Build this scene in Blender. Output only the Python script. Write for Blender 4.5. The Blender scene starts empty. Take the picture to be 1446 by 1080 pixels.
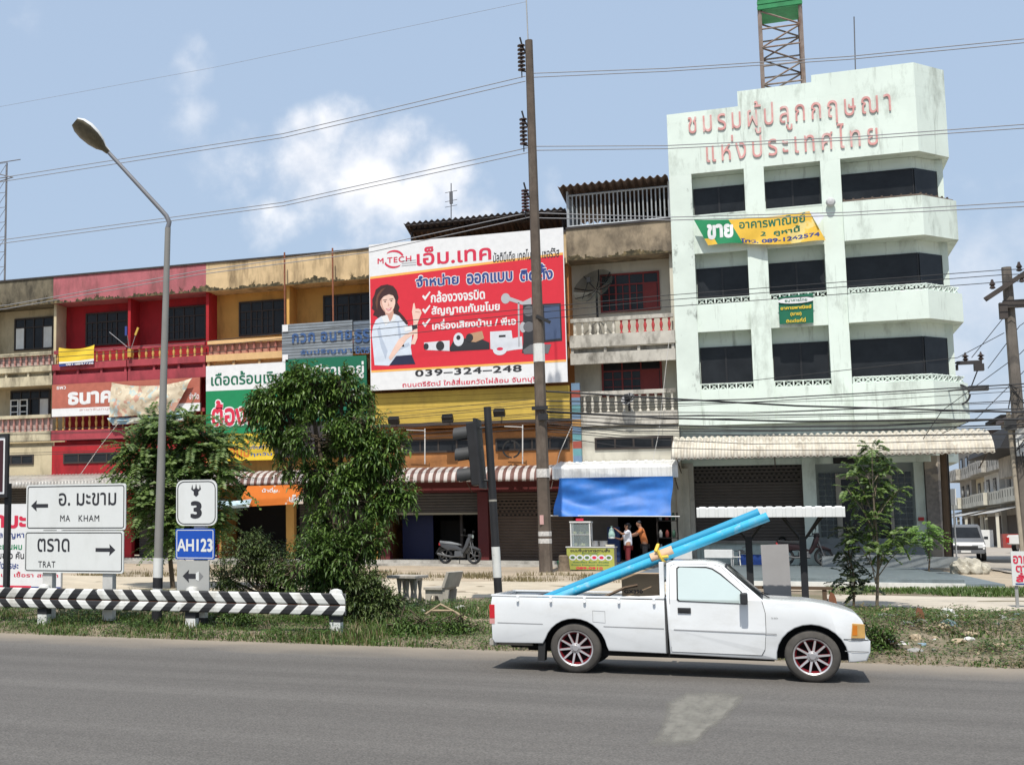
import bpy, bmesh, math, random
import numpy as np
from mathutils import Vector, Matrix, noise as mnoise
from mathutils.geometry import delaunay_2d_cdt
SC = bpy.context.scene
COL = SC.collection
PI = math.pi
rad = math.radians

# ------------------------------------------------------------------ camera
CAM_H = 1.82
YAW, PITCH = rad(23.3), math.atan(205 / 1850.0)
cam = bpy.data.cameras.new('camera')
cam.sensor_width = 36.0
cam.lens = 36.0 * 1850 / 1446
cam.shift_x = (723 - 296) / 1446.0
cam.shift_y = (550 - 540) / 1446.0
cam.clip_start, cam.clip_end = 0.1, 2000
cam_ob = bpy.data.objects.new('camera', cam)
COL.objects.link(cam_ob)
cam_ob.location = (0, 0, CAM_H)
cam_ob.rotation_euler = (PI / 2 + PITCH, 0, YAW)
SC.camera = cam_ob

# ------------------------------------------------------------------ light and sky
SUN_EL, SUN_AZ = rad(60), math.atan2(0.045, -1.0)
w = bpy.data.worlds.new('World'); SC.world = w; w.use_nodes = True
nt = w.node_tree
bg = nt.nodes['Background']
sky = nt.nodes.new('ShaderNodeTexSky'); sky.sky_type = 'NISHITA'; sky.sun_disc = False
sky.sun_elevation = SUN_EL; sky.sun_rotation = SUN_AZ
sky.air_density = 1.3; sky.dust_density = 3.0; sky.ozone_density = 2.0; sky.altitude = 20
bg.inputs['Strength'].default_value = 0.10
def nd(t, kind, **kw):
    n = t.nodes.new(kind)
    for k, v in kw.items(): setattr(n, k, v)
    return n
def pix_dir(px, py):
    F = Vector((-math.sin(YAW) * math.cos(PITCH), math.cos(YAW) * math.cos(PITCH), math.sin(PITCH)))
    R = Vector((math.cos(YAW), math.sin(YAW), 0)); U = R.cross(F)
    return F + R * ((px - 296) / 1850.0) + U * ((550 - py) / 1850.0)
def at(px, py, Y):
    d = pix_dir(px, py); t = Y / d.y
    return d.x * t, CAM_H + d.z * t
def atp(px, py, Y):
    x, z = at(px, py, Y); return (x, Y, z)
tcw = nd(nt, 'ShaderNodeTexCoord')
def cloud_layer(blobs, nscale, lo, hi, seed):
    acc = None
    n1 = nd(nt, 'ShaderNodeTexNoise'); n1.inputs['Scale'].default_value = nscale * .55; n1.inputs['Detail'].default_value = 3
    off = nd(nt, 'ShaderNodeVectorMath', operation='ADD'); off.inputs[1].default_value = (seed, seed * .7, 0)
    nt.links.new(tcw.outputs['Generated'], off.inputs[0]); nt.links.new(off.outputs[0], n1.inputs['Vector'])
    sub = nd(nt, 'ShaderNodeVectorMath', operation='SUBTRACT'); sub.inputs[1].default_value = (.5, .5, .5)
    nt.links.new(n1.outputs['Color'], sub.inputs[0])
    scl = nd(nt, 'ShaderNodeVectorMath', operation='SCALE'); scl.inputs['Scale'].default_value = .035
    nt.links.new(sub.outputs[0], scl.inputs[0])
    wv = nd(nt, 'ShaderNodeVectorMath', operation='ADD')
    nt.links.new(tcw.outputs['Generated'], wv.inputs[0]); nt.links.new(scl.outputs[0], wv.inputs[1])
    for (px, py, r, a) in blobs:
        d = pix_dir(px, py).normalized()
        ds = nd(nt, 'ShaderNodeVectorMath', operation='DISTANCE'); ds.inputs[1].default_value = d
        nt.links.new(wv.outputs[0], ds.inputs[0])
        mr = nd(nt, 'ShaderNodeMapRange'); mr.inputs['From Min'].default_value = 0; mr.inputs['From Max'].default_value = r / 1850.0
        mr.inputs['To Min'].default_value = a; mr.inputs['To Max'].default_value = 0
        nt.links.new(ds.outputs['Value'], mr.inputs['Value'])
        if acc is None: acc = mr.outputs[0]
        else:
            mx = nd(nt, 'ShaderNodeMath', operation='MAXIMUM'); nt.links.new(acc, mx.inputs[0]); nt.links.new(mr.outputs[0], mx.inputs[1]); acc = mx.outputs[0]
    n2 = nd(nt, 'ShaderNodeTexNoise'); n2.inputs['Scale'].default_value = nscale; n2.inputs['Detail'].default_value = 7; n2.inputs['Roughness'].default_value = .56
    nt.links.new(off.outputs[0], n2.inputs['Vector'])
    m = nd(nt, 'ShaderNodeMath', operation='MULTIPLY_ADD'); m.inputs[1].default_value = 1.25; m.inputs[2].default_value = -.62
    nt.links.new(n2.outputs[0], m.inputs[0])
    ad = nd(nt, 'ShaderNodeMath', operation='ADD'); nt.links.new(acc, ad.inputs[0]); nt.links.new(m.outputs[0], ad.inputs[1])
    gt = nd(nt, 'ShaderNodeMapRange', interpolation_type='SMOOTHSTEP'); gt.inputs['From Min'].default_value = lo; gt.inputs['From Max'].default_value = hi
    nt.links.new(ad.outputs[0], gt.inputs['Value'])
    # nothing far from the listed clouds
    g2 = nd(nt, 'ShaderNodeMapRange'); g2.inputs['From Min'].default_value = 0; g2.inputs['From Max'].default_value = .25
    nt.links.new(acc, g2.inputs['Value'])
    mu = nd(nt, 'ShaderNodeMath', operation='MULTIPLY'); nt.links.new(gt.outputs[0], mu.inputs[0]); nt.links.new(g2.outputs[0], mu.inputs[1])
    return mu.outputs[0], n2.outputs[0]
c1, cn = cloud_layer([(445, 235, 120, 1.0), (520, 255, 130, 1.0), (590, 270, 105, .95), (435, 185, 60, .9), (560, 210, 62, .85),
                      (650, 300, 90, .7), (400, 300, 100, .55), (345, 235, 85, .5), (520, 330, 120, .6), (470, 190, 70, .9), (620, 250, 80, .95), (785, 280, 45, .6)], 22, .18, .86, 3.1)
c2, cn2 = cloud_layer([(268, 105, 55, .6), (272, 165, 60, .75), (270, 75, 30, .5), (330, 230, 90, .5), (20, 30, 70, .3), (1060, 60, 60, .25), (1400, 430, 200, .75), (1330, 520, 170, .7), (1440, 330, 120, .4)], 34, .12, 1.05, 7.7)
mxa = nd(nt, 'ShaderNodeMath', operation='MULTIPLY'); mxa.inputs[1].default_value = .55; nt.links.new(c2, mxa.inputs[0])
mxb = nd(nt, 'ShaderNodeMath', operation='MAXIMUM'); nt.links.new(c1, mxb.inputs[0]); nt.links.new(mxa.outputs[0], mxb.inputs[1])
SKYTINT = nd(nt, 'ShaderNodeMix', data_type='RGBA', blend_type='MIX')
SKYTINT.inputs[0].default_value = .72
SKYTINT.inputs[7].default_value = (4.45, 5.65, 7.45, 1)
nt.links.new(sky.outputs[0], SKYTINT.inputs[6])
mixc = nd(nt, 'ShaderNodeMix', data_type='RGBA')
cr = nd(nt, 'ShaderNodeValToRGB'); cr.color_ramp.elements[0].position = .35; cr.color_ramp.elements[1].position = .65
cr.color_ramp.elements[0].color = (.72, .76, .84, 1); cr.color_ramp.elements[1].color = (.98, .98, 1, 1)
nt.links.new(cn, cr.inputs[0])
sc_ = nd(nt, 'ShaderNodeVectorMath', operation='SCALE'); sc_.inputs['Scale'].default_value = 9.6
nt.links.new(cr.outputs[0], sc_.inputs[0])
nt.links.new(mxb.outputs[0], mixc.inputs[0]); nt.links.new(SKYTINT.outputs[2], mixc.inputs[6]); nt.links.new(sc_.outputs[0], mixc.inputs[7])
nt.links.new(mixc.outputs[2], bg.inputs['Color'])

sl = bpy.data.lights.new('sun', 'SUN'); sl.energy = 4.0; sl.angle = rad(.55); sl.color = (1, .96, .89)
sun = bpy.data.objects.new('sun', sl); COL.objects.link(sun)
tosun = Vector((math.sin(SUN_AZ) * math.cos(SUN_EL), math.cos(SUN_AZ) * math.cos(SUN_EL), math.sin(SUN_EL)))
sun.rotation_euler = tosun.to_track_quat('Z', 'Y').to_euler(); sun.location = (0, 0, 40)
SC.view_settings.view_transform = 'Standard'; SC.view_settings.look = 'None'
SC.view_settings.exposure = 0.25; SC.view_settings.gamma = 1.0; SC.view_settings.use_curve_mapping = False
SC.cycles.max_bounces = 6

# ------------------------------------------------------------------ materials
MATS = {}
def lin(h):
    h = h.lstrip('#')
    return tuple((lambda c: c / 12.92 if c <= .04045 else ((c + .055) / 1.055) ** 2.4)(int(h[i:i + 2], 16) / 255) for i in (0, 2, 4)) + (1,)
def mat(name, col, rough=.75, var=.12, scale=4.0, stain=None, sa=.6, ss=1.2, sz=.35, cut=(.5, .68), metal=0., bump=0., bs=40., spec=.35, sheen=0., st2=None):
    if name in MATS: return MATS[name]
    m = bpy.data.materials.new(name); m.use_nodes = True; t = m.node_tree
    b = t.nodes['Principled BSDF']
    if isinstance(col, str): col = lin(col)
    col = tuple(col[:3]) + (1,)
    b.inputs['Roughness'].default_value = rough; b.inputs['Metallic'].default_value = metal
    b.inputs['Specular IOR Level'].default_value = spec
    b.inputs['Base Color'].default_value = col
    tc = nd(t, 'ShaderNodeTexCoord')
    out = None
    if var > 0:
        n = nd(t, 'ShaderNodeTexNoise'); n.inputs['Scale'].default_value = scale; n.inputs['Detail'].default_value = 6; n.inputs['Roughness'].default_value = .62
        t.links.new(tc.outputs['Object'], n.inputs['Vector'])
        r = nd(t, 'ShaderNodeValToRGB'); r.color_ramp.elements[0].position = .3; r.color_ramp.elements[1].position = .7
        r.color_ramp.elements[0].color = tuple(c * (1 - var * 1.3) for c in col[:3]) + (1,)
        r.color_ramp.elements[1].color = tuple(min(.95, c * (1 + var)) for c in col[:3]) + (1,)
        t.links.new(n.outputs[0], r.inputs[0]); out = r.outputs[0]
    if stain is not None:
        if isinstance(stain, str): stain = lin(stain)
        mp = nd(t, 'ShaderNodeMapping'); mp.inputs['Scale'].default_value = (1, 1, sz)
        t.links.new(tc.outputs['Object'], mp.inputs[0])
        n = nd(t, 'ShaderNodeTexNoise'); n.inputs['Scale'].default_value = ss; n.inputs['Detail'].default_value = 9; n.inputs['Roughness'].default_value = .68
        t.links.new(mp.outputs[0], n.inputs['Vector'])
        mr = nd(t, 'ShaderNodeMapRange'); mr.inputs['From Min'].default_value = cut[0]; mr.inputs['From Max'].default_value = cut[1]; mr.inputs['To Max'].default_value = sa
        t.links.new(n.outputs[0], mr.inputs['Value'])
        mx = nd(t, 'ShaderNodeMix', data_type='RGBA'); mx.inputs[7].default_value = tuple(stain[:3]) + (1,)
        if out: t.links.new(out, mx.inputs[6])
        else: mx.inputs[6].default_value = col
        t.links.new(mr.outputs[0], mx.inputs[0]); out = mx.outputs[2]
    if st2:                                           # a second, finer layer of drips: colour, amount, scale, z squeeze, cut
        c2, a2, s2, z2, k2 = st2
        mp = nd(t, 'ShaderNodeMapping'); mp.inputs['Scale'].default_value = (1, 1, z2); mp.inputs['Location'].default_value = (5.3, 1.7, 2.1)
        t.links.new(tc.outputs['Object'], mp.inputs[0])
        n = nd(t, 'ShaderNodeTexNoise'); n.inputs['Scale'].default_value = s2; n.inputs['Detail'].default_value = 8; n.inputs['Roughness'].default_value = .7
        t.links.new(mp.outputs[0], n.inputs['Vector'])
        mr = nd(t, 'ShaderNodeMapRange'); mr.inputs['From Min'].default_value = k2[0]; mr.inputs['From Max'].default_value = k2[1]; mr.inputs['To Max'].default_value = a2
        t.links.new(n.outputs[0], mr.inputs['Value'])
        mx = nd(t, 'ShaderNodeMix', data_type='RGBA'); mx.inputs[7].default_value = tuple(c2) + (1,)
        t.links.new(out, mx.inputs[6]); t.links.new(mr.outputs[0], mx.inputs[0]); out = mx.outputs[2]
    if out: t.links.new(out, b.inputs['Base Color'])
    if bump > 0:
        n = nd(t, 'ShaderNodeTexNoise'); n.inputs['Scale'].default_value = bs; n.inputs['Detail'].default_value = 4
        t.links.new(tc.outputs['Object'], n.inputs['Vector'])
        bp = nd(t, 'ShaderNodeBump'); bp.inputs['Strength'].default_value = bump; bp.inputs['Distance'].default_value = .02
        t.links.new(n.outputs[0], bp.inputs['Height']); t.links.new(bp.outputs[0], b.inputs['Normal'])
    MATS[name] = m
    return m
def flat(name, col, rough=.6, **k): return mat(name, col, rough, var=k.pop('var', .05), **k)
def leafmat(name, c0, c1, trans=.35, rough=.5):
    if name in MATS: return MATS[name]
    m = bpy.data.materials.new(name); m.use_nodes = True; t = m.node_tree; b = t.nodes['Principled BSDF']
    g = nd(t, 'ShaderNodeNewGeometry'); r = nd(t, 'ShaderNodeValToRGB')
    r.color_ramp.elements[0].color = tuple(c0) + (1,); r.color_ramp.elements[1].color = tuple(c1) + (1,)
    t.links.new(g.outputs['Random Per Island'], r.inputs[0]); t.links.new(r.outputs[0], b.inputs['Base Color'])
    b.inputs['Roughness'].default_value = rough; b.inputs['Specular IOR Level'].default_value = .4
    tr = nd(t, 'ShaderNodeBsdfTranslucent'); mx = nd(t, 'ShaderNodeMixShader'); mx.inputs[0].default_value = trans
    t.links.new(r.outputs[0], tr.inputs[0]); t.links.new(b.outputs[0], mx.inputs[1]); t.links.new(tr.outputs[0], mx.inputs[2])
    t.links.new(mx.outputs[0], t.nodes['Material Output'].inputs[0])
    MATS[name] = m
    return m

# ------------------------------------------------------------------ objects
ORG = {}
def thing(name, label, cat, loc=(0, 0, 0), group=None, rz=0):
    o = bpy.data.objects.new(name, None); COL.objects.link(o); o.empty_display_size = .3
    o.location = loc; o.rotation_euler = (0, 0, rz); o['label'] = label; o['category'] = cat
    if group: o['group'] = group
    ORG[o.name] = Vector(loc)
    return o
def tag(o, label, cat, group=None):
    o['label'] = label; o['category'] = cat
    if group: o['group'] = group
    return o
class MB:
    def __init__(s): s.v = []; s.f = []; s.m = []
    def add(s, vs, fs, mi=0):
        n = len(s.v); s.v.extend([tuple(v) for v in vs])
        for f in fs: s.f.append(tuple(i + n for i in f)); s.m.append(mi)
        return s
    def box(s, x0, x1, y0, y1, z0, z1, mi=0):
        if x0 > x1: x0, x1 = x1, x0
        if y0 > y1: y0, y1 = y1, y0
        if z0 > z1: z0, z1 = z1, z0
        v = [(x0, y0, z0), (x1, y0, z0), (x1, y1, z0), (x0, y1, z0), (x0, y0, z1), (x1, y0, z1), (x1, y1, z1), (x0, y1, z1)]
        return s.add(v, [(0, 3, 2, 1), (4, 5, 6, 7), (0, 1, 5, 4), (1, 2, 6, 5), (2, 3, 7, 6), (3, 0, 4, 7)], mi)
    def obox(s, c, dx, dy, dz, M=None, mi=0):
        vs = []
        for z in (-dz / 2, dz / 2):
            for x, y in ((-dx / 2, -dy / 2), (dx / 2, -dy / 2), (dx / 2, dy / 2), (-dx / 2, dy / 2)):
                p = Vector((x, y, z)); p = (M @ p) if M is not None else p
                vs.append(p + Vector(c))
        return s.add(vs, [(0, 3, 2, 1), (4, 5, 6, 7), (0, 1, 5, 4), (1, 2, 6, 5), (2, 3, 7, 6), (3, 0, 4, 7)], mi)
    def prism(s, poly, y0, y1, mi=0):            # poly in XZ, counter-clockwise seen from -Y
        n = len(poly); v = [(x, y0, z) for x, z in poly] + [(x, y1, z) for x, z in poly]
        fs = [tuple(range(n)), tuple(range(2 * n - 1, n - 1, -1))]
        for i in range(n): j = (i + 1) % n; fs.append((i, i + n, j + n, j))
        return s.add(v, fs, mi)
    def prismz(s, poly, z0, z1, mi=0):           # poly in XY ccw from above
        n = len(poly); v = [(x, y, z0) for x, y in poly] + [(x, y, z1) for x, y in poly]
        fs = [tuple(range(n - 1, -1, -1)), tuple(range(n, 2 * n))]
        for i in range(n): j = (i + 1) % n; fs.append((i, j, j + n, i + n))
        return s.add(v, fs, mi)
    def tube(s, pts, r, n=6, mi=0, cap=True):
        pts = [Vector(p) for p in pts]; k = len(pts)
        rs = r if isinstance(r, (list, tuple)) else [r] * k
        vs = []; ref = None
        for i, p in enumerate(pts):
            d = (pts[min(i + 1, k - 1)] - pts[max(i - 1, 0)])
            if d.length < 1e-9: d = Vector((0, 0, 1))
            d.normalize()
            if ref is None:
                ref = Vector((0, 0, 1)) if abs(d.z) < .9 else Vector((1, 0, 0))
            a = d.cross(ref).normalized(); b = d.cross(a).normalized()
            ref = -b if True else ref
            ref = a.cross(d)
            for j in range(n):
                t = 2 * PI * j / n
                vs.append(p + a * (math.cos(t) * rs[i]) + b * (math.sin(t) * rs[i]))
        fs = []
        for i in range(k - 1):
            for j in range(n):
                j2 = (j + 1) % n
                fs.append((i * n + j, i * n + j2, (i + 1) * n + j2, (i + 1) * n + j))
        if cap: fs.append(tuple(range(n - 1, -1, -1))); fs.append(tuple((k - 1) * n + j for j in range(n)))
        return s.add(vs, fs, mi)
    def bar(s, a, b, wd, mi=0): return s.tube([a, b], wd * .7071, 4, mi)
    def lathe(s, prof, c, n=12, axis='z', mi=0, cap=True):
        vs = []; c = Vector(c); k = len(prof)
        for (r, h) in prof:
            for j in range(n):
                t = 2 * PI * j / n; p = (math.cos(t) * r, math.sin(t) * r, h)
                if axis == 'y': p = (p[0], p[2], p[1])
                elif axis == 'x': p = (p[2], p[0], p[1])
                vs.append(c + Vector(p))
        fs = [(i * n + j, i * n + (j + 1) % n, (i + 1) * n + (j + 1) % n, (i + 1) * n + j) for i in range(k - 1) for j in range(n)]
        if cap: fs.append(tuple(range(n - 1, -1, -1))); fs.append(tuple((k - 1) * n + j for j in range(n)))
        return s.add(vs, fs, mi)
    def grid(s, fn, nu, nv, mi=None):
        n = len(s.v)
        for i in range(nu + 1):
            for j in range(nv + 1): s.v.append(tuple(fn(i / nu, j / nv)))
        for i in range(nu):
            for j in range(nv):
                a = n + i * (nv + 1) + j
                s.f.append((a, a + nv + 1, a + nv + 2, a + 1)); s.m.append(mi(i, j) if mi else 0)
        return s
    def build(s, name, mats, parent=None, smooth=False, bevel=0., fix=True, org=None):
        o3 = Vector((0, 0, 0))
        if parent is not None: o3 = ORG[parent.name]
        elif org is not None: o3 = Vector(org)
        elif s.v:
            xs = [v[0] for v in s.v]; ys = [v[1] for v in s.v]; zs = [v[2] for v in s.v]
            o3 = Vector(((min(xs) + max(xs)) / 2, (min(ys) + max(ys)) / 2, min(zs)))
        me = bpy.data.meshes.new(name)
        me.from_pydata([(v[0] - o3.x, v[1] - o3.y, v[2] - o3.z) for v in s.v], [], s.f)
        if not isinstance(mats, (list, tuple)): mats = [mats]
        for m_ in mats: me.materials.append(m_)
        if len(mats) > 1: me.polygons.foreach_set('material_index', s.m)
        if fix or bevel > 0:
            b = bmesh.new(); b.from_mesh(me)
            bmesh.ops.recalc_face_normals(b, faces=b.faces)
            if bevel > 0:
                eds = [e for e in b.edges if len(e.link_faces) == 2 and e.calc_face_angle(0) > .5]
                bmesh.ops.bevel(b, geom=eds, offset=bevel, segments=2, affect='EDGES', profile=.6, clamp_overlap=True)
            b.to_mesh(me); b.free()
        if smooth:
            me.shade_smooth() if hasattr(me, 'shade_smooth') else None
            try: me.set_sharp_from_angle(angle=rad(38))
            except Exception: pass
        me.update()
        o = bpy.data.objects.new(name, me); COL.objects.link(o)
        if parent is not None: o.parent = parent
        else: o.location = o3
        ORG[o.name] = o3
        return o
def struct(o): o['kind'] = 'structure'; return o
def stuff(o): o['kind'] = 'stuff'; return o
def kids(o): return [c for c in bpy.data.objects if c.parent == o]
def inst(src, parent, off):                      # another object on the same mesh, as a part of parent
    o = src.copy(); COL.objects.link(o); o.parent = parent; o.location = off; ORG[o.name] = ORG[parent.name] + Vector(off)
    return o
def dup(root, loc, rz=None, label=None):
    def cp(o, par):
        c = o.copy(); COL.objects.link(c); c.parent = par
        for k in kids(o): cp(k, c)
        return c
    ks = kids(root)
    r = root.copy(); COL.objects.link(r); r.location = loc
    if rz is not None: r.rotation_euler.z = rz
    if label: r['label'] = label
    for k in ks: cp(k, r)
    return r

# ------------------------------------------------------------------ lettering (default font with its own Thai glyphs)
GL = {}
def _contours(body):
    c = bpy.data.curves.new('lettering', 'FONT'); c.body = body; c.size = 1; c.resolution_u = 4; c.fill_mode = 'NONE'
    o = bpy.data.objects.new('lettering', c); COL.objects.link(o)
    bpy.context.view_layer.update()
    me = bpy.data.meshes.new_from_object(o.evaluated_get(bpy.context.evaluated_depsgraph_get()))
    vs = [(v.co.x, v.co.y) for v in me.vertices]; nx = {}
    for e in me.edges: nx[e.vertices[0]] = e.vertices[1]
    loops = []; seen = set()
    for a in range(len(vs)):
        if a in seen: continue
        L = []; k = a
        while k not in seen and k in nx:
            seen.add(k); L.append(vs[k]); k = nx[k]
        if len(L) > 2: loops.append(L)
    bpy.data.objects.remove(o); bpy.data.curves.remove(c); bpy.data.meshes.remove(me)
    return loops
_adv = {}
def _bar(): return _contours('II')
def glyph(ch):
    if ch in GL: return GL[ch]
    if 'I0' not in _adv:
        L = _bar(); _adv['I0'] = min(p[0] for p in L[0]); _adv['I'] = min(p[0] for p in L[1]) - _adv['I0']
    L = _contours('I' + ch + 'I')
    adv = min(p[0] for p in L[-1]) - _adv['I0'] - _adv['I']
    mid = [[(x - _adv['I'], y) for x, y in l] for l in L[1:-1]]
    GL[ch] = (mid, adv)
    return GL[ch]
UP, TONE, LOW = 'ิีึืั็', '่้๊๋์', 'ุู'
def layout(s, bold=0., track=0.):
    out = []; x = 0; prev = ''
    for ch in s:
        if ch == ' ': x += .28; prev = ch; continue
        L, adv = glyph(ch)
        dy = 0
        sgn = -1 if _area(max(L, key=lambda l: abs(_area(l)))) > 0 else 1
        if ch in TONE and prev in UP: dy = .19
        for l in L:
            pts = l
            if bold:
                n = len(pts); q = []
                for i in range(n):
                    a = Vector(pts[i - 1]); b = Vector(pts[i]); c = Vector(pts[(i + 1) % n])
                    d = (c - a)
                    if d.length < 1e-9: d = Vector((1, 0))
                    d.normalize(); q.append((b.x - d.y * bold * sgn, b.y + d.x * bold * sgn))
                pts = q
            out.append((len(out), [(px + x, py + dy) for px, py in pts], x))
        if adv > .05: x += adv + track
        prev = ch
    return out
def _area(p): return sum(p[i][0] * p[(i + 1) % len(p)][1] - p[(i + 1) % len(p)][0] * p[i][1] for i in range(len(p))) / 2
_cache = {}
def text_tris(s, bold=0., track=0.):
    key = (s, bold, track)
    if key in _cache: return _cache[key]
    ls = layout(s, bold, track)
    groups = {}
    for _, l, x in ls: groups.setdefault(round(x, 4), []).append(l)
    V = []; T = []
    for g in groups.values():
        pts = []; ed = []; A = []; Bp = []
        for l in g:
            n0 = len(pts)
            l = [p for i, p in enumerate(l) if (p[0] - l[i - 1][0]) ** 2 + (p[1] - l[i - 1][1]) ** 2 > 1e-8]
            for i, p in enumerate(l):
                pts.append(Vector(p)); ed.append((n0 + i, n0 + (i + 1) % len(l)))
                A.append(p); Bp.append(l[(i + 1) % len(l)])
        if len(pts) < 3: continue
        r = delaunay_2d_cdt(pts, ed, [], 0, 1e-6)
        vs, fs = r[0], r[2]
        A_ = np.array(A); B_ = np.array(Bp)
        n0 = len(V); V.extend([(v.x, v.y) for v in vs])
        for f in fs:
            cx = sum(vs[i].x for i in f) / 3; cy = sum(vs[i].y for i in f) / 3
            up = (A_[:, 1] <= cy) & (B_[:, 1] > cy); dn = (A_[:, 1] > cy) & (B_[:, 1] <= cy)
            cr_ = (B_[:, 0] - A_[:, 0]) * (cy - A_[:, 1]) - (cx - A_[:, 0]) * (B_[:, 1] - A_[:, 1])
            wn = int(np.sum(up & (cr_ > 0))) - int(np.sum(dn & (cr_ < 0)))
            if wn != 0: T.append(tuple(i + n0 for i in f))
    _cache[key] = (V, T)
    return V, T
def text(mb, s, x0, x1, z0, z1, y, bold=0., track=0., mi=0, depth=0.):
    V, T = text_tris(s, bold, track)
    used = set(i for t in T for i in t)
    xs = [V[i][0] for i in used]; ys = [V[i][1] for i in used]
    ax, bx, ay, by = min(xs), max(xs), min(ys), max(ys)
    f = lambda p: (x0 + (p[0] - ax) / (bx - ax) * (x1 - x0), z0 + (p[1] - ay) / (by - ay) * (z1 - z0))
    P = [f(p) for p in V]
    n = len(mb.v)
    mb.v.extend((p[0], y, p[1]) for p in P)
    for t in T: mb.f.append(tuple(i + n for i in t)); mb.m.append(mi)
    if depth:
        m = len(mb.v); mb.v.extend((p[0], y + depth, p[1]) for p in P)
        cnt = {}
        for t in T:
            for i in range(3):
                a, b = t[i], t[(i + 1) % 3]; cnt[(a, b)] = 1
        for (a, b) in list(cnt):
            if (b, a) not in cnt: mb.f.append((a + n, b + n, b + m, a + m)); mb.m.append(mi)
    return mb
def poly(mb, pts, y, mi=0):
    n = len(mb.v); mb.v.extend((p[0], y, p[1]) for p in pts); mb.f.append(tuple(range(n, n + len(pts)))); mb.m.append(mi)
    return mb
def ell(cx, cz, rx, rz, n=20, a0=0, a1=2 * PI):
    return [(cx + rx * math.cos(a0 + (a1 - a0) * i / n), cz + rz * math.sin(a0 + (a1 - a0) * i / n)) for i in range(n if abs(a1 - a0 - 2 * PI) < 1e-6 else n + 1)]
ZP = [(0, 0), (21.2, 0), (22.2, .10), (25, .35), (35, .58), (50, .66), (70, .5), (90, .8), (140, .85), (600, .85)]
def zg(y): return float(np.interp(y, [a for a, b in ZP], [b for a, b in ZP]))
# ================================================================== SETTING: ground, road, pavements
random.seed(4)
m_soil = mat('soil', (.235, .185, .13), .95, .32, .8, stain=(.10, .105, .05), sa=.7, ss=.5, sz=1, cut=(.47, .6), bump=.6, bs=6)
m_dirt = mat('dirt', (.40, .325, .235), .95, .18, .6, stain=(.26, .22, .17), sa=.7, ss=.45, sz=1, cut=(.5, .66), bump=.4, bs=9)
def terrain(name, x0, x1, y0, y1, dx, dy, m, dz=0., amp=.03, fx=None):
    mb = MB()
    nu, nv = int((x1 - x0) / dx), int((y1 - y0) / dy)
    def fn(u, v):
        x = x0 + (x1 - x0) * u; y = y0 + (y1 - y0) * v
        a = amp * min(1, max(0, (y - 20.6) / 1.5))
        h = zg(y) + dz + a * (mnoise.noise(Vector((x * .9, y * .9, 0))) * 1.2 + .6 * mnoise.noise(Vector((x * 2.7, y * 2.7, 5))))
        if fx: h += fx(x, y)
        return (x, y, h)
    mb.grid(fn, nu, nv)
    return mb.build(name, m, fix=True, smooth=True, org=(0, 0, 0))
def bank(x, y):                                      # the littered bank right of the pickup
    return .10 * math.exp(-((y - 24.5) / 1.6) ** 2) * min(1, max(0, (x - .2) / 1.5))
struct(terrain('verge', -60, 60, 18, 34, .4, .25, m_soil, amp=.05, fx=bank))
struct(terrain('dirt_forecourt', -60, 60, 33.4, 60, .8, .5, m_dirt, .004, amp=.02))
g = MB(); g.grid(lambda u, v: (-900 + 1800 * u, 59.4 + 900 * v ** 2, zg(59.4 + 900 * v ** 2) - .004 * 0), 4, 40)
struct(g.build('far_ground', m_dirt, org=(0, 0, 0)))
g = MB(); g.grid(lambda u, v: (-900 + 1800 * u, -300 + 318.2 * v, -.02), 4, 4); struct(g.build('ground', m_soil, org=(0, 0, 0)))

# asphalt: worn lengthwise wheel lanes, dusty edge
m = bpy.data.materials.new('asphalt'); m.use_nodes = True; MATS['asphalt'] = m; t = m.node_tree; b = t.nodes['Principled BSDF']
tc = nd(t, 'ShaderNodeTexCoord'); b.inputs['Roughness'].default_value = .82; b.inputs['Specular IOR Level'].default_value = .25
mp = nd(t, 'ShaderNodeMapping'); mp.inputs['Scale'].default_value = (.035, 1.1, 1); t.links.new(tc.outputs['Object'], mp.inputs[0])
n1 = nd(t, 'ShaderNodeTexNoise'); n1.inputs['Scale'].default_value = 1.; n1.inputs['Detail'].default_value = 8; n1.inputs['Roughness'].default_value = .6; t.links.new(mp.outputs[0], n1.inputs['Vector'])
r1 = nd(t, 'ShaderNodeValToRGB'); r1.color_ramp.elements[0].position = .34; r1.color_ramp.elements[1].position = .68
r1.color_ramp.elements[0].color = (.104, .095, .085, 1); r1.color_ramp.elements[1].color = (.136, .125, .112, 1); t.links.new(n1.outputs[0], r1.inputs[0])
n2 = nd(t, 'ShaderNodeTexNoise'); n2.inputs['Scale'].default_value = 55; n2.inputs['Detail'].default_value = 3; t.links.new(tc.outputs['Object'], n2.inputs['Vector'])
mm = nd(t, 'ShaderNodeMapRange'); mm.inputs['From Min'].default_value = .3; mm.inputs['From Max'].default_value = .7; mm.inputs['To Min'].default_value = .6; mm.inputs['To Max'].default_value = 1.4; t.links.new(n2.outputs[0], mm.inputs['Value'])
vs = nd(t, 'ShaderNodeVectorMath', operation='SCALE'); t.links.new(r1.outputs[0], vs.inputs[0]); t.links.new(mm.outputs[0], vs.inputs['Scale'])
sx = nd(t, 'ShaderNodeSeparateXYZ'); t.links.new(tc.outputs['Object'], sx.inputs[0])
n3 = nd(t, 'ShaderNodeTexNoise'); n3.inputs['Scale'].default_value = .9; n3.inputs['Detail'].default_value = 6; t.links.new(tc.outputs['Object'], n3.inputs['Vector'])
ad = nd(t, 'ShaderNodeMath', operation='MULTIPLY_ADD'); ad.inputs[1].default_value = 1.6; t.links.new(n3.outputs[0], ad.inputs[0]); t.links.new(sx.outputs[1], ad.inputs[2])
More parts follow.
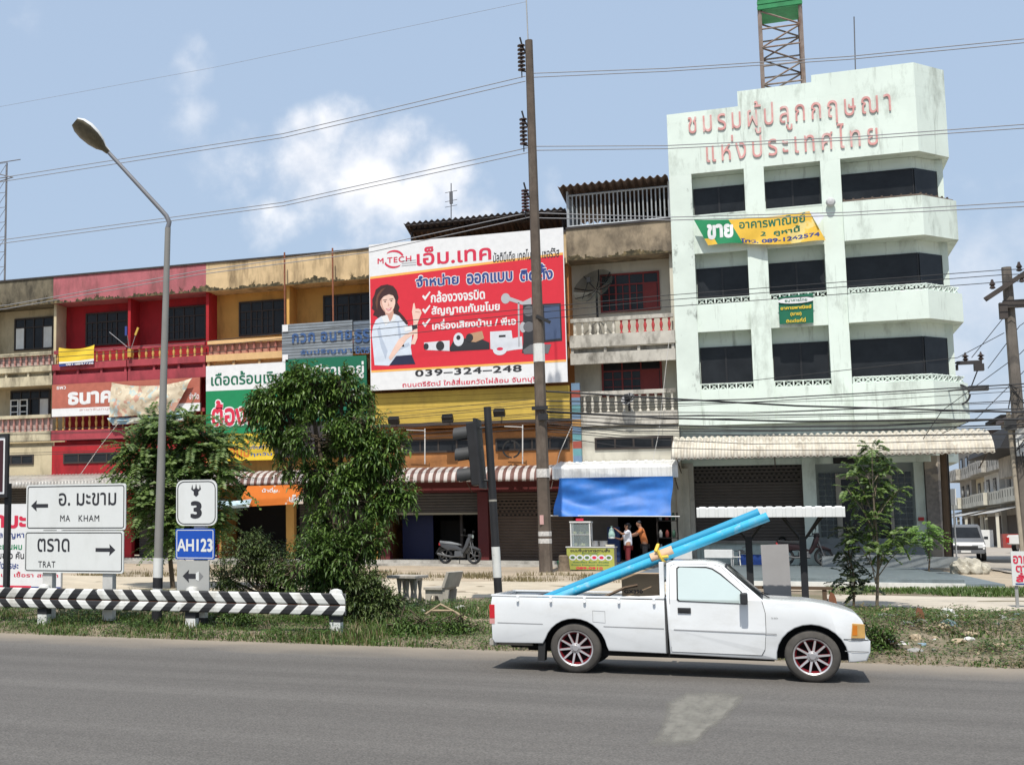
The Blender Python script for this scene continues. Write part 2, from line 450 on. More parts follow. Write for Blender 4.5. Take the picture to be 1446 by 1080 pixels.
me_ = nd(t, 'ShaderNodeMapRange'); me_.inputs['From Min'].default_value = 19.9; me_.inputs['From Max'].default_value = 21.8; me_.inputs['To Max'].default_value = .85; t.links.new(ad.outputs[0], me_.inputs['Value'])
mx = nd(t, 'ShaderNodeMix', data_type='RGBA'); mx.inputs[7].default_value = (.30, .25, .19, 1)
t.links.new(me_.outputs[0], mx.inputs[0]); t.links.new(vs.outputs[0], mx.inputs[6]); t.links.new(mx.outputs[2], b.inputs['Base Color'])
bp = nd(t, 'ShaderNodeBump'); bp.inputs['Strength'].default_value = .35; bp.inputs['Distance'].default_value = .01; t.links.new(n2.outputs[0], bp.inputs['Height']); t.links.new(bp.outputs[0], b.inputs['Normal'])
g = MB()
def redge(x): return 21.1 + .16 * mnoise.noise(Vector((x * .5, 0, 1))) + .07 * mnoise.noise(Vector((x * 2.3, 0, 4)))
g.grid(lambda u, v: (-120 + 240 * u, -30 + (redge(-120 + 240 * u) + 30) * v, .012), 480, 2)
struct(g.build('road', m, org=(0, 0, 0)))
# sunlight reflected onto the road, painted as a pale translucent sheet
m_patch = mat('painted_light_patch', (.235, .22, .185), .9, .1, 6)
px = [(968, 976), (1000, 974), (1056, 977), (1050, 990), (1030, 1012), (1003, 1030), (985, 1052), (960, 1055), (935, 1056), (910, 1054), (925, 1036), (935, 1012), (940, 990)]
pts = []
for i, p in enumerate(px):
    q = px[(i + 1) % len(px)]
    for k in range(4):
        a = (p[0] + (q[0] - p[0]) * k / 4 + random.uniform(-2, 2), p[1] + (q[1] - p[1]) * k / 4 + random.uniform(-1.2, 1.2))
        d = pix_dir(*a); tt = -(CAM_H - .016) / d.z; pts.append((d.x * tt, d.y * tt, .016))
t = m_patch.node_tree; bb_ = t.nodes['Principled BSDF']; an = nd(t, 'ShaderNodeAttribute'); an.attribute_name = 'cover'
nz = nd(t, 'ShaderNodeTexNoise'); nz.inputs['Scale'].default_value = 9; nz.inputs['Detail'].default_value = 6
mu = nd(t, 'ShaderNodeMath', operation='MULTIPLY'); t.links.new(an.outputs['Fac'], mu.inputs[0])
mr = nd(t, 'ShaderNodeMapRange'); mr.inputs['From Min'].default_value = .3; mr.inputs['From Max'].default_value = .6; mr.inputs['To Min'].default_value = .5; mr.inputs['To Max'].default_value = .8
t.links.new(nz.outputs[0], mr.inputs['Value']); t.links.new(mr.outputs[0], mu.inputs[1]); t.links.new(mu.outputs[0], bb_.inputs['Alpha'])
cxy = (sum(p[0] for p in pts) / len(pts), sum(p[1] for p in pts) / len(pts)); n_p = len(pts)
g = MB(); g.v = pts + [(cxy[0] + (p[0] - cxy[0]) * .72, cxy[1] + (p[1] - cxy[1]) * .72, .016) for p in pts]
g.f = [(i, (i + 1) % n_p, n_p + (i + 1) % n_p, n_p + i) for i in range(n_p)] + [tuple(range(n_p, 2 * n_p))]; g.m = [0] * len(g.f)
o = struct(g.build('road_light_patch', m_patch, org=(0, 0, 0))); at_ = o.data.attributes.new('cover', 'FLOAT', 'POINT')
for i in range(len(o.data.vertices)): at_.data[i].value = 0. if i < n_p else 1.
# concrete footpath right of the saplings
m_conc = mat('concrete', (.46, .405, .325), .9, .15, 1.2, stain=(.22, .20, .17), sa=.6, ss=.8, sz=1, bump=.25, bs=14)
m_conc2 = mat('concrete_weathered', (.42, .40, .36), .9, .18, 2, stain=(.11, .10, .09), sa=.75, ss=1.3, sz=.5, bump=.3, bs=20)
g = MB(); g.grid(lambda u, v: (.9 + 40 * u, 28.2 + .12 * mnoise.noise(Vector((u * 30, 0, 3))) + 4.2 * v, zg(28.2 + 4.2 * v) + (.03 if 0 < v < 1 else -.06)), 80, 6); struct(g.build('footpath', m_conc, org=(0, 0, 0)))
# light dirt path along the left forecourt
m_path = mat('pale_dirt', (.49, .42, .315), .95, .15, .9, stain=(.34, .28, .2), sa=.6, ss=.7, sz=1, bump=.3, bs=9)
g = MB(); g.grid(lambda u, v: (-40 + 39 * u, 28.6 + .5 * mnoise.noise(Vector((u * 14, 0, 8))) + (7 + .8 * mnoise.noise(Vector((u * 16, 2, 8)))) * v, zg(28.6 + 7 * v) + (.03 if 0 < v < 1 else -.06) + .02 * mnoise.noise(Vector((u * 40, v * 6, 0)))), 120, 10); struct(g.build('path', m_path, org=(0, 0, 0), smooth=True))
# pavement strip at the shopfronts, with a step
g = MB(); g.box(-45, -2.9, 48.6, 55, .3, .74); g.box(-45, -2.9, 50.1, 55, .3, .86); struct(g.build('pavement', m_conc2, org=(0, 0, 0)))
# tiled platform of the corner building
m_tile = mat('pale_tile', (.135, .16, .165), .4, .15, 3, stain=(.2, .24, .25), sa=.5, ss=2, sz=1)
m_curb = mat('whitewashed_kerb', (.62, .62, .58), .85, .1, 3, stain=(.25, .24, .22), sa=.6, ss=2, sz=.6)
g = MB(); g.box(-3.6, 3.95, 35.2, 56, .2, .78); g.box(-3.6, 3.95, 35.0, 35.196, .2, .70, 1); g.box(3.952, 4.9, 36.2, 56, .2, .66, 0); g.box(3.952, 4.9, 36.0, 36.196, .2, .6, 1); struct(g.build('tiled_platform', [m_tile, m_curb], org=(0, 0, 0)))
# side street
m_side = mat('side_street', (.34, .30, .25), .9, .12, .4, bump=.1)
g = MB(); g.grid(lambda u, v: (6.4 + 11 * u, 36 + 140 * v, zg(36 + 140 * v) + .05), 4, 60); struct(g.build('side_street', m_side, org=(0, 0, 0)))

# grass on the verge: one sheet of blades nobody could count
def grass(name, n, region, hmin, hmax, cols, dens=None):
    rng = np.random.default_rng(7)
    V = []; F = []
    k = 0; tries = 0
    while k < n and tries < n * 6:
        tries += 1
        x = rng.uniform(region[0], region[1]); y = rng.uniform(region[2], region[3])
        cl = mnoise.noise(Vector((x * .55, y * .9, 11))) + .5 * mnoise.noise(Vector((x * 1.9, y * 1.9, 3)))
        if dens and rng.random() > dens(x, y, cl): continue
        hh = rng.uniform(hmin, hmax) * (.55 + .9 * max(0, min(1, cl + .5)))
        a = rng.uniform(0, 2 * PI); wd = rng.uniform(.006, .014); ln = rng.uniform(.1, .7) * hh
        if x > -.5: hh *= .6
        z = zg(y) - .02 + bank(x, y); ca, sa = math.cos(a), math.sin(a)
        bx, by = x + ca * ln * .4, y + sa * ln * .4; tx, ty = x + ca * ln, y + sa * ln
        i = len(V)
        V += [(x - sa * wd, y + ca * wd, z), (x + sa * wd, y - ca * wd, z), (bx + sa * wd * .8, by - ca * wd * .8, z + hh * .6), (bx - sa * wd * .8, by + ca * wd * .8, z + hh * .6), (tx, ty, z + hh)]
        F += [(i, i + 1, i + 2, i + 3), (i + 3, i + 2, i + 4)]
        k += 1
    mb = MB(); mb.v = V; mb.f = F; mb.m = [0] * len(F)
    return stuff(mb.build(name, cols, fix=False, org=(0, 0, 0)))
m_grass = leafmat('grass_blades', (.04, .09, .014), (.125, .185, .04), .3)
m_grass2 = leafmat('dry_grass_blades', (.14, .115, .05), (.28, .23, .12), .3)
def d1(x, y, c):
    e = min(1, max(0, (y - 20.95) / .5))
    if x < -4: return e * (.35 + .8 * max(0, c + .35)) * (1 if y < 26.5 else .25)
    return e * max(0, .25 + c * 1.3) * (.75 if y < 23.2 else .45)
grass('grass', 34000, (-15, 9, 20.9, 28.4), .03, .13, m_grass, d1)
grass('dry_grass', 6000, (-15, 9, 21.0, 28.4), .05, .18, m_grass2, d1)
def d2(x, y, c): return max(0, .6 + c) if x > 1.0 else 0
def weeds(name, n, region, hmax, m, dens):
    rng = np.random.default_rng(17); V = []; F = []; k = 0; tr = 0
    while k < n and tr < n * 8:
        tr += 1; x = rng.uniform(region[0], region[1]); y = rng.uniform(region[2], region[3])
        cl = mnoise.noise(Vector((x * .7, y * 1.1, 21))) + .6 * mnoise.noise(Vector((x * 2.2, y * 2.4, 9)))
        if rng.random() > dens(x, y, cl): continue
        hh = hmax * (.3 + .9 * max(0, min(1, cl + .4))); zb = zg(y) + bank(x, y)
        for j in range(5):
            a = rng.uniform(0, 6.283); l = rng.uniform(.025, .06); wd = l * rng.uniform(.22, .4); z = zb + rng.uniform(0, hh); px_, py_ = x + rng.normal(0, .05), y + rng.normal(0, .05); t_ = rng.uniform(-.5, .6)
            ca, sa = math.cos(a), math.sin(a); i = len(V); mx_, my_ = px_ + ca * l * .5, py_ + sa * l * .5; dz = l * t_
            V += [(px_, py_, z), (mx_ - sa * wd, my_ + ca * wd, z + dz * .6), (px_ + ca * l, py_ + sa * l, z + dz), (mx_ + sa * wd, my_ - ca * wd, z + dz * .5)]; F.append((i, i + 1, i + 2, i + 3))
        k += 1
    mb = MB(); mb.v = V; mb.f = F; mb.m = [0] * len(F); return stuff(mb.build(name, m, fix=False, org=(0, 0, 0)))
m_weed = leafmat('low_weed', (.032, .078, .014), (.12, .19, .042), .25)
weeds('low_weeds', 24000, (-15, 9, 20.95, 27.5), .18, m_weed, lambda x, y, c: (.25 + .8 * max(0, c + .3)) * min(1, max(0, (y - 20.9) / .5)) * (1 if x < -3.5 else .95))
weeds('dry_weeds', 5000, (-1, 9, 20.95, 27.8), .13, m_grass2, lambda x, y, c: .4 + .5 * c)
grass('grass_strip', 9000, (1.0, 11, 32.4, 35.0), .08, .22, m_grass, d2)
def d3(x, y, c): return max(0, c * 1.4)
grass('forecourt_weeds', 6000, (-20, -1, 35, 41), .05, .15, m_grass2, d3)
# ================================================================== BUILDINGS
m_glass = mat('dark_glass', (.020, .022, .025), .15, .3, 1.2, spec=.22)
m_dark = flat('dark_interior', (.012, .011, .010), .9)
m_frame = flat('dark_timber', (.045, .035, .030), .6)
m_conc_b = mat('grey_render', (.33, .31, .27), .9, .12, 2, stain=(.06, .055, .05), sa=.7, ss=1.4, sz=.4, bump=.2)
m_shut = mat('shutter_steel', (.085, .076, .068), .55, .12, 2, stain=(.09, .07, .06), sa=.5, ss=2)
m_moss = mat('moss_stain', (.15, .115, .06), .95, .5, 6, stain=(.035, .032, .02), sa=.9, ss=4, sz=1, cut=(.42, .56))
m_redcol = flat('dark_red_paint', (.10, .016, .016), .6)
BAL = [(.055, 0), (.06, .05), (.028, .09), (.055, .26), (.062, .34), (.03, .50), (.045, .56), (.058, .62)]
def baluster_mesh(name, parent, c, m, h=.6):
    return MB().lathe([(r, z / .62 * h) for r, z in BAL], c, 7).build(name, m, parent, smooth=True)
def window(par, x0, x1, z0, z1, y, spec, mf, mp=None, transom=.28, name='window', fd=.07, msol=None, fw=.07):
    """spec letters from left: g gridded pane, d dark open, s solid leaf"""
    mp = mp or m_glass
    f = MB(); n = len(spec)
    f.box(x0, x1, y - fd, y, z0, z0 + fw); f.box(x0, x1, y - fd, y, z1 - fw, z1)
    f.box(x0, x0 + fw, y - fd, y, z0 + fw, z1 - fw); f.box(x1 - fw, x1, y - fd, y, z0 + fw, z1 - fw)
    zt = z1 - (z1 - z0) * transom if transom else z1 - fw
    if transom: f.box(x0 + fw, x1 - fw, y - fd, y, zt - .05, zt)
    wdt = (x1 - x0 - 2 * fw) / n
    for i in range(1, n): f.box(x0 + fw + i * wdt - .03, x0 + fw + i * wdt + .03, y - fd, y, z0 + fw, (zt - .05) if transom else z1 - fw)
    if transom:
        for i in range(1, n): f.box(x0 + fw + i * wdt - .02, x0 + fw + i * wdt + .02, y - fd + .005, y, zt, z1 - fw)
    for i, ch in enumerate(spec):
        if ch == 'g':
            a = x0 + fw + i * wdt + .03; b_ = a + wdt - .06; h0 = z0 + fw; h1 = zt - .05
            f.box((a + b_) / 2 - .015, (a + b_) / 2 + .015, y - fd + .01, y, h0, h1)
            for k in (1, 2): f.box(a, (a + b_) / 2 - .015, y - fd + .012, y, h0 + (h1 - h0) * k / 3 - .012, h0 + (h1 - h0) * k / 3 + .012); f.box((a + b_) / 2 + .015, b_, y - fd + .012, y, h0 + (h1 - h0) * k / 3 - .012, h0 + (h1 - h0) * k / 3 + .012)
    w = f.build(name, mf, par)
    MB().box(x0 + fw, x1 - fw, y - .025, y - .002, z0 + fw, z1 - fw).build('pane', mp, w)
    for i, ch in enumerate(spec):
        if ch == 's':
            a = x0 + fw + i * wdt + .03
            MB().box(a, a + wdt - .06, y - fd + .01, y - .027, z0 + fw, (zt - .05) if transom else z1 - fw).build('leaf', msol or mf, w)
        if ch == 'w':
            a = x0 + fw + i * wdt + .03; q = MB(); h0 = z0 + fw; h1 = (zt - .05); b_ = a + wdt * .9
            for (u, v) in ((a, a + .06), (b_ - .06, b_)): q.box(u, v, y - fd - .16, y - fd - .12, h0, h1)
            for k in range(4): z = h0 + (h1 - h0 - .05) * k / 3; q.box(a + .06, b_ - .06, y - fd - .16, y - fd - .12, z, z + .05)
            q.build('leaf', msol or mf, w)
    return w
def railing(par, x0, x1, y, zr, zb, mrail, mbal, n, name='balcony_rail', thick=.14, rt=.15, panel=None):
    r = MB().box(x0, x1, y, y + .16, zr - rt, zr).build(name, mrail, par, bevel=.012)
    h = zr - rt - zb
    first = None
    for i in range(n):
        x = x0 + (x1 - x0) * (i + .5) / n
        if first is None:
            first = baluster_mesh('baluster', r, (x, y + .08, zb), mbal, h); fx = x
        else: inst(first, r, (x - fx, 0, 0))
    if panel: MB().box(x0, x1, y + .17, y + .19, zb, zr - rt).build('backing_sheet', panel, r)
    return r
def shutter(par, x0, x1, z0, z1, y, m=m_shut, name='roller_shutter', perf=False):
    mb = MB(); n = int((z1 - z0) / .11)
    mb.grid(lambda u, v: (x0 + (x1 - x0) * u, y - .03 * abs(math.sin(v * n * PI)), z0 + (z1 - z0) * v), 1, n * 4)
    if perf:
        q = mb
        for r in range(5):
            for k in range(int((x1 - x0) / .16)):
                x = x0 + .1 + k * .16 + (r % 2) * .08; z = z1 - .35 - r * .13
                if x < x1 - .1: q.box(x - .04, x + .04, y - .037, y - .031, z - .025, z + .025, 1)
    return mb.build(name, [m, m_dark], par, smooth=False, fix=False)
def corr(mb, x0, x1, prof, pitch=.18, amp=.03, per=6, mi=None, rib=False):
    """corrugated sheet: prof is a (y,z) polyline, ridges run along it"""
    n = max(2, int((x1 - x0) / pitch * per)); k = len(prof) - 1
    def fn(u, v):
        x = x0 + (x1 - x0) * u; f = v * k; i = min(int(f), k - 1); a = f - i
        y = prof[i][0] + (prof[i + 1][0] - prof[i][0]) * a; z = prof[i][1] + (prof[i + 1][1] - prof[i][1]) * a
        dy, dz = prof[i + 1][0] - prof[i][0], prof[i + 1][1] - prof[i][1]; L = math.hypot(dy, dz)
        s = amp * math.sin(2 * PI * (x - x0) / pitch) if not rib else (amp * 2 if ((x - x0) / pitch + 1e-4) % 1 < .3 else 0)
        return (x, y - dz / L * s * (-1), z + dy / L * s * (-1))
    mb.grid(fn, n, k, mi)
    return mb
def awning(label, cat, name, x0, x1, prof, mats, pitch, group=None, stripe=None, amp=.03, rib=False):
    yb, zb = prof[0]
    t_ = thing(name, label, cat, ((x0 + x1) / 2, yb, zb), group)
    mb = MB()
    mi = None
    if stripe: mi = lambda i, j: int((i / 6 * pitch) / stripe) % 2
    corr(mb, x0, x1, prof, pitch, amp, 12 if rib else 6, mi, rib)
    s_ = mb.build('sheet', mats, t_, smooth=not rib, fix=False)
    md = s_.modifiers.new('thickness', 'SOLIDIFY'); md.thickness = .012
    f = MB()
    for x in np.linspace(x0 + .15, x1 - .15, max(3, int((x1 - x0) / 2.2))):
        f.tube([(x, yb, prof[0][1] - .12), (x, prof[-1][0] + .05, prof[-1][1] + .04)], .025, 5)
        f.tube([(x, yb, prof[-1][1] - .35), (x, prof[-1][0] + .35, prof[-1][1] + .06)], .02, 5)
    f.tube([(x0 + .05, prof[-1][0] + .05, prof[-1][1] + .03), (x1 - .05, prof[-1][0] + .05, prof[-1][1] + .03)], .022, 5)
    f.build('bracket_frame', flat('rusty_steel', (.10, .07, .055), .7), t_)
    return t_
YF, YR = 50.0, 51.2
G_SH = 'shophouses of the terrace facing the road'
def row_house(name, label, bays, mw, mpar, mrail, mbal, mapr, panel, wins3, wins2, mfr, moss=True, cols=True, low=None, floors=((9.9, 9.30, 9.02, 8.40), (7.1, 6.36, 5.92, 5.92)), zt=13.2, zb=12.02, yf=YF, msol=None, nb=9):
    x0, x1 = bays[0], bays[-1]
    b = thing(name, label, 'building', ((x0 + x1) / 2, yf + 2, .86), G_SH)
    wl = MB(); wl.box(x0, x1, YR + .002, YR + .2, 4.45, 12.4)                        # recessed wall
    wl.box(x0, x1, YR + .2, 58, 12.2, 12.4); wl.box(x0, x0 + .1, YR + .2, 58, .86, 12.2); wl.box(x1 - .1, x1, YR + .2, 58, .86, 12.2); wl.box(x0 + .1, x1 - .1, 57.9, 58, .86, 12.2)
    wl.box(x0, x1, yf + .25, YR, 8.42, 8.6); wl.box(x0, x1, yf + .25, YR, 5.7, 5.88)
    wl.box(x0, x1, yf + .05, yf + .25, 4.40, 5.7)                                  # mezzanine front
    wl.build('wall', mw, b)
    pr = MB(); pr.box(x0, x1, yf, yf + .14, zb, zt); pr.box(x0, x1, yf + .14, YR, zb + .02, zb + .16)
    p_ = pr.build('parapet', mpar, b)
    MB().box(x0, x1, yf - .05, yf + .2, zt, zt + .07).build('coping', mat('black_coping', (.05, .045, .045), .9, .2), p_)
    if moss:
        q = MB(); n = int((x1 - x0) / .06); rr = random.Random(int(x0 * 10))
        prev = None
        for i in range(n):
            x = x0 + (x1 - x0) * i / n
            h = max(0, .12 + .26 * mnoise.noise(Vector((x * .8, 3, 1))) + .14 * mnoise.noise(Vector((x * 5, 1, 1))) + .08 * mnoise.noise(Vector((x * 14, 4, 1))))
            h = max(h, .012)
            if h > .0: q.box(x, x + (x1 - x0) / n, yf - .004, yf - .001, zb, zb + h)
            if rr.random() < .03:
                for k in range(9): q.add([(x, yf - .005, zb + .1), (x + .02, yf - .005, zb + .1), (x + rr.uniform(-.16, .16), yf - .05, zb + rr.uniform(.2, .42))], [(0, 1, 2)])
        q.build('moss_edge', m_moss, p_, fix=False)
    for i in range(len(bays) - 1):
        a, c = bays[i], bays[i + 1]
        for k, (zr, zbl, za0, zbeam) in enumerate(floors):
            bal = railing(b, a + .06, c - .06, yf, zr, zbl, mrail, mbal, nb, panel=panel)
            ap = MB(); ap.box(a + .02, c - .02, yf - .05, yf + .14, za0, zbl)
            if zbeam < za0:
                ap.box(a + .02, c - .02, yf + .02, yf + .2, zbeam, za0 - .2)
                for xx in np.linspace(a + .1, c - .1, 4): ap.box(xx - .05, xx + .05, yf + .02, yf + .14, za0 - .2, za0)
                ap.box(a + .02, c - .02, yf + .22, yf + .25, za0 - .2, za0)
            ap.build('balcony_apron', mapr, b)
        pl = MB(); pl.box(c - .13, c + .0, yf + .3, YR, 8.6, zb + .02); pl.build('fin_wall', mw, b)
        if wins3[i]: window(b, wins3[i][0], wins3[i][1], 10.2, 11.68, YR, wins3[i][2], mfr, msol=msol)
        if wins2[i]: window(b, wins2[i][0], wins2[i][1], 7.0, 8.36, YR, wins2[i][2], mfr, msol=msol)
        if low and low[i]: window(b, low[i][0], low[i][1], low[i][2], low[i][3], yf + .05, 'dddd', m_frame, transom=0, name='mezzanine_window', fd=.05)
        if not cols: continue
        co = MB(); co.box(c - .18, c + .16 if c < bays[-1] else c, yf + .2, yf + .5, .86, 4.4); co.build('column', mw, b)
    fl = MB(); fl.box(x0, x1, yf + .25, YR, 4.36, 4.45); fl.build('soffit', mw, b)
    return b
# 1 beige house at the left edge
m_beige = mat('beige_render', (.52, .44, .29), .85, .1, 1.5, stain=(.16, .13, .08), sa=.6, ss=1.2, sz=.3)
m_mouldy = mat('mouldy_parapet', (.17, .145, .10), .95, .25, 1.5, stain=(.045, .04, .03), sa=.85, ss=1.5, sz=.4, cut=(.42, .6))
m_pinkbal = mat('faded_pink', (.40, .20, .17), .8, .12)
m_white = mat('white_paint', (.74, .74, .70), .6, .05, 3, stain=(.45, .43, .38), sa=.4, ss=2)
m_beige_d = mat('stained_beige', (.52, .46, .32), .9, .12, 2, stain=(.12, .10, .07), sa=.75, ss=1.5, sz=.35, cut=(.46, .62))
b1 = row_house('shophouse', 'beige shophouse with a blackened parapet and white shutters at the left photo edge', [-36.4, -32.75, -29.1], m_beige, m_mouldy, m_beige_d, m_pinkbal, m_beige_d,
               mat('pinkish_sheet', (.42, .33, .3), .8, .1), [(-35.3, -33.3, 'sdds'), (-31.8, -29.72, 'sdds')], [(-35.3, -33.3, 'wwds'), (-31.95, -29.86, 'wwds')], m_frame,
               low=[None, (-32.3, -30.0, 4.9, 5.35)], msol=m_white, nb=12)
shutter(b1, -36.2, -32.95, .86, 3.9, 50.9); shutter(b1, -32.6, -29.3, .86, 3.9, 50.9)
# 2 red house
m_red = mat('red_render', (.37, .016, .022), .75, .1, 1.5, stain=(.12, .010, .012), sa=.6, ss=1.2, sz=.3)
m_pink = mat('faded_rose_parapet', (.41, .125, .14), .85, .14, 1.2, stain=(.13, .06, .055), sa=.75, ss=1.4, sz=.3, cut=(.48, .68))
m_rose = mat('rose_apron', (.36, .055, .07), .8, .12, 2, stain=(.14, .03, .035), sa=.6, sz=.3, cut=(.48, .66))
m_gold = mat('gold_paint', (.55, .33, .10), .6, .12)
b2 = row_house('shophouse', 'red shophouse two bays wide with gold balusters and a faded rose parapet', [-29.1, -25.4, -21.7], m_red, m_pink, m_rose, m_gold, m_rose, None,
               [(-28.08, -25.95, 'gggd'), (-24.28, -22.2, 'gggd')], [None, None], m_frame, low=[(-28.5, -25.6, 4.9, 5.35), (-24.6, -22.0, 4.9, 5.35)], nb=11)
shutter(b2, -28.9, -25.6, .86, 3.9, 50.9); shutter(b2, -25.2, -21.95, .86, 3.9, 50.9)
# 3 amber house
m_amber = mat('amber_render', (.60, .33, .09), .8, .07, 1.5, stain=(.22, .11, .04), sa=.6, ss=1.2, sz=.3)
m_tan = mat('streaked_tan_parapet', (.60, .44, .25), .9, .14, 1.5, stain=(.13, .09, .05), sa=.8, ss=1.7, sz=.18, cut=(.46, .66))
m_peach = mat('peach_rail', (.66, .42, .20), .8, .08)
m_brick = mat('brick_pink', (.34, .13, .10), .85, .12)
b3 = row_house('shophouse', 'amber shophouse with a streaked tan parapet behind the grey and green signs', [-21.7, -18.07, -14.45], m_amber, m_tan, m_peach, m_brick, m_peach, mat('salmon_sheet', (.44, .22, .16), .8),
               [(-20.67, -18.55, 'gggd'), (-16.9, -14.7, 'ggdd')], [None, None], m_frame, nb=11, low=[(-21.0, -18.6, 4.9, 5.35), (-17.4, -15.2, 4.9, 5.35)])
shutter(b3, -17.9, -14.7, .86, 3.4, 50.9)
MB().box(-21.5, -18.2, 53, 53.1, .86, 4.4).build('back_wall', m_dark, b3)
# 4 orange house behind the big billboard
m_orange = mat('orange_render', (.40, .17, .055), .8, .1, 1.5, stain=(.2, .09, .04), sa=.5, ss=1.1)
b4 = row_house('shophouse', 'orange shophouse behind the red billboard, with dark red columns and a half open shutter', [-14.45, -10.62, -6.85], m_orange, m_tan, m_peach, m_brick, m_orange, None,
               [None, None], [None, None], m_frame, low=[(-13.4, -10.4, 4.98, 5.5), (-9.7, -6.95, 4.98, 5.45)], moss=False, cols=False)
bm_ = MB(); bm_.box(-14.4, -6.9, 50.5, 50.7, 3.45, 4.38); bm_.build('lintel', m_redcol, b4)
for x in (-14.15, -10.28): MB().box(x - .2, x + .2, 50.2, 50.69, .86, 3.45).build('column_facing', m_redcol, b4)
sh = shutter(b4, -13.9, -10.5, 2.68, 3.45, 50.75)
MB().box(-13.9, -10.5, 50.70, 50.78, 2.60, 2.68).build('bottom_bar', flat('steel_bar', (.3, .27, .2), .5), sh)
shutter(b4, -10.05, -7.0, .86, 3.45, 50.75, mat('brown_shutter', (.11, .078, .058), .6, .12, 2), perf=True)
MB().box(-13.8, -12.55, 51.6, 51.7, .87, 2.6).build('door', flat('blue_panel', (.004, .009, .055), .5), b4)
MB().box(-11.45, -11.35, 51.5, 51.6, .87, 2.7).build('post', m_frame, b4)
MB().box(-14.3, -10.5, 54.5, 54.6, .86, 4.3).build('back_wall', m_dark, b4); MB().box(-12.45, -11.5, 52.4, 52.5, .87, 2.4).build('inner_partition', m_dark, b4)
# corrugated roof over house 4
rf = MB(); corr(rf, -13.3, -6.95, [(50.7, 14.32), (53.5, 13.62)], .24, .05)
r_ = rf.build('roof', mat('dark_roof_sheet', (.07, .06, .06), .7, .2, 3), b4, smooth=True, fix=False); r_.modifiers.new('thickness', 'SOLIDIFY').thickness = .02
fr = MB()
for x in (-13.1, -11, -9, -7.1): fr.bar((x, 50.8, 14.22), (x, 53.4, 13.55), .09); fr.bar((x, 53.0, 12.4), (x, 53.0, 13.6), .09)
for x in (-13.1, -7.1): fr.bar((x, 51.2, 12.4), (x, 51.2, 14.1), .08)
fr.bar((-13.2, 51.2, 14.08), (-7, 51.2, 14.08), .09); fr.bar((-13.25, 50.75, 14.2), (-7, 50.75, 14.2), .07)
fr.build('roof_frame', flat('dark_steel', (.04, .035, .035), .6), b4)
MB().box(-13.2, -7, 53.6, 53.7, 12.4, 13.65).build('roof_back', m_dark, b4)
# 5 pale grey house next to the corner building
m_pale = mat('pale_grey_render', (.56, .53, .44), .85, .07, 1.4, stain=(.2, .18, .14), sa=.45, ss=1.2, sz=.3)
m_grimy = mat('grimy_parapet', (.30, .24, .165), .95, .22, 1.6, stain=(.08, .065, .05), sa=.8, ss=1.4, sz=.5, cut=(.44, .62))
m_grimyw = mat('grimy_white', (.50, .47, .41), .9, .12, 2, stain=(.09, .08, .065), sa=.8, ss=1.8, sz=.4, cut=(.47, .64))
m_maroon = mat('maroon_timber', (.20, .03, .028), .6, .1)
m_balw = mat('offwhite_baluster', (.60, .56, .48), .8, .12)
b5 = row_house('shophouse', 'pale grey shophouse with maroon windows and a caged roof terrace beside the corner building', [-6.85, -3.09], m_pale, m_grimy, m_grimyw, m_balw, m_grimyw, None,
               [(-5.8, -3.65, 'gggs')], [(-5.85, -3.68, 'ggs')], m_maroon, low=[(-6.05, -3.3, 4.93, 5.38)], moss=True, nb=13,
               floors=((9.86, 9.22, 8.76, 8.14), (7.1, 6.30, 5.82, 5.82)), zt=13.3, zb=12.1)
for o_ in kids(b5):
    if o_.name.startswith('balcony_rail') and o_.location.z >= 0:
        bl = [k for k in kids(o_)]
        zc = ORG[bl[0].name].z if bl else 0
        if o_.data.vertices[0].co.z + ORG[o_.name].z > 9:
            red_me = bl[0].data.copy(); red_me.materials.clear(); red_me.materials.append(flat('red_baluster', (.45, .06, .06), .6))
            for k in bl:
                if k.location.x > 1.4: k.data = red_me; k['label'] = 'red painted baluster'
shutter(b5, -4.3, -3.5, 2.5, 3.4, 51.0)
# caged terrace
ct = MB()
for x in np.linspace(-6.75, -3.15, 25): ct.bar((x, 50.15, 13.4), (x, 50.15, 14.62), .035)
for z in (13.42, 14.62): ct.bar((-6.8, 50.15, z), (-3.12, 50.15, z), .055)
for x in (-6.78, -3.13): ct.bar((x, 50.15, 13.3), (x, 50.15, 14.8), .06)
for yy in np.linspace(50.3, 53.5, 16): ct.bar((-6.78, yy, 13.4), (-6.78, yy, 14.62), .035)
for z in (13.42, 14.62): ct.bar((-6.78, 50.15, z), (-6.78, 53.6, z), .055)
ct.build('terrace_cage', mat('grey_metal_bar', (.40, .42, .43), .5, .1), b5)
rf = MB(); corr(rf, -7.05, -3.12, [(49.7, 14.92), (54.5, 14.55)], .26, .055)
r_ = rf.build('roof', mat('rusty_roof_sheet', (.10, .07, .055), .8, .25, 2, stain=(.2, .1, .05), sa=.5), b5, smooth=True, fix=False); r_.modifiers.new('thickness', 'SOLIDIFY').thickness = .02
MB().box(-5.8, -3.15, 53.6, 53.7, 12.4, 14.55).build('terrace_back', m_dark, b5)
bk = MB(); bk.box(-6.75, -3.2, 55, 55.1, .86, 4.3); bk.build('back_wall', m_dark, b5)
MB().box(-3.5, -2.85, 50.3, 50.6, .86, 4.2).build('column', m_pale, b5)
q = MB()                                               # painted stripe pillar between houses 4 and 5
for i, c in enumerate([0, 1, 2, 1, 0, 3, 0, 1, 0, 2, 0]): q.box(-6.80, -6.50, 49.78, 49.99, 4.45 + i * .27, 4.45 + (i + 1) * .27, c)
q.build('striped_pilaster', [flat('slate_blue', (.14, .22, .32)), flat('teal_paint', (.12, .28, .30)), flat('brick_red', (.30, .07, .05)), flat('ochre', (.38, .2, .06))], b5)

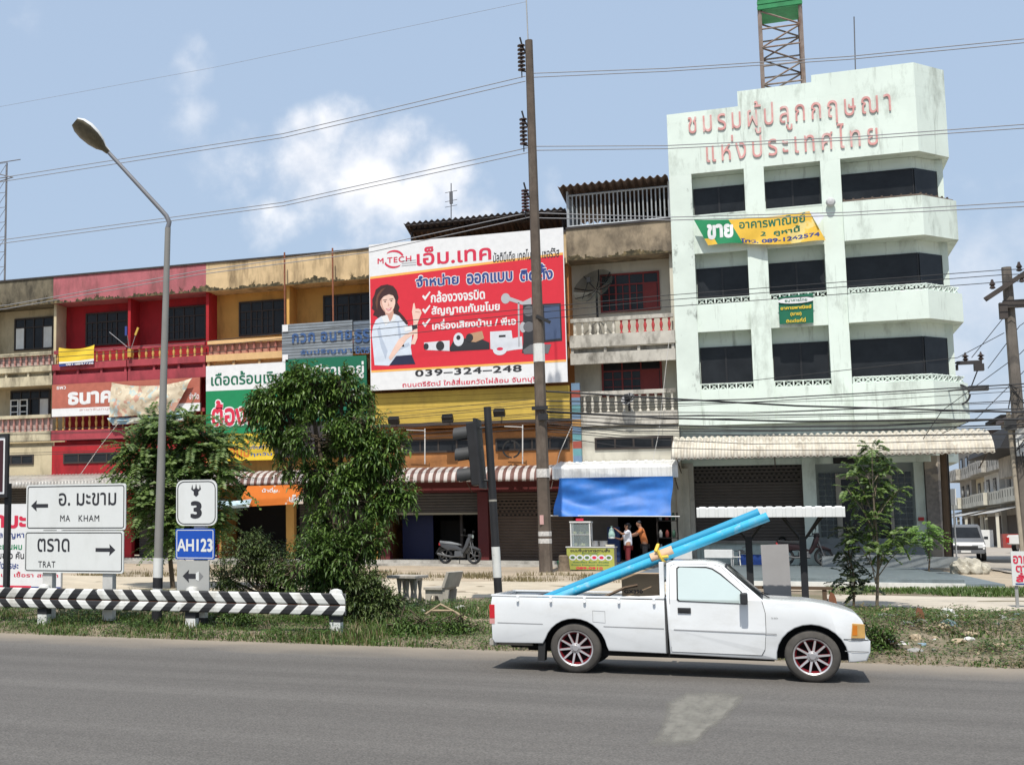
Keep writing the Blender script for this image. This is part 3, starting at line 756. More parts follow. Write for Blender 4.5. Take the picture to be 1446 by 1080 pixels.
# 6 corner building
m_mint = mat('pale_mint_render', (.68, .76, .685), .8, .05, .8, stain=(.17, .19, .15), sa=.6, ss=1.1, sz=.4, cut=(.53, .74), st2=((.13, .14, .11), .6, 3.2, .10, (.57, .72)))
m_mint_g = mat('mint_render_grimy', (.64, .71, .645), .85, .06, 1.2, stain=(.05, .05, .04), sa=.85, ss=1.6, sz=.6, cut=(.56, .70))
gb = thing('corner_building', 'pale mint four storey corner building with pink lettering across its top band', 'building', (1.2, 52, .78))
XL, XR = -3.09, 5.02; XC, YC = 6.1, 51.3
def chamf(x0, y0, z0, z1, mb, d=.0, back=62.):
    poly_ = [(x0, y0 - d), (XR + .03, y0 - d), (XC + d, YC - d * .4), (XC + d, back), (x0, back)]
    mb.prismz(poly_, z0, z1)
    return mb
q = MB(); chamf(XL, 50, 14.95, 16.9, q); q.build('top_band', m_mint, gb)
q = MB(); chamf(XL, 50, 16.902, 17.28, q); q.build('top_band_rim', m_mint, gb)
q = MB(); q.box(-.64, XR, 50.001, 50.3, 17.282, 17.84); q.prismz([(1.82, 50.002), (XR + .03, 50.002), (XC, YC), (XC, 55), (XC - .3, 55), (XC - .3, YC + .15), (XR - .1, 50.3), (1.82, 50.3)], 17.84, 18.1)
q.prismz([(XR + .002, 50.002), (XR + .03, 50.002), (XC, YC), (XC, 55), (XC - .3, 55), (XC - .3, YC + .15), (XR + .002, 50.3)], 17.282, 17.838)
q.build('stepped_parapet', m_mint, gb)
for zb_, zt_, lat in ((11.98, 13.36, 0), (9.1, 10.08, .24), (5.72, 6.98, .24)):
    for (a, c) in ((-2.32, -.54), (.12, 1.96)):
        q = MB(); q.box(a, c, 50.06, 50.22, zb_, zt_); q.build('parapet_panel', m_mint, gb)
        if lat:
            l = MB()
            n = 6
            for i in range(n):
                u = a + (c - a) * i / n; v = a + (c - a) * (i + 1) / n; z0, z1 = zt_, zt_ + lat
                l.box(u, v, 50.07, 50.17, z0, z0 + .035); l.box(u, v, 50.07, 50.17, z1 - .035, z1)
                l.box(u, u + .05, 50.07, 50.17, z0 + .035, z1 - .035)
                l.bar((u + .08, 50.12, z0 + .03), (v - .03, 50.12, z1 - .03), .035); l.bar((u + .08, 50.12, z1 - .03), (v - .03, 50.12, z0 + .03), .035)
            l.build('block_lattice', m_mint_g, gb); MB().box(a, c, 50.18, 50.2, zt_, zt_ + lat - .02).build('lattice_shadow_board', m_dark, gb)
        else: MB().box(a, c, 50.05, 50.25, zt_, zt_ + .05).build('ledge', m_mint_g, gb)
    q = MB(); q.prismz([(2.6, 49.85), (XR + .03, 49.85), (XC + .12, YC - .08), (XC + .12, 58), (XC - .1, 58), (XC - .1, YC + .05), (XR - .05, 50.05), (2.6, 50.05)], zb_, zt_)
    q.prismz([(2.6, 50.05), (XR - .05, 50.05), (XC - .1, YC + .05), (XC - .1, 58), (2.6, 58)], zb_, zb_ + .15)
    cp = q.build('corner_balcony', m_mint, gb)
    l = MB()
    def edge(p, r, n, zt_=zt_, lat=lat):
        for i in range(n):
            a = [p[k] + (r[k] - p[k]) * i / n for k in (0, 1)]; c = [p[k] + (r[k] - p[k]) * (i + 1) / n for k in (0, 1)]
            if lat:
                for z in (zt_ + .02, zt_ + lat - .02): l.bar((a[0], a[1], z), (c[0], c[1], z), .04)
                l.bar((a[0], a[1], zt_), (a[0], a[1], zt_ + lat), .05); l.bar((a[0], a[1], zt_), (c[0], c[1], zt_ + lat), .04); l.bar((a[0], a[1], zt_ + lat), (c[0], c[1], zt_), .04)
            else:
                l.bar((a[0], a[1], zt_ + .03), (c[0], c[1], zt_ + .03), .07); l.bar((a[0], a[1], zt_), (a[0], a[1], zt_ + .12), .05)
    edge((2.65, 49.95), (XR, 49.95), 8); edge((XR, 49.95), (XC + .02, YC), 6)
    l.build('block_lattice', m_mint_g if lat else mat('rusty_rail', (.12, .09, .07), .9, .3, 4), cp)
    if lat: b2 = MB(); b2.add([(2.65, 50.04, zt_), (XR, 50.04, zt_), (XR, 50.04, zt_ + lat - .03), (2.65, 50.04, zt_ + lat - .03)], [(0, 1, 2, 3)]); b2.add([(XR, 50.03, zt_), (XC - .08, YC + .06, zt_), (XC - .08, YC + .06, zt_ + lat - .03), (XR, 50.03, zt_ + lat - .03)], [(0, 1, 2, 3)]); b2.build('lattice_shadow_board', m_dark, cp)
for a, c in ((XL, -2.32), (-.54, .12), (1.96, 2.6)):
    q = MB(); q.box(a, c, 50.001, 50.65, 5.72, 14.949); q.build('pillar', m_mint_g if a == XL else m_mint, gb)
q = MB()
q.prismz([(XL + .01, 50.651), (XR - .15, 50.651), (XC - .25, YC + .35), (XC - .25, 62), (XL + .01, 62)], 4.3, 14.94)
q.build('wall', m_mint, gb)
MB().box(XC - .6, XC - .2, YC + .15, YC + .9, 5.9, 14.94).build('end_pier', m_mint, gb)
for zg0, zg1 in ((13.1, 14.52), (10.1, 11.52), (7.0, 8.6)):
    for (a, c, s_) in ((-2.3, -.56, 'dd'), (.14, 1.94, 'dd'), (2.62, XR - .12, 'd')):
        window(gb, a, c, zg0, zg1, 50.64, s_, flat('black_frame', (.02, .02, .022), .4), transom=0, fw=.04, fd=.05)
    p0 = Vector((XR - .13, 50.64)); p1 = Vector((XC - .27, YC + .32)); dv = (p1 - p0).normalized(); nn = Vector((dv.y, -dv.x))
    q = MB(); e0 = p0 + dv * .0 + nn * .055; e1 = p1 - dv * .05 + nn * .03; i0 = e0 - nn * .03; i1 = e1 - nn * .03
    q.prismz([tuple(e0), tuple(e1), tuple(i1), tuple(i0)], zg0, zg1); q.build('corner_pane', m_glass, gb)
# fascia behind the awning and ground floor
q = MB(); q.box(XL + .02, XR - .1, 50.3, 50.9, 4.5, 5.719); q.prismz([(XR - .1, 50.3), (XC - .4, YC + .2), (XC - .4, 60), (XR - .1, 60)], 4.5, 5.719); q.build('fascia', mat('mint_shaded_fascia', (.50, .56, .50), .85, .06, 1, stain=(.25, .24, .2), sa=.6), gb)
MB().box(.9, 1.32, 50.5, 51.2, .78, 4.5).build('column', m_mint, gb)
q = MB(); q.prismz([(4.72, 50.7), (5.1, 50.7), (5.45, 51.3), (5.45, 51.9), (4.72, 51.9)], .78, 4.5); q.build('column', mat('pebble_column', (.22, .20, .18), .9, .2, 9, stain=(.42, .36, .28), sa=.8, ss=.6, sz=2, cut=(.5, .55)), gb)
MB().box(4.4, 4.7, 50.9, 51.2, .78, 4.5).build('door_pier', m_mint, gb)
shutter(gb, -2.75, .9, 1.62, 4.6, 51.0, mat('grey_brown_shutter', (.10, .085, .075), .6, .1, 2), perf=True)
MB().box(-2.8, .9, 50.85, 50.99, 1.52, 1.62).build('shutter_rail', m_conc_b, gb)
q = MB(); q.box(-2.9, .9, 51.02, 51.2, .78, 1.52); q.build('low_wall', m_mint, gb)
q = MB()
rr = random.Random(3)
for cx_ in (-1.15, -.35):
    for k in range(9): q.box(cx_ + rr.uniform(-.3, .25), cx_ + rr.uniform(-.1, .35), 51.014, 51.018, 1.15 + .03 * k, 1.17 + .03 * k)
q.build('paint_scrape', flat('brown_smear', (.24, .16, .14), .9), gb)
MB().box(-3.05, -2.7, 50.6, 51.1, .78, 4.4).build('column', m_grimyw, gb)
# glass block entrance
m_blk = mat('glass_block', (.045, .06, .065), .2, .3, 5, spec=.4)
m_grout = flat('grout', (.30, .33, .32), .8)
bx = MB(); cell = .205
def blk(x, z): bx.box(x + .018, x + cell - .018, 51.15, 51.2, z + .018, z + cell - .018)
q = MB(); q.box(1.34, 4.4, 51.2, 51.3, 1.7, 4.3); wl_ = q.build('glass_block_screen', m_grout, gb)
for i in range(3):
    for j in range(11): blk(1.42 + i * cell, 1.75 + j * cell)
for i in range(3):
    for j in range(11): blk(3.72 + i * cell, 1.75 + j * cell)
for i in range(8):
    for j in range(1, 3): blk(2.05 + i * cell, 1.75 + (11 - j) * cell)
bx.build('glass_block', m_blk, wl_)
MB().box(1.95, 2.12, 50.9, 51.19, 1.7, 3.75).build('door_jamb', m_conc_b, gb)
MB().box(3.62, 3.72, 50.9, 51.19, 1.7, 3.75).build('door_jamb', m_conc_b, gb)
MB().box(1.95, 3.72, 50.9, 51.19, 3.75, 3.95).build('door_head', m_conc_b, gb)
q = MB(); q.box(2.12, 3.62, 51.05, 51.12, 1.7, 3.749); dr = q.build('door', m_glass, gb)
q = MB(); q.box(2.84, 2.9, 51.0, 51.049, 1.7, 3.74); q.box(2.12, 3.62, 51.0, 51.048, 3.0, 3.05); q.build('mullion', m_frame, dr)
MB().box(1.9, 3.5, 50.6, 50.9, 4.3, 4.5).build('door_canopy', flat('black_canopy', (.02, .02, .02), .5), gb)
for i in range(5): MB().box(1.33, 4.5 - .0 * i + i * .02, 50.6 - i * .42, 50.6 - (i - 1) * .42 if i else 50.9, .782, 1.7 - i * .18).build('step', mat('terrazzo_step', (.20, .215, .215), .7, .15, 4, stain=(.12, .12, .115), sa=.5), gb)
MB().box(1.33, 5.3, 48.0, 48.5, .782, 1.12).build('planter_wall', mat('terrazzo_step', (.2, .2, .2)), gb)
MB().box(4.44, 4.6, 50.87, 50.64, 2.3, 2.42).build('house_plate', flat('red_plate', (.4, .03, .03)), gb)
# round letters of the club, standing off the wall
m_letter = mat('faded_pink_letter', (.62, .30, .28), .7, .15, 2, stain=(.75, .62, .58), sa=.7, ss=3)
zt1, zb1 = at(1071, 143, 50)[1], at(1071, 189, 50)[1]; zt2, zb2 = at(1180, 175, 50)[1], at(1180, 211, 50)[1]
q = MB(); text(q, 'ชมรมผู้ปลูกกฤษณา', -2.36, 4.28, zb1, zt1, 49.95, bold=.0, track=.16, depth=.03); q.build('lettering', m_letter, gb, fix=False)
q = MB(); text(q, 'แห่งประเทศไทย', -1.78, 3.82, zb2, zt2, 49.95, bold=.0, track=.16, depth=.03); q.build('lettering', m_letter, gb, fix=False)
q = MB(); ring = [(.42, 0)]
n_ = 28
vs = []
for i in range(n_):
    a = 2 * PI * i / n_
    for r in (.30, .36):
        for y_ in (0, .06): vs.append((r * math.cos(a), y_, r * math.sin(a)))
def ringmesh(mb, c, sc=1., gap=False, org_y=0):
    n0 = len(mb.v)
    for v in vs: mb.v.append((c[0] + v[0] * sc, c[1] + v[1], c[2] + v[2] * sc))
    for i in range(n_):
        if gap and i % 7 == 0: continue
        a = n0 + 4 * i; b_ = n0 + 4 * ((i + 1) % n_)
        for s1, s2 in ((0, 1), (1, 3), (3, 2), (2, 0)): mb.f.append((a + s1, b_ + s1, b_ + s2, a + s2)); mb.m.append(0)
# ================================================================== AWNINGS, SIGNS ON THE FACADES
m_stripe_w = mat('awning_white', (.50, .455, .42), .6, .1, 2); m_stripe_b = mat('awning_brown', (.15, .075, .06), .6, .15, 2)
prof_a = [(50.0, 4.40), (49.5, 4.36), (49.0, 4.24), (48.7, 4.06), (48.6, 3.88), (48.6, 3.78)]
GA = 'awnings over the shop doors'
awning('brown and white striped metal awning under the orange house', 'awning', 'striped_awning', -14.3, -6.95, prof_a, [m_stripe_w, m_stripe_b], .09, GA, stripe=.145, amp=.012)
awning('brown and white striped metal awning left of the tall bush, above the orange banner', 'awning', 'striped_awning', -21.5, -14.6, prof_a, [m_stripe_w, m_stripe_b], .09, GA, stripe=.145, amp=.012)
m_zinc = mat('zinc_sheet', (.50, .48, .44), .45, .12, 2, stain=(.25, .2, .16), sa=.5, ss=1.5, sz=.5, metal=.3)
awning('grey zinc awning on the beige and red houses behind the road signs', 'awning', 'zinc_awning', -32.5, -21.9, [(50, 4.42), (49.2, 4.25), (48.5, 4.05), (48.4, 3.8)], m_zinc, .16, GA)
awning('short white corrugated awning above the blue tarpaulin', 'awning', 'zinc_awning', -7.3, -3.05, [(50, 4.5), (48.05, 4.22), (48.0, 4.16), (48.0, 3.8)], mat('white_zinc', (.72, .72, .70), .45, .08, 2, stain=(.35, .34, .32), sa=.5, ss=2), .3, GA, amp=.012, rib=True)
m_cream = mat('cream_fibre_sheet', (.60, .555, .47), .8, .1, 1.5, stain=(.22, .18, .13), sa=.65, ss=1.6, sz=.8, cut=(.5, .7))
aw = awning('long cream corrugated barrel awning along the corner building', 'awning', 'barrel_awning', -3.22, 6.4, [(50.05, 5.28), (49.4, 5.24), (48.7, 5.12), (48.1, 4.93), (47.7, 4.68), (47.5, 4.38)], m_cream, .20, GA, amp=.045)
def board(label, cat, name, x0, x1, z0, z1, y, m, d=.1, group=None, frame=None):
    b = thing(name, label, cat, ((x0 + x1) / 2, y, z0), group)
    MB().box(x0, x1, y, y + d, z0, z1).build('panel', m, b)
    return b
def writing(par, items, m, y, name='lettering'):
    for it in items:
        q = MB(); text(q, it[0], it[1], it[2], it[3], it[4], y, bold=it[5] if len(it) > 5 else 0., track=it[6] if len(it) > 6 else 0.)
        q.build(name, m, par, fix=False)
def T(s, px0, py0, px1, py1, Y, bold=.012, track=0.):     # text box from the picture, on plane Y
    tr = abs((py0 + py1) / 2 - 755) * 2.1e-4 * (px1 - px0) / 2
    if tr > .35 * (py1 - py0): tr = .35 * (py1 - py0)
    py0 += tr; py1 -= tr
    a = at(px0, py0, Y); b_ = at(px1, py1, Y); c = at(px1, py0, Y); d = at(px0, py1, Y)
    return (s, a[0], b_[0], (d[1] + b_[1]) / 2, (a[1] + c[1]) / 2, bold, track)
k_white = flat('print_white', (.72, .72, .72), .5); k_red = flat('print_red', (.62, .028, .045), .45, var=.03); k_black = flat('print_black', (.03, .03, .035), .5)
k_navy = flat('print_navy', (.035, .06, .22), .5); k_crim = flat('print_crimson', (.60, .03, .07), .5); k_green = flat('print_green', (.012, .22, .085), .5)
k_dgreen = flat('print_dark_green', (.01, .13, .07), .5); k_yel = flat('print_yellow', (.75, .52, .04), .5); k_oran = flat('print_orange', (.72, .22, .03), .5)
k_skin = flat('print_skin', (.70, .42, .33), .5); k_grey = flat('print_grey', (.42, .42, .44), .5); k_hair = flat('print_hair', (.05, .02, .02), .5); k_lgrey = flat('print_pale_grey', (.62, .64, .68), .5)
k_tan = flat('print_tan', (.45, .27, .16), .5); k_blue = flat('print_blue', (.03, .12, .45), .5)
# ---- the big billboard
YB = 49.35
bb = thing('billboard', 'large red and white electronics billboard with a woman holding a camera', 'billboard', (-10.6, YB, 7.41))
XA, XZ = -14.38, -6.86
MB().box(XA, XZ, YB, YB + .06, 7.43, 13.24).build('panel', k_white, bb)
q = MB(); poly(q, [(XA + .03, 8.22), (XZ - .03, 8.26), (XZ - .03, 12.20), (XA + .03, 11.86)], YB - .004); q.build('red_field', k_red, bb)
q = MB(); poly(q, [(XA + .03, 11.86), (XZ - .03, 12.20), (XZ - .03, 12.29), (XA + .03, 11.95)], YB - .004); poly(q, [(XA + .03, 8.14), (XZ - .03, 8.18), (XZ - .03, 8.26), (XA + .03, 8.22)], YB - .004); q.build('orange_band', flat('print_amber', (.80, .42, .10)), bb)
YT = YB - .008
writing(bb, [T('เอ็ม.เทค', 588, 341, 694, 376, YT, .02)], k_crim, YT)
writing(bb, [T('มัลติมีเดีย เทคโนโลยี เซอร์วิส', 696, 348, 790, 371, YT, .016)], k_black, YT)
writing(bb, [T('M.TECH', 533, 361, 581, 373, YT, .02, .06)], k_crim, YT)
q = MB()
for i, (a0, a1) in enumerate(((.35, 2.2), (3.6, 5.3))):
    cx_, cz_ = at(556, 366, YT)
    o_ = ell(cx_, cz_, .42, .36, 16, a0, a1); n_i = ell(cx_ + (.05 if i else -.05), cz_, .40, .29, 16, a0, a1)
    poly(q, o_ + n_i[::-1], YT)
q.build('emblem', k_crim, bb, fix=False)
q = MB()
for k in range(3): z = at(561, 370 + 3.2 * k, YT)[1]; q.add([(at(561, 0, YT)[0], YT, z), (at(581, 0, YT)[0], YT, z), (at(581, 0, YT)[0], YT, z + .03), (at(561, 0, YT)[0], YT, z + .03)], [(0, 1, 2, 3)])
q.build('small_print', k_grey, bb)
l1 = [T('จำหน่าย', 587, 385, 648, 406, YT, .034), T('ออกแบบ', 659, 382, 724, 402, YT, .034), T('ติดตั้ง', 734, 371, 781, 398, YT, .034)]
writing(bb, [(a, b_ - .03, c + .03, d - .03, e + .03, .075) for a, b_, c, d, e, f, g in l1], k_white, YT, 'lettering_outline')
writing(bb, l1, k_navy, YT - .004)
writing(bb, [T('กล้องวงจรปิด', 608, 406, 685, 428, YT, .032), T('สัญญาณกันขโมย', 609, 425, 706, 447, YT, .032), T('เครื่องเสียงบ้าน / พีเอ', 610, 444, 729, 466, YT, .032)], k_white, YT)
for (px_, py_) in ((602, 419), (602, 438), (602, 457)):
    q = MB(); x, z = at(px_, py_, YT); poly(q, [(x - .17, z + .02), (x - .11, z + .08), (x - .05, z), (x + .13, z + .2), (x + .17, z + .16), (x - .05, z - .14)], YT); q.build('tick', k_white, bb)
writing(bb, [T('039–324–248', 586, 515, 737, 532, YT, .026, .05)], k_black, YT)
writing(bb, [T('ถนนตรีรัตน์ ใกล้สี่แยกวัดไผ่ล้อม จันทบุรี', 568, 529, 758, 549, YT, .014)], k_crim, YT)
def pp(mb, pts, y, mi=0): return poly(mb, [at(a, b_, y) for a, b_ in pts], y, mi)
def z3(pts): return [(500 + a / 3.375, 300 + b_ / 3.375) for a, b_ in pts]      # measured on an enlarged view
# the printed woman
y0 = YB - .008
def pr(name, m, y, pts=None, e=None):
    q = MB()
    if pts: pp(q, z3(pts), y)
    else: poly(q, ell(*at(500 + e[0] / 3.375, 300 + e[1] / 3.375, y), e[2], e[3]), y)
    q.build(name, m, bb)
k_sh = flat('print_shirt', (.60, .66, .74), .5); k_sh2 = flat('print_shirt_fold', (.44, .50, .60), .5); k_hl = flat('print_hair_light', (.13, .055, .035), .5); k_sk2 = flat('print_skin_tone', (.56, .31, .24), .5); k_sk = flat('print_face', (.76, .53, .44), .5)
pr('printed_hair', k_hair, y0, [(88, 440), (86, 415), (97, 392), (103, 368), (128, 349), (158, 343), (186, 351), (203, 372), (212, 405), (206, 428), (217, 452), (211, 470), (226, 486), (214, 500), (190, 492), (168, 506), (140, 498), (122, 512), (106, 496), (90, 490), (97, 470), (84, 458)])
pr('printed_hair_light', k_hl, y0 - .002, [(102, 430), (108, 396), (128, 368), (150, 358), (130, 380), (116, 405), (112, 440), (110, 470)])
pr('printed_shirt', k_sh, y0 - .003, [(84, 580), (90, 545), (104, 512), (130, 494), (158, 500), (192, 484), (222, 496), (244, 520), (262, 548), (278, 552), (276, 600), (270, 640), (276, 682), (196, 690), (166, 730), (98, 728)])
pr('printed_shirt_fold', k_sh2, y0 - .005, [(110, 560), (122, 540), (134, 600), (160, 660), (150, 700), (128, 640)]); pr('printed_shirt_fold', k_sh2, y0 - .005, [(205, 520), (214, 520), (226, 600), (240, 640), (228, 640), (212, 590)]); pr('printed_shirt_fold', k_sh2, y0 - .005, [(200, 640), (262, 620), (266, 634), (206, 660)])
pr('printed_collar', k_white, y0 - .006, [(128, 496), (158, 488), (170, 520), (150, 540)]); pr('printed_collar', k_white, y0 - .006, [(188, 484), (200, 488), (196, 512), (176, 522)])
pr('printed_neck', k_sk2, y0 - .0055, [(146, 470), (186, 462), (190, 490), (172, 520), (152, 500)])
pr('printed_face', k_sk, y0 - .0065, [(124, 425), (130, 402), (146, 388), (168, 384), (186, 392), (196, 412), (196, 434), (190, 456), (178, 474), (166, 482), (150, 478), (134, 460), (126, 442)])
pr('printed_cheek', k_sk2, y0 - .0075, [(124, 425), (130, 402), (136, 400), (132, 430), (140, 456), (150, 472), (148, 477), (134, 460)])
pr('printed_hand', k_sk, y0 - .006, [(276, 474), (282, 434), (288, 432), (293, 460), (306, 458), (318, 464), (322, 480), (314, 498), (302, 530), (284, 526)]); pr('printed_finger_line', k_sk2, y0 - .0075, [(292, 470), (314, 474), (313, 478), (292, 476)])
pr('printed_forearm', k_sk, y0 - .006, [(282, 524), (302, 530), (302, 598), (290, 628), (270, 628), (284, 590)])
pr('printed_arm', k_sk, y0 - .007, [(164, 692), (186, 650), (212, 606), (240, 584), (262, 572), (284, 562), (292, 572), (278, 584), (252, 604), (226, 640), (204, 668), (174, 706)])
pr('printed_skirt', flat('print_dark_skirt', (.02, .025, .06), .5), y0 - .006, [(168, 728), (200, 684), (275, 678), (292, 722)]); pr('printed_hair_lock', k_hair, y0 - .0066, [(198, 470), (216, 474), (240, 500), (258, 528), (250, 536), (226, 508)])
pr('printed_fringe', k_hair, y0 - .009, [(122, 428), (118, 400), (140, 374), (176, 374), (198, 402), (198, 420), (186, 396), (166, 390), (142, 400), (130, 412)])
for e in ((148, 425), (178, 421)): pr('printed_eye', k_hair, y0 - .009, e=(e[0], e[1], .042, .022)); pr('printed_eyebrow', k_hl, y0 - .009, [(e[0] - 10, e[1] - 8), (e[0] + 9, e[1] - 11), (e[0] + 9, e[1] - 8), (e[0] - 10, e[1] - 5)])
pr('printed_nose', k_sk2, y0 - .009, [(163, 428), (168, 444), (160, 447)]); pr('printed_lips', k_crim, y0 - .009, [(150, 458), (164, 459), (180, 452), (174, 465), (162, 469)]); pr('printed_teeth', k_white, y0 - .0105, [(154, 460), (164, 461), (176, 456), (170, 463), (162, 465)])
pr('printed_camera', k_white, y0 - .009, [(238, 545), (275, 536), (278, 560), (242, 568)]); pr('printed_lens', k_black, y0 - .012, [(275, 538), (300, 534), (302, 552), (278, 560)])
# the printed equipment
pr('printed_camera_body', k_lgrey, y0, [(333, 620), (420, 612), (455, 610), (455, 660), (340, 655)])
pr('printed_recorder', k_black, y0 - .003, [(455, 645), (475, 608), (530, 600), (610, 605), (645, 620), (645, 652), (458, 662)])
pr('printed_dome_camera', k_lgrey, y0 - .006, e=(498, 605, .20, .26)); pr('printed_alarm_panel', k_lgrey, y0, [(648, 568), (750, 562), (755, 600), (800, 590), (803, 650), (760, 655), (700, 665), (650, 650)])
pr('printed_siren', k_lgrey, y0 - .003, e=(695, 655, .26, .2)); pr('printed_siren_light', k_crim, y0 - .006, e=(695, 650, .12, .06))
for e in ((343, 638, .1, .12), (410, 635, .16, .18), (497, 596, .08, .09), (550, 597, .14, .16)): pr('printed_lens', k_black, y0 - .012, e=e)
pr('printed_display', k_black, y0 - .004, [(690, 585), (722, 583), (722, 593), (690, 595)])
pr('printed_loudspeaker', k_black, y0, [(805, 440), (985, 432), (992, 612), (905, 620), (900, 680), (800, 670), (806, 620)])
pr('printed_bullet_camera', k_tan, y0 - .008, [(545, 578), (610, 565), (620, 600), (580, 618), (548, 615)])
pr('printed_speaker_front', flat('print_slate', (.06, .09, .17)), y0 - .004, [(905, 445), (978, 440), (985, 600), (912, 608)])
pr('printed_microphone', k_grey, y0, e=(722, 410, .17, .2)); pr('printed_microphone_handle', k_grey, y0 - .003, [(735, 400), (805, 425), (845, 405), (846, 438), (800, 440), (735, 420)])
pr('printed_stand', k_grey, y0 - .003, [(780, 430), (788, 430), (790, 640), (782, 640)]); pr('printed_receiver', k_grey, y0 - .004, e=(805, 547, .12, .2))
for b_ in (470, 545): pr('printed_cone', flat('print_dim_grey', (.13, .13, .14)), y0 - .005, e=(832, b_, .2, .2))
pr('printed_keyboard', flat('print_dim_grey', (.13, .13, .14)), y0 - .006, [(805, 655), (840, 630), (940, 628), (925, 672), (810, 675)])
fr = MB()
for x in (-14, -11.8, -9.4, -7.2): fr.bar((x, YB + .1, 7.45), (x, YB + .1, 13.2), .07); fr.bar((x, YB + .1, 12.6), (x, 50, 12.6), .05); fr.bar((x, YB + .1, 9), (x, 50, 9), .05)
fr.build('support_frame', flat('dark_steel', (.04, .035, .035)), bb)
# yellow slat panel under it, with four floodlights
ys = thing('slat_screen', 'mustard yellow horizontal slat screen under the red billboard', 'screen', (-10.6, 49.7, 6.1))
q = MB(); m_must = mat('mustard_paint', (.52, .36, .065), .65, .1, 1.5, stain=(.3, .2, .05), sa=.4, ss=1.5, sz=.4)
for i in range(6): z = 6.12 + i * .205; q.box(-14.3, -6.86, 49.68, 49.72, z, z + .195); 
for x in (-12.4, -10.4, -8.4): q.box(x, x + .02, 49.675, 49.68, 6.12, 7.33)
q.box(-14.3, -6.86, 49.73, 49.76, 6.12, 7.34); q.build('slats', m_must, ys)
MB().box(-14.35, -6.82, 49.6, 49.78, 6.0, 6.11).build('bottom_rail', flat('dark_rail', (.06, .045, .04)), ys)
for i, (px_, py_) in enumerate(((556, 594), (632, 591), (705, 583))):
    x, z = at(px_, py_, 49.2)
    fl = thing('floodlight', ['small black floodlight under the billboard nearest the tall leafy tree', 'small black floodlight under the middle of the billboard', 'black floodlight under the billboard beside the traffic light pole'][i], 'floodlight', (x, 49.2, z), 'floodlights under the billboard')
    M = Matrix.Rotation(rad(35), 3, 'X')
    MB().obox((x, 49.2, z), .42, .2, .26, M).build('housing', flat('black_metal', (.015, .015, .016), .5), fl, bevel=.015)
    q = MB(); q.tube([(x, 49.3, z - .1), (x, 49.7, z - .05)], .025, 6); q.build('arm', flat('black_metal', (.015, .015, .016)), fl)
    MB().obox((x, 49.16, z + .13), .36, .15, .01, M).build('lens', m_glass, fl)
# ---- grey corrugated old sign
gsn = thing('old_sign', 'weathered grey corrugated sign with faded blue letters', 'sign', (-16.7, 49.5, 8.8))
q = MB(); x0, z1 = at(398, 458, 49.5); x1, z0 = at(498, 505, 49.5)
m_gs = mat('weathered_blue_grey', (.20, .225, .25), .85, .15, 1.2, stain=(.13, .135, .13), sa=.5, ss=2, sz=5)
def hcorr(mb, x0, x1, z0, z1, y, p=.12, a=.007):
    n = int((z1 - z0) / p * 5)
    mb.grid(lambda u, v: (x0 + (x1 - x0) * u, y - a * math.sin(2 * PI * v * (z1 - z0) / p), z0 + (z1 - z0) * v), 1, n)
    mb.box(x0, x1, y + .03, y + .05, z0, z1)
hcorr(q, x0, x1, z0 - .02, z1 - .02, 49.5); q.build('panel', m_gs, gsn, fix=False)
q = MB(); hcorr(q, x1 + .02, -14.4, z0 + .25, z1 - .05, 49.58); q.build('side_panel', mat('slate_sheet', (.13, .16, .20), .85, .15), gsn, fix=False)
k_fade = flat('faded_blue_letter', (.045, .10, .24), .8, var=.2)
writing(gsn, [T('กวก อนาย', 412, 466, 497, 485, 49.46, .03, .06), T('รับปริญญา', 424, 490, 497, 502, 49.46, .03, .05)], k_fade, 49.46)
writing(gsn, [T('ธร', 501, 464, 522, 484, 49.54, .03), T('มิตร', 502, 488, 522, 500, 49.54, .03)], k_fade, 49.54)
q = MB()
for (a, b_) in ((399, 459), (399, 501)): x, z = at(a, b_, 49.47); q.box(x, x + .24, 49.45, 49.47, z - .28, z)
q.build('white_patch', k_white, gsn)
q = MB()
for px_ in (402, 470): 
    x = at(px_, 400, 49.6)[0]; q.tube([(x, 49.6, 8.8), (x, 49.6, 13.3)], .035, 6)
q.build('rusty_pole', mat('rust', (.24, .09, .05), .9, .2), gsn)
# ---- green, white and yellow pawn sign
YS = 49.45
dn = thing('shop_sign', 'green white and yellow shop sign with large red Thai words, half hidden by the tree', 'sign', (-18, YS, 4.85))
x0 = -21.46; xm = at(403, 520, YS)[0]; x1 = at(518, 550, YS)[0]; ztop = at(293, 518, YS)[1]
MB().box(x0, xm, YS, YS + .08, 7.72, ztop + .03).build('white_panel', k_white, dn); MB().box(xm + .003, x1, YS, YS + .08, 6.3, ztop + .12).build('dark_green_panel', k_dgreen, dn)
MB().box(x0, xm, YS, YS + .08, 5.92, 7.717).build('green_panel', k_green, dn); 
writing(dn, [T('เดือดร้อนเงิน', 298, 521, 398, 545, YS - .006, .022)], k_dgreen, YS - .006)
writing(dn, [T('ใจมีงานอยู่', 425, 510, 514, 538, YS - .006, .022), T('ปรึกษาด่วน', 440, 545, 514, 560, YS - .006, .012)], k_white, YS - .006)
tt = [T('ต้องการ', 299, 562, 392, 602, YS - .006, .03)]
writing(dn, [(a, b_ - .05, c + .05, d - .05, e + .05, .085) for a, b_, c, d, e, f, g in tt], k_white, YS - .006, 'lettering_outline'); writing(dn, tt, k_crim, YS - .011)
ya, yb = at(320, 616, YS), at(387, 649, YS)
MB().box(ya[0], yb[0], YS, YS + .08, yb[1], 5.917).build('yellow_panel', k_yel, dn)
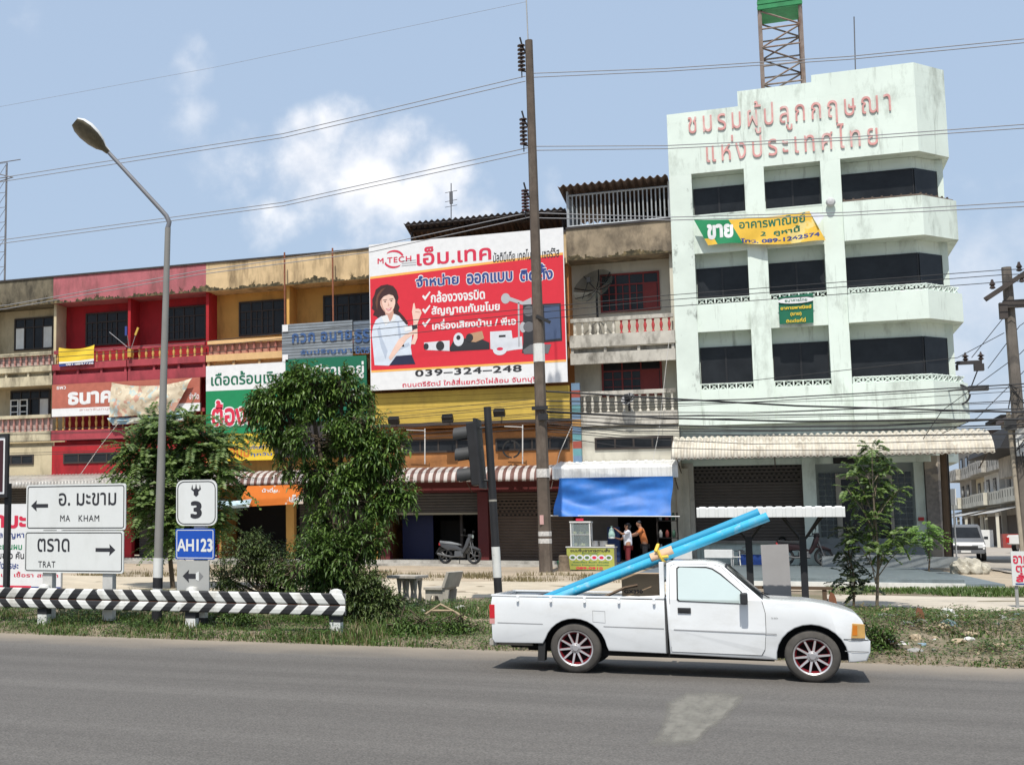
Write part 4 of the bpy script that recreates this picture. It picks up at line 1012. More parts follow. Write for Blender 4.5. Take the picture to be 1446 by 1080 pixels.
writing(dn, [T('อิมมี่', 324, 622, 352, 646, YS - .006, .03)], k_oran, YS - .006); writing(dn, [T('เงินด่วน', 354, 627, 384, 634, YS - .006, .01), T('ทุกวัน', 354, 638, 384, 645, YS - .006, .01)], k_blue, YS - .006, 'small_print')
q = MB(); q.box(x0 + .1, x1, YS + .08, YS + .16, 4.9, 8.6); q.build('support_frame', flat('dark_steel', (.04, .035, .035)), dn)
# ---- bank sign and the cloth over it
bn = thing('bank_sign', 'brick coloured bank sign with big white Thai letters on the red house', 'sign', (-25.4, 49.75, 6.95))
MB().box(-28.95, -21.87, 49.75, 49.86, 7.3, 8.36).build('panel', mat('faded_brick_sign', (.42, .13, .09), .8, .1), bn); MB().box(-28.95, -21.87, 49.75, 49.86, 6.95, 7.297).build('white_strip', k_white, bn)
writing(bn, [T('ธนาค', 96, 551, 158, 572, 49.744, .045), T('จำกัด', 267, 554, 281, 564, 49.744, .02), T('ธพว', 80, 545, 93, 550, 49.744, .02)], k_white, 49.744)
writing(bn, [T('สาขาจันทบุรี', 112, 575, 158, 581, 49.744, .01)], flat('pale_pink_print', (.6, .42, .4)), 49.744, 'small_print')
def cloth(name, label, cat, corners, Y, m, nu=28, nv=14, sag=.15, fold=.06, seed=0, group=None, kw=3.2):
    """draped sheet; corners TL,TR,BR,BL as picture points"""
    c = [Vector(atp(*p, Y)) for p in corners]
    q = MB()
    def fn(u, v):
        top = c[0].lerp(c[1], u); bot = c[3].lerp(c[2], u); p = top.lerp(bot, v)
        e = 4 * u * (1 - u)
        n = mnoise.noise(Vector((u * kw + v * 1.7, v * 1.2 - u * .8, seed))) * fold + mnoise.noise(Vector((u * kw * 2.6 - v * 2, v * 2.5, seed + 9))) * fold * .4
        dr = sag * e * (1 - v) * .35
        return (p.x, p.y - abs(n) * 2.2 - .02 - .10 * math.sin(PI * v) * e * fold / .06, p.z - dr + (n * .3 if 0 < v < 1 else 0))
    q.grid(fn, nu, nv)
    o = q.build(name, m, None, smooth=True, fix=False); tag(o, label, cat, group)
    return o
def banner_mat(name, base, blots, sc=1.3):
    """worn printed cloth: irregular patches of print on a base colour"""
    m = mat(name, base, .8, .06, 2); m = MATS[name]; t = m.node_tree; b = t.nodes['Principled BSDF']
    src = b.inputs['Base Color'].links[0].from_socket; tc = nd(t, 'ShaderNodeTexCoord')
    for i, (col, thr) in enumerate(blots):
        mp = nd(t, 'ShaderNodeMapping'); mp.inputs['Location'].default_value = (i * 7.3, 0, i * 3.1); t.links.new(tc.outputs['Object'], mp.inputs[0])
        n = nd(t, 'ShaderNodeTexNoise'); n.inputs['Scale'].default_value = sc * (1 + .5 * i); n.inputs['Detail'].default_value = 3; t.links.new(mp.outputs[0], n.inputs['Vector'])
        r = nd(t, 'ShaderNodeMapRange'); r.inputs['From Min'].default_value = thr; r.inputs['From Max'].default_value = thr + .025; r.inputs['To Max'].default_value = .8; t.links.new(n.outputs[0], r.inputs['Value'])
        x = nd(t, 'ShaderNodeMix', data_type='RGBA'); x.inputs[7].default_value = tuple(col) + (1,); t.links.new(r.outputs[0], x.inputs[0]); t.links.new(src, x.inputs[6]); src = x.outputs[2]
    t.links.new(src, b.inputs['Base Color'])
    return m
cloth('draped_banner', 'torn cream cloth banner draped over the bank sign', 'banner', [(158, 540), (272, 534), (244, 584), (155, 589)], 49.6,
      banner_mat('faded_cream_print', (.62, .53, .39), [((.52, .25, .19), .56), ((.38, .5, .5), .57), ((.45, .36, .25), .55)], 1.7), sag=.7, fold=.09, seed=2)
cloth('draped_banner', 'pale blue and white cloth hanging under the cream banner over the balusters', 'banner', [(152, 590), (268, 580), (262, 594), (160, 600)], 49.75, banner_mat('blue_white_cloth', (.55, .55, .47), [((.18, .36, .48), .52)], 2.2), sag=.2, fold=.07, seed=6)
# yellow phone banner
yb_ = thing('rail_banner', 'small yellow cloth banner with a phone number on the red balcony', 'banner', (-27.9, 49.85, 9.2))
q = MB(); c = [Vector(atp(*p, 49.9)) for p in ((84, 491), (134, 487), (133, 513), (84, 518))]
def yfn(u, v):
    p = c[0].lerp(c[1], u).lerp(c[3].lerp(c[2], u), v)
    return (p.x, p.y - .05 - .04 * math.sin(u * 6 + v * 5) * (1 - v), p.z - .12 * 4 * u * (1 - u) * (1 - v))
q.grid(yfn, 16, 8, lambda i, j: 1 if j >= 7 else (2 if j >= 6 else 0)); q.build('cloth', [k_yel, k_navy, k_white], yb_, smooth=True, fix=False)
writing(yb_, [T('081-8847736', 93, 511, 132, 516, 49.8, .03)], k_white, 49.8)
# orange banner and cloths below the striped awning
ob = thing('drink_banner', 'orange printed banner hanging under the striped awning', 'banner', (-18.2, 48.0, 2.9))
c0 = [atp(*p, 48.0) for p in ((350, 686), (430, 684), (428, 711), (332, 716))]
q = MB(); q.add(c0, [(0, 3, 2, 1)]); q.add([(p[0], p[1] + .01, p[2]) for p in c0], [(0, 1, 2, 3)]); q.build('cloth', banner_mat('orange_print', (.70, .19, .03), [((.7, .68, .6), .56), ((.2, .3, .3), .68)], 1.1), ob, fix=False)
writing(ob, [T('น้ำดื่ม', 370, 688, 392, 695, 47.99, .02), T('เย็น', 408, 698, 426, 708, 47.98, .02)], k_white, 47.99)
cloth('hanging_cloth', 'pale blue cloth hanging beside the orange banner', 'cloth', [(308, 706), (356, 704), (352, 716), (306, 719)], 47.9, banner_mat('ice_blue_cloth', (.42, .55, .60), [((.7, .72, .7), .55)], 2), seed=3)
# yellow for-sale banner and small green banner on the corner building
fs = thing('sale_banner', 'sagging yellow and green property banner on the third floor of the corner building', 'banner', (-.2, 49.8, 12.2))
cc = [Vector(atp(*p, 49.8)) for p in ((980, 311), (1143, 299), (1166, 342), (1000, 347))]
q = MB()
def sfn(u, v):
    p = cc[0].lerp(cc[1], u).lerp(cc[3].lerp(cc[2], u), v)
    return (p.x, p.y - .04 - .05 * abs(math.sin(u * 9 + v * 3)) * (.4 + v), p.z + .05 * math.sin(u * 8) * v - .10 * 4 * u * (1 - u) * (1 - v))
q.grid(sfn, 36, 12, lambda i, j: 1 if i < 11 and not (j > 8 and i < 3) else 0); q.build('cloth', [banner_mat('marigold_print', (.74, .46, .06), [((.75, .62, .25), .58)], 1.2), k_green], fs, smooth=True, fix=False)
def on_cloth(par, items, m, fn, cs, name='lettering', off=.006):
    xl = [c.x for c in cs]; zl = [c.z for c in cs]
    for it in items:
        q = MB(); text(q, it[0], it[1], it[2], it[3], it[4], 0, bold=it[5], track=it[6])
        for i, (x, y, z) in enumerate(q.v):
            u, v = .5, .5
            for _ in range(6):
                L = xl[0] + (xl[3] - xl[0]) * v; R_ = xl[1] + (xl[2] - xl[1]) * v; u = (x - L) / (R_ - L)
                t_ = zl[0] + (zl[1] - zl[0]) * u; b_ = zl[3] + (zl[2] - zl[3]) * u; v = (z - t_) / (b_ - t_)
            p = fn(min(1, max(0, u)), min(1, max(0, v))); q.v[i] = (p[0], p[1] - off, p[2])
        q.build(name, m, par, fix=False)
ys_ = 49.76
on_cloth(fs, [T('อาคารพาณิชย์', 1043, 299, 1138, 322, ys_, .02), T('2  คูหานี้', 1073, 317, 1130, 334, ys_, .03)], k_dgreen, sfn, cc)
on_cloth(fs, [T('โทร. 089-1242574', 1046, 328, 1158, 345, ys_, .035)], k_navy, sfn, cc); on_cloth(fs, [T('ขาย', 998, 313, 1036, 340, ys_, .05)], k_white, sfn, cc)
ff = MB(); A_ = Vector(atp(1143, 299, 49.78)); B_ = Vector(atp(1165, 304, 49.6)); C_ = Vector(atp(1155, 318, 49.6)); ff.add([A_, B_, C_], [(0, 1, 2)]); ff.build('turned_corner', k_lgrey, fs, fix=False)
gs = thing('small_banner', 'small square green banner with yellow Thai words on the second floor balcony wall', 'banner', (1, 49.9, 9.15))
cc2 = [Vector(atp(*p, 49.9)) for p in ((1099, 420), (1148, 414), (1149, 456), (1101, 458))]
q = MB(); q.grid(lambda u, v: tuple(cc2[0].lerp(cc2[1], u).lerp(cc2[3].lerp(cc2[2], u), v) + Vector((0, -.03 * abs(math.sin(u * 9)) * v - .01, 0))), 16, 6); q.build('cloth', k_dgreen, gs, smooth=True, fix=False)
q = MB(); ec = at(1124, 424, 49.84); poly(q, ell(ec[0], ec[1], .60, .11), 49.84); q.build('white_oval', k_white, gs)
writing(gs, [T('ธนาคารไทย', 1108, 420, 1140, 427, 49.835, .02)], k_dgreen, 49.835)
writing(gs, [T('อาคารพาณิชย์', 1102, 430, 1146, 438, 49.85, .03), T('(ขาย)', 1116, 440, 1132, 447, 49.85, .03), T('ติดต่อที่นี่', 1110, 448, 1138, 456, 49.85, .03)], k_yel, 49.85)
# blue tarpaulin: glossy, sagging
cc3 = [Vector(atp(*p, 47.75)) for p in ((790, 675), (950, 672), (948, 729), (783, 729))]
q = MB()
def tfn(u, v):
    p = cc3[0].lerp(cc3[1], u).lerp(cc3[3].lerp(cc3[2], u), v)
    fl = .10 * math.sin((u * 1.1 + (1 - v) * .9) * 9) * (1 - u) ** 2 * (.35 + v) + .07 * mnoise.noise(Vector((u * 4 + v * 3, v * 3 - u * 2, 2)))
    bow = -.34 * math.sin(PI * v ** .8) * (.3 + .7 * math.sin(PI * u) ** .6)
    return (p.x + .02 * math.sin(v * 7), p.y - .3 * v - fl + bow * -.6, p.z)
q.grid(tfn, 50, 26); tp = q.build('tarpaulin', mat('blue_tarp', (.022, .145, .48), .52, .14, 3, spec=.45), None, smooth=True, fix=False); tag(tp, 'glossy blue tarpaulin hanging from the white awning over the food stall', 'tarpaulin')
q = MB(); q.tube([atp(774, 728, 47.4), atp(960, 729, 47.4)], .022, 6); o = q.build('tarp_pole', flat('steel_tube', (.5, .5, .5), .4), None); tag(o, 'thin horizontal pole along the lower edge of the blue tarpaulin', 'pole')
# tyre rings hung on the walls
for lab, px_, py_, Y, sc in (('black ring hung on the corner balcony wall of the mint building', 1354, 557, 50.9, 1.0), ('black ring of cable hung on the orange house above the awning', 722, 634, 49.5, .95)):
    q = MB(); ringmesh(q, atp(px_, py_, Y), sc, True); o = q.build('cable_ring', flat('black_rubber', (.02, .02, .02), .7), None); tag(o, lab, 'ring', 'black rings on the walls')
# satellite dishes
def dish(name, label, px_, py_, Y, r, m, mesh=True):
    x, z = at(px_, py_, Y); d = thing(name, label, 'satellite dish', (x, Y, z - r * 1.5), None)
    ax = Vector((-.35, -.75, .55)).normalized(); rot = ax.to_track_quat('Z', 'Y').to_matrix()
    q = MB(); n = 24
    for i in range(6):
        rr_ = r * (i + 1) / 6
        for j in range(n): q.v.append(tuple(Vector((x, Y, z)) + rot @ Vector((rr_ * math.cos(2 * PI * j / n), rr_ * math.sin(2 * PI * j / n), .35 * rr_ * rr_ / r))))
    for i in range(5):
        for j in range(n): q.f.append((i * n + j, i * n + (j + 1) % n, (i + 1) * n + (j + 1) % n, (i + 1) * n + j)); q.m.append(0)
    q.build('bowl', m, d, smooth=True, fix=False)
    q = MB()
    for j in range(8): a = 2 * PI * j / 8; q.tube([Vector((x, Y, z)) + rot @ Vector((r * t_ * math.cos(a), r * t_ * math.sin(a), .35 * r * t_ * t_ + .01)) for t_ in (.05, .4, .7, 1)], .02, 4)
    q.build('rib', flat('black_metal', (.015, .015, .016)), d)
    q = MB(); tip = Vector((x, Y, z)) + ax * r * .75
    for a in (0, 2.1, 4.2): q.tube([Vector((x, Y, z)) + rot @ Vector((r * .8 * math.cos(a), r * .8 * math.sin(a), .25 * r)), tip], .012, 4)
    q.obox(tip, .14, .14, .2); q.build('feed_horn', flat('black_metal', (.015, .015, .016)), d)
    q = MB(); q.tube([(x, Y + .08, z), (x, Y + .12, z - r * 1.5)], .045, 6); q.build('mast', flat('black_metal', (.015, .015, .016)), d)
md = bpy.data.materials.new('black_mesh'); md.use_nodes = True; t = md.node_tree; b_ = t.nodes['Principled BSDF']; b_.inputs['Base Color'].default_value = (.03, .035, .03, 1); b_.inputs['Alpha'].default_value = .5; MATS['black_mesh'] = md
dish('mesh_dish', 'large black mesh satellite dish on the third floor balcony of the pale grey house', 842, 410, 50.6, .80, md)
dish('grey_dish', 'small grey satellite dish on the second floor balcony of the pale grey house', 888, 565, 49.7, .26, flat('dish_grey', (.3, .3, .3)))
x, z = at(172, 470, 49.8); d_ = thing('flag_holder', 'flag poles with rolled cloths standing on the red balcony', 'flags', (x, 49.85, 9.3))
q = MB(); q.tube([(x + .35, 49.9, 9.75), (x - .5, 49.6, 10.5)], .014, 6); q.tube([(x + .35, 49.9, 9.6), (x + .3, 49.6, 10.7)], .012, 6); q.tube([(x + .35, 49.9, 9.6), (x + .85, 49.6, 10.55)], .012, 6); q.build('pole', k_grey, d_)
q = MB(); q.obox((x + .82, 49.6, 10.45), .09, .05, .35, Matrix.Rotation(.4, 3, 'Y')); q.build('yellow_flag', flat('flag_ochre', (.5, .32, .06)), d_); q = MB(); q.obox((x + .31, 49.6, 10.5), .1, .05, .4); q.build('blue_flag', k_navy, d_)
MB().box(x + .28, x + .44, 49.80, 49.99, 9.4, 9.75).build('holder', flat('flag_ochre', (.5, .32, .06)), d_)
# sign tower on the roof of the corner building
tw = thing('sign_tower', 'rusty lattice steel tower with a green painted head on the corner building roof', 'tower', (1.1, 53.2, 14.95))
q = MB(); Ya, Yb = 52.6, 54.0
xl, xr = at(1076, 90, Ya)[0], at(1134, 90, Ya)[0]; zt_ = at(1100, 12, Ya)[1]
for x in (xl, xr):
    for yy in (Ya, Yb): q.bar((x, yy, 14.95), (x, yy, zt_ + .4), .1)
nz = 7
for i in range(nz):
    z0 = 16.6 + (zt_ - 16.6) * i / nz; z1 = 16.6 + (zt_ - 16.6) * (i + 1) / nz
    for yy in (Ya, Yb):
        q.bar((xl, yy, z0), (xr, yy, z0), .05); q.bar((xl, yy, z0), (xr, yy, z1), .05) if i % 2 else q.bar((xr, yy, z0), (xl, yy, z1), .05)
        if i == 2 or i == 4: q.bar((xl, yy, z1), (xr, yy, z0), .05)
    for x in (xl, xr): q.bar((x, Ya, z0), (x, Yb, z0), .05); q.bar((x, Ya, z0), (x, Yb, z1), .05)
q.build('lattice', mat('rusty_lattice', (.26, .20, .17), .8, .25, 3, stain=(.2, .08, .04), sa=.7, ss=3), tw)
q = MB(); q.box(xl - .06, xr + .06, Ya - .1, Yb + .1, zt_, zt_ + 1.2)
for k in range(5): q.box(xl - .08, xr + .08, Ya - .12, Ya - .1, zt_ + k * .2 + .02, zt_ + k * .2 + .12)
q.build('head', mat('green_sheet', (.03, .22, .08), .6, .15, 3), tw)
for lab, px_, p0, p1, Y in (('thin whip antenna on the corner building roof', 1208, 100, 24, 53), ('short aerial mast on the dark corrugated roof', 637, 310, 259, 52)):
    q = MB(); a, c = atp(px_, p0, Y), atp(px_ - (2 if px_ > 1000 else 0), p1, Y); q.tube([a, c], .022, 5)
    if px_ < 1000:
        v = Vector(a).lerp(Vector(c), .6); q.obox(v, .12, .1, .5)
        for k in (.35, .5, .75): v = Vector(a).lerp(Vector(c), k); q.tube([v + Vector((-.25, 0, 0)), v + Vector((.25, 0, .05))], .012, 4)
    o = q.build('roof_aerial', flat('aerial_grey', (.12, .12, .13)), None); tag(o, lab, 'antenna')
q = MB()                                              # tall guyed radio mast at the left edge
xl, xr = at(-5, 300, 60)[0], at(9, 300, 60)[0]; z0, z1 = 11, at(10, 230, 60)[1]
for x, y_ in ((xl, 60), (xr, 60), ((xl + xr) / 2, 60.4)): q.tube([(x, y_, .6), (x, y_, z1)], .03, 5)
for i in range(26):
    a = .6 + (z1 - .6) * i / 26; b_ = .6 + (z1 - .6) * (i + 1) / 26
    q.tube([(xl, 60, a), (xr, 60, b_)], .016, 4); q.tube([(xl, 60, b_), (xr, 60, b_)], .016, 4); q.tube([(xr, 60, a), ((xl + xr) / 2, 60.4, b_)], .016, 4)
tm = thing('radio_mast', 'tall lattice radio mast behind the beige house at the left edge', 'mast', (xl, 60, .6)); q.build('lattice', flat('mast_steel', (.16, .16, .17)), tm)
q = MB(); q.tube([(xl - .6, 59.9, z1), (xr + .9, 59.9, z1 + .05)], .03, 5); q.tube([(xl - .2, 59.9, z1 - .5), (xr + .45, 59.9, z1 - .9)], .03, 5); q.tube([(xl - .2, 59.9, z1 - 1.1), (xr + .4, 59.9, z1 - .9)], .03, 5); q.build('aerial', flat('mast_steel', (.16, .16, .17)), tm)
x, z = at(1173, 285, 49.8); gl_ = MB(); gl_.lathe([(.01, -.13), (.11, -.1), (.16, 0), (.11, .1), (.01, .13)], (x, 49.86, z), 16, 'y'); o = gl_.build('globe_lamp', flat('globe_grey', (.5, .5, .5), .4), None, smooth=True); tag(o, 'round pale lamp on the ledge at the right end of the yellow property banner', 'lamp')
# ================================================================== THE WHITE PICKUP
m_paint = mat('white_car_paint', (.78, .79, .785), .22, .03, 2, stain=(.58, .57, .53), sa=.35, ss=1.5, sz=2, spec=.6)
m_paint.node_tree.nodes['Principled BSDF'].inputs['Coat Weight'].default_value = .6; m_paint.node_tree.nodes['Principled BSDF'].inputs['Coat Roughness'].default_value = .06
m_rub = flat('black_rubber', (.018, .018, .018), .65); m_plast = flat('dark_plastic', (.03, .03, .032), .5)
m_tyre = mat('dusty_tyre', (.075, .068, .060), .9, .2, 8); m_alloy = mat('alloy', (.60, .57, .56), .35, .05, 3, metal=.6); m_rimred = flat('red_rim', (.15, .010, .016), .4)
m_carglass = mat('pickup_glass', (.50, .58, .56), .10, .05, .8, spec=1.)  # pale base colour carries the sky reflected in the side window
m_seam = flat('panel_gap', (.055, .055, .055), .8)
YN, YFAR = 18.0, 19.64
YCC, HW = (YN + YFAR) / 2, (YFAR - YN) / 2
truck = thing('pickup_truck', 'white single cab pickup with red and silver spoked wheels carrying blue pipes', 'pickup truck', (-1.3, YCC, .012))
def wfac(x, z):
    f = 1.0
    if z > 1.0: f -= .20 * (z - 1.0) / .48
    if z < .60: f -= .05 * ((.60 - z) / .3) ** 1.5
    if x > .45: f -= .14 * ((x - .45) / .55) ** 2
    return f
def side_y(x, z): return YCC - HW * wfac(x, z)
def arch(cx, cz, r, z0, n=14):
    a0 = math.asin(max(-1, min(1, (z0 - cz) / r))); a0 = PI - a0
    a1 = math.asin((z0 - cz) / r)
    return [(cx + r * math.cos(a0 + (a1 - a0) * i / n), cz + r * math.sin(a0 + (a1 - a0) * i / n)) for i in range(n + 1)]
def shell(name, poly_, y0, y1, m, parent, bev=.03, zc=(.62, 1.0), ycut=5, crown=0.):
    b = bmesh.new()
    vs0 = [b.verts.new((x, y0, z)) for x, z in poly_]; vs1 = [b.verts.new((x, y1, z)) for x, z in poly_]; n = len(poly_)
    b.faces.new(vs0); b.faces.new(vs1[::-1]); 
    for i in range(n): j = (i + 1) % n; b.faces.new((vs0[i], vs1[i], vs1[j], vs0[j]))
    bmesh.ops.recalc_face_normals(b, faces=b.faces)
    eds = [e for e in b.edges if abs(e.verts[0].co.y - e.verts[1].co.y) < 1e-6]
    if bev: bmesh.ops.bevel(b, geom=eds, offset=bev, segments=3, affect='EDGES', profile=.5, clamp_overlap=True)
    for z in zc: bmesh.ops.bisect_plane(b, geom=b.verts[:] + b.edges[:] + b.faces[:], plane_co=(0, 0, z), plane_no=(0, 0, 1))
    for x in (.5, .62, .74, .84): bmesh.ops.bisect_plane(b, geom=b.verts[:] + b.edges[:] + b.faces[:], plane_co=(x, 0, 0), plane_no=(1, 0, 0))
    for k in range(1, ycut): bmesh.ops.bisect_plane(b, geom=b.verts[:] + b.edges[:] + b.faces[:], plane_co=(0, y0 + (y1 - y0) * k / ycut, 0), plane_no=(0, 1, 0))
    for v in b.verts:
        t_ = (v.co.y - YCC) / HW
        v.co.y = YCC + (v.co.y - YCC) * wfac(v.co.x, v.co.z)
        if crown and v.co.z > .7: v.co.z += crown * (1 - t_ * t_)
    o = ORG[parent.name]
    for v in b.verts: v.co -= o
    me = bpy.data.meshes.new(name); b.to_mesh(me); b.free(); me.materials.append(m)
    me.shade_smooth(); me.set_sharp_from_angle(angle=rad(32))
    ob = bpy.data.objects.new(name, me); COL.objects.link(ob); ob.parent = parent; ORG[ob.name] = o
    return ob
RC, FC = (-2.512, .325), (.335, .318)
cab_poly = [(-1.33, .30)] + [(-.085, .27)] + arch(FC[0], .31, .405, .27)[0:] + [(.80, .27), (.94, .29), (.985, .40), (.99, .53), (.94, .56), (.93, .72), (.905, .78), (.845, .845), (.74, .892), (.55, .945), (.29, .985), (-.04, 1.0), (-.20, 1.005), (-.655, 1.425), (-.74, 1.462), (-.90, 1.478), (-1.27, 1.478), (-1.345, 1.45), (-1.352, 1.0)]
body = shell('cab_body', cab_poly, YN, YFAR, m_paint, truck, .035, crown=.02)
# bed: side panels, tailgate, floor, front wall
bed_side = [(-3.60, .43), (-3.57, .375), (-2.93, .385)] + arch(RC[0], .315, .405, .37)[1:] + [(-2.09, .315), (-1.375, .305), (-1.375, .985), (-3.585, .995), (-3.605, .90)]
bed = shell('bed', bed_side, YN, YN + .055, m_paint, truck, .012, ycut=1)
shell('far_bed_side', bed_side, YFAR - .055, YFAR, m_paint, bed, .012, ycut=1)
q = MB(); q.box(-3.6, -3.55, YN + .056, YFAR - .056, .45, .985); q.box(-1.42, -1.38, YN + .056, YFAR - .056, .45, 1.0); q.box(-3.55, -1.42, YN + .25, YFAR - .25, .58, .62); q.box(-3.55, -2.96, YN + .056, YN + .249, .58, .62); q.box(-2.04, -1.42, YN + .056, YN + .249, .58, .62)
q.box(-2.92, -2.1, YN + .056, YN + .22, .742, .80); q.box(-2.92, -2.1, YFAR - .22, YFAR - .056, .742, .80); q.build('bed_floor_and_walls', mat('bed_paint', (.55, .55, .54), .6, .1, 3, stain=(.2, .17, .14), sa=.6), bed)
q = MB()
for yy in (YN, YFAR - .075): q.box(-3.60, -1.375, yy - .004, yy + .075, .996, 1.022)
q.box(-3.605, -3.54, YN + .08, YFAR - .08, .99, 1.02); rl = q.build('bed_rail', m_paint, bed, bevel=.008)
for i in range(5): x = -3.24 + i * .435; q = MB(); q.box(x - .016, x + .016, YN - .03, YN - .002, .935, 1.0); q.tube([(x, YN - .02, .945), (x, YN - .035, .95)], .018, 6); q.build('rope_hook', m_paint, bed)
# creases and panel gaps
def strip(x0, z0, x1, z1, h, off=.0025, m=m_seam, par=None, name='crease'):
    n = 6; q = MB(); 
    for i in range(n):
        xa, xb = x0 + (x1 - x0) * i / n, x0 + (x1 - x0) * (i + 1) / n; za, zb = z0 + (z1 - z0) * i / n, z0 + (z1 - z0) * (i + 1) / n
        if abs(x1 - x0) > abs(z1 - z0): v = [(xa, za - h / 2), (xb, zb - h / 2), (xb, zb + h / 2), (xa, za + h / 2)]
        else: v = [(xa - h / 2, za), (xa + h / 2, za), (xb + h / 2, zb), (xb - h / 2, zb)]
        q.add([(x, side_y(x, z) - off, z) for x, z in v], [(0, 1, 2, 3)])
    return q.build(name, m, par or body, fix=False)
m_crease = flat('soft_crease', (.30, .30, .30), .6)
strip(-3.52, .645, -2.92, .640, .012, m=m_crease, par=bed); strip(-2.14, .63, -1.39, .622, .012, m=m_crease, par=bed); strip(-1.27, .615, -.06, .592, .012, .009, m=m_crease)
strip(-1.362, .31, -1.362, .98, .022, -.004, par=body, name='cab_gap')
def ring_strip(pts, w_, off, m, par, name):
    q = MB(); n = len(pts)
    cx = sum(p[0] for p in pts) / n; cz = sum(p[1] for p in pts) / n
    def out(p, k): d = Vector((p[0] - cx, p[1] - cz)); L = d.length; d = d * ((L + k) / L); return (cx + d.x, cz + d.y)
    a = [out(p, w_) for p in pts]
    v = [(x, side_y(x, z) - off, z) for x, z in pts] + [(x, side_y(x, z) - off, z) for x, z in a]
    q.add(v, [(i, (i + 1) % n, n + (i + 1) % n, n + i) for i in range(n)])
    return q.build(name, m, par, fix=False)
def plate(pts, off, m, par, name, thick=.004, smooth=False):
    b = bmesh.new(); f = b.faces.new([b.verts.new((x, 0, z)) for x, z in pts])
    for z in (.62, .8, 1.0, 1.2): bmesh.ops.bisect_plane(b, geom=b.verts[:] + b.edges[:] + b.faces[:], plane_co=(0, 0, z), plane_no=(0, 0, 1))
    o = ORG[par.name]
    r = bmesh.ops.extrude_face_region(b, geom=b.faces[:]); nv = set(v for v in r['geom'] if isinstance(v, bmesh.types.BMVert))
    for v in b.verts: v.co.y = side_y(v.co.x, v.co.z) - off + (thick if v in nv else 0)
    for v in b.verts: v.co -= o
    bmesh.ops.recalc_face_normals(b, faces=b.faces)
    me = bpy.data.meshes.new(name); b.to_mesh(me); b.free(); me.materials.append(m)
    ob = bpy.data.objects.new(name, me); COL.objects.link(ob); ob.parent = par; ORG[ob.name] = o
    return ob
dpts = [(-1.305, .335), (-.245, .325), (-.205, .40), (-.185, .62), (-.185, .85), (-.215, .985), (-.69, 1.418), (-.80, 1.445), (-1.24, 1.445), (-1.295, 1.42), (-1.305, 1.0)]
ring_strip(dpts, .007, .0035, m_seam, truck, 'door_gap')
door = plate(dpts, .006, m_paint, truck, 'door', .005)
wpts = [(-1.205, 1.385), (-1.205, 1.005), (-1.185, .985), (-.475, .965), (-.455, .985), (-.46, 1.11), (-.70, 1.318), (-.79, 1.378), (-.86, 1.397), (-1.18, 1.405)]
plate(wpts, .011, m_carglass, door, 'window'); ring_strip(wpts, .020, .0125, m_rub, door, 'window_seal')
q = MB(); q.box(-1.215, -1.055, side_y(-1.1, .85) - .022, side_y(-1.1, .85) - .007, .825, .895); h_ = q.build('handle', m_plast, door, bevel=.006)
q = MB(); q.box(-1.195, -1.075, side_y(-1.1, .85) - .028, side_y(-1.1, .85) - .0225, .845, .872); q.build('grip', m_rub, h_)
mr = MB(); ys0 = side_y(-.4, 1.03); mr.box(-.46, -.375, ys0 - .20, ys0 - .03, .955, 1.10); mo = mr.build('wing_mirror', m_plast, truck, bevel=.02)
MB().box(-.474, -.462, ys0 - .19, ys0 - .04, .97, 1.085).build('mirror_glass', m_carglass, mo)
MB().box(-.44, -.385, ys0 - .05, ys0 + .01, .97, 1.0).build('arm', m_plast, mo)
# windscreen and rear window
d_ = Vector((-.655 + .20, 0, 1.425 - 1.005)); nn = Vector((d_.z, 0, -d_.x)).normalized()
def wsc(a, b_, off, y_in): 
    p = Vector((-.20, 0, 1.005)) + d_ * a; r = Vector((-.20, 0, 1.005)) + d_ * b_
    def pt(v, sgn):
        yy = YCC + sgn * (HW * wfac(v.x, v.z) - y_in); t_ = (yy - YCC) / HW
        return (v.x + nn.x * off, yy, v.z + nn.z * off + .02 * (1 - t_ * t_))
    return p, r, pt
q = MB(); p, r, pt = wsc(.02, .97, .006, .015); k = 10
q.grid(lambda u, v: (lambda c: (lambda L, R_: tuple(Vector(L).lerp(Vector(R_), v) + Vector((0, 0, .02 * (1 - (2 * v - 1) ** 2)))))(pt(c, -1), pt(c, 1)))(p.lerp(r, u)), 4, k)
q.build('windscreen_seal', m_rub, truck, fix=False, smooth=True)
q = MB(); p, r, pt = wsc(.08, .92, .010, .06)
q.grid(lambda u, v: (lambda c: (lambda L, R_: tuple(Vector(L).lerp(Vector(R_), v) + Vector((0, 0, .02 * (1 - (2 * v - 1) ** 2)))))(pt(c, -1), pt(c, 1)))(p.lerp(r, u)), 4, k)
q.build('windscreen', mat('windscreen_glass', (.03, .035, .035), .08, .1, 1, spec=.8), truck, fix=False, smooth=True)
q = MB(); q.tube([(-.13, YN + .25, 1.03), (-.22, YN + .75, 1.06)], .008, 5); q.tube([(-.13, YN + .9, 1.04), (-.22, YN + 1.4, 1.05)], .008, 5); q.build('wiper', m_rub, truck)
MB().box(-1.362, -1.353, YN + .3, YFAR - .3, 1.08, 1.38).build('rear_window', m_glass, truck)
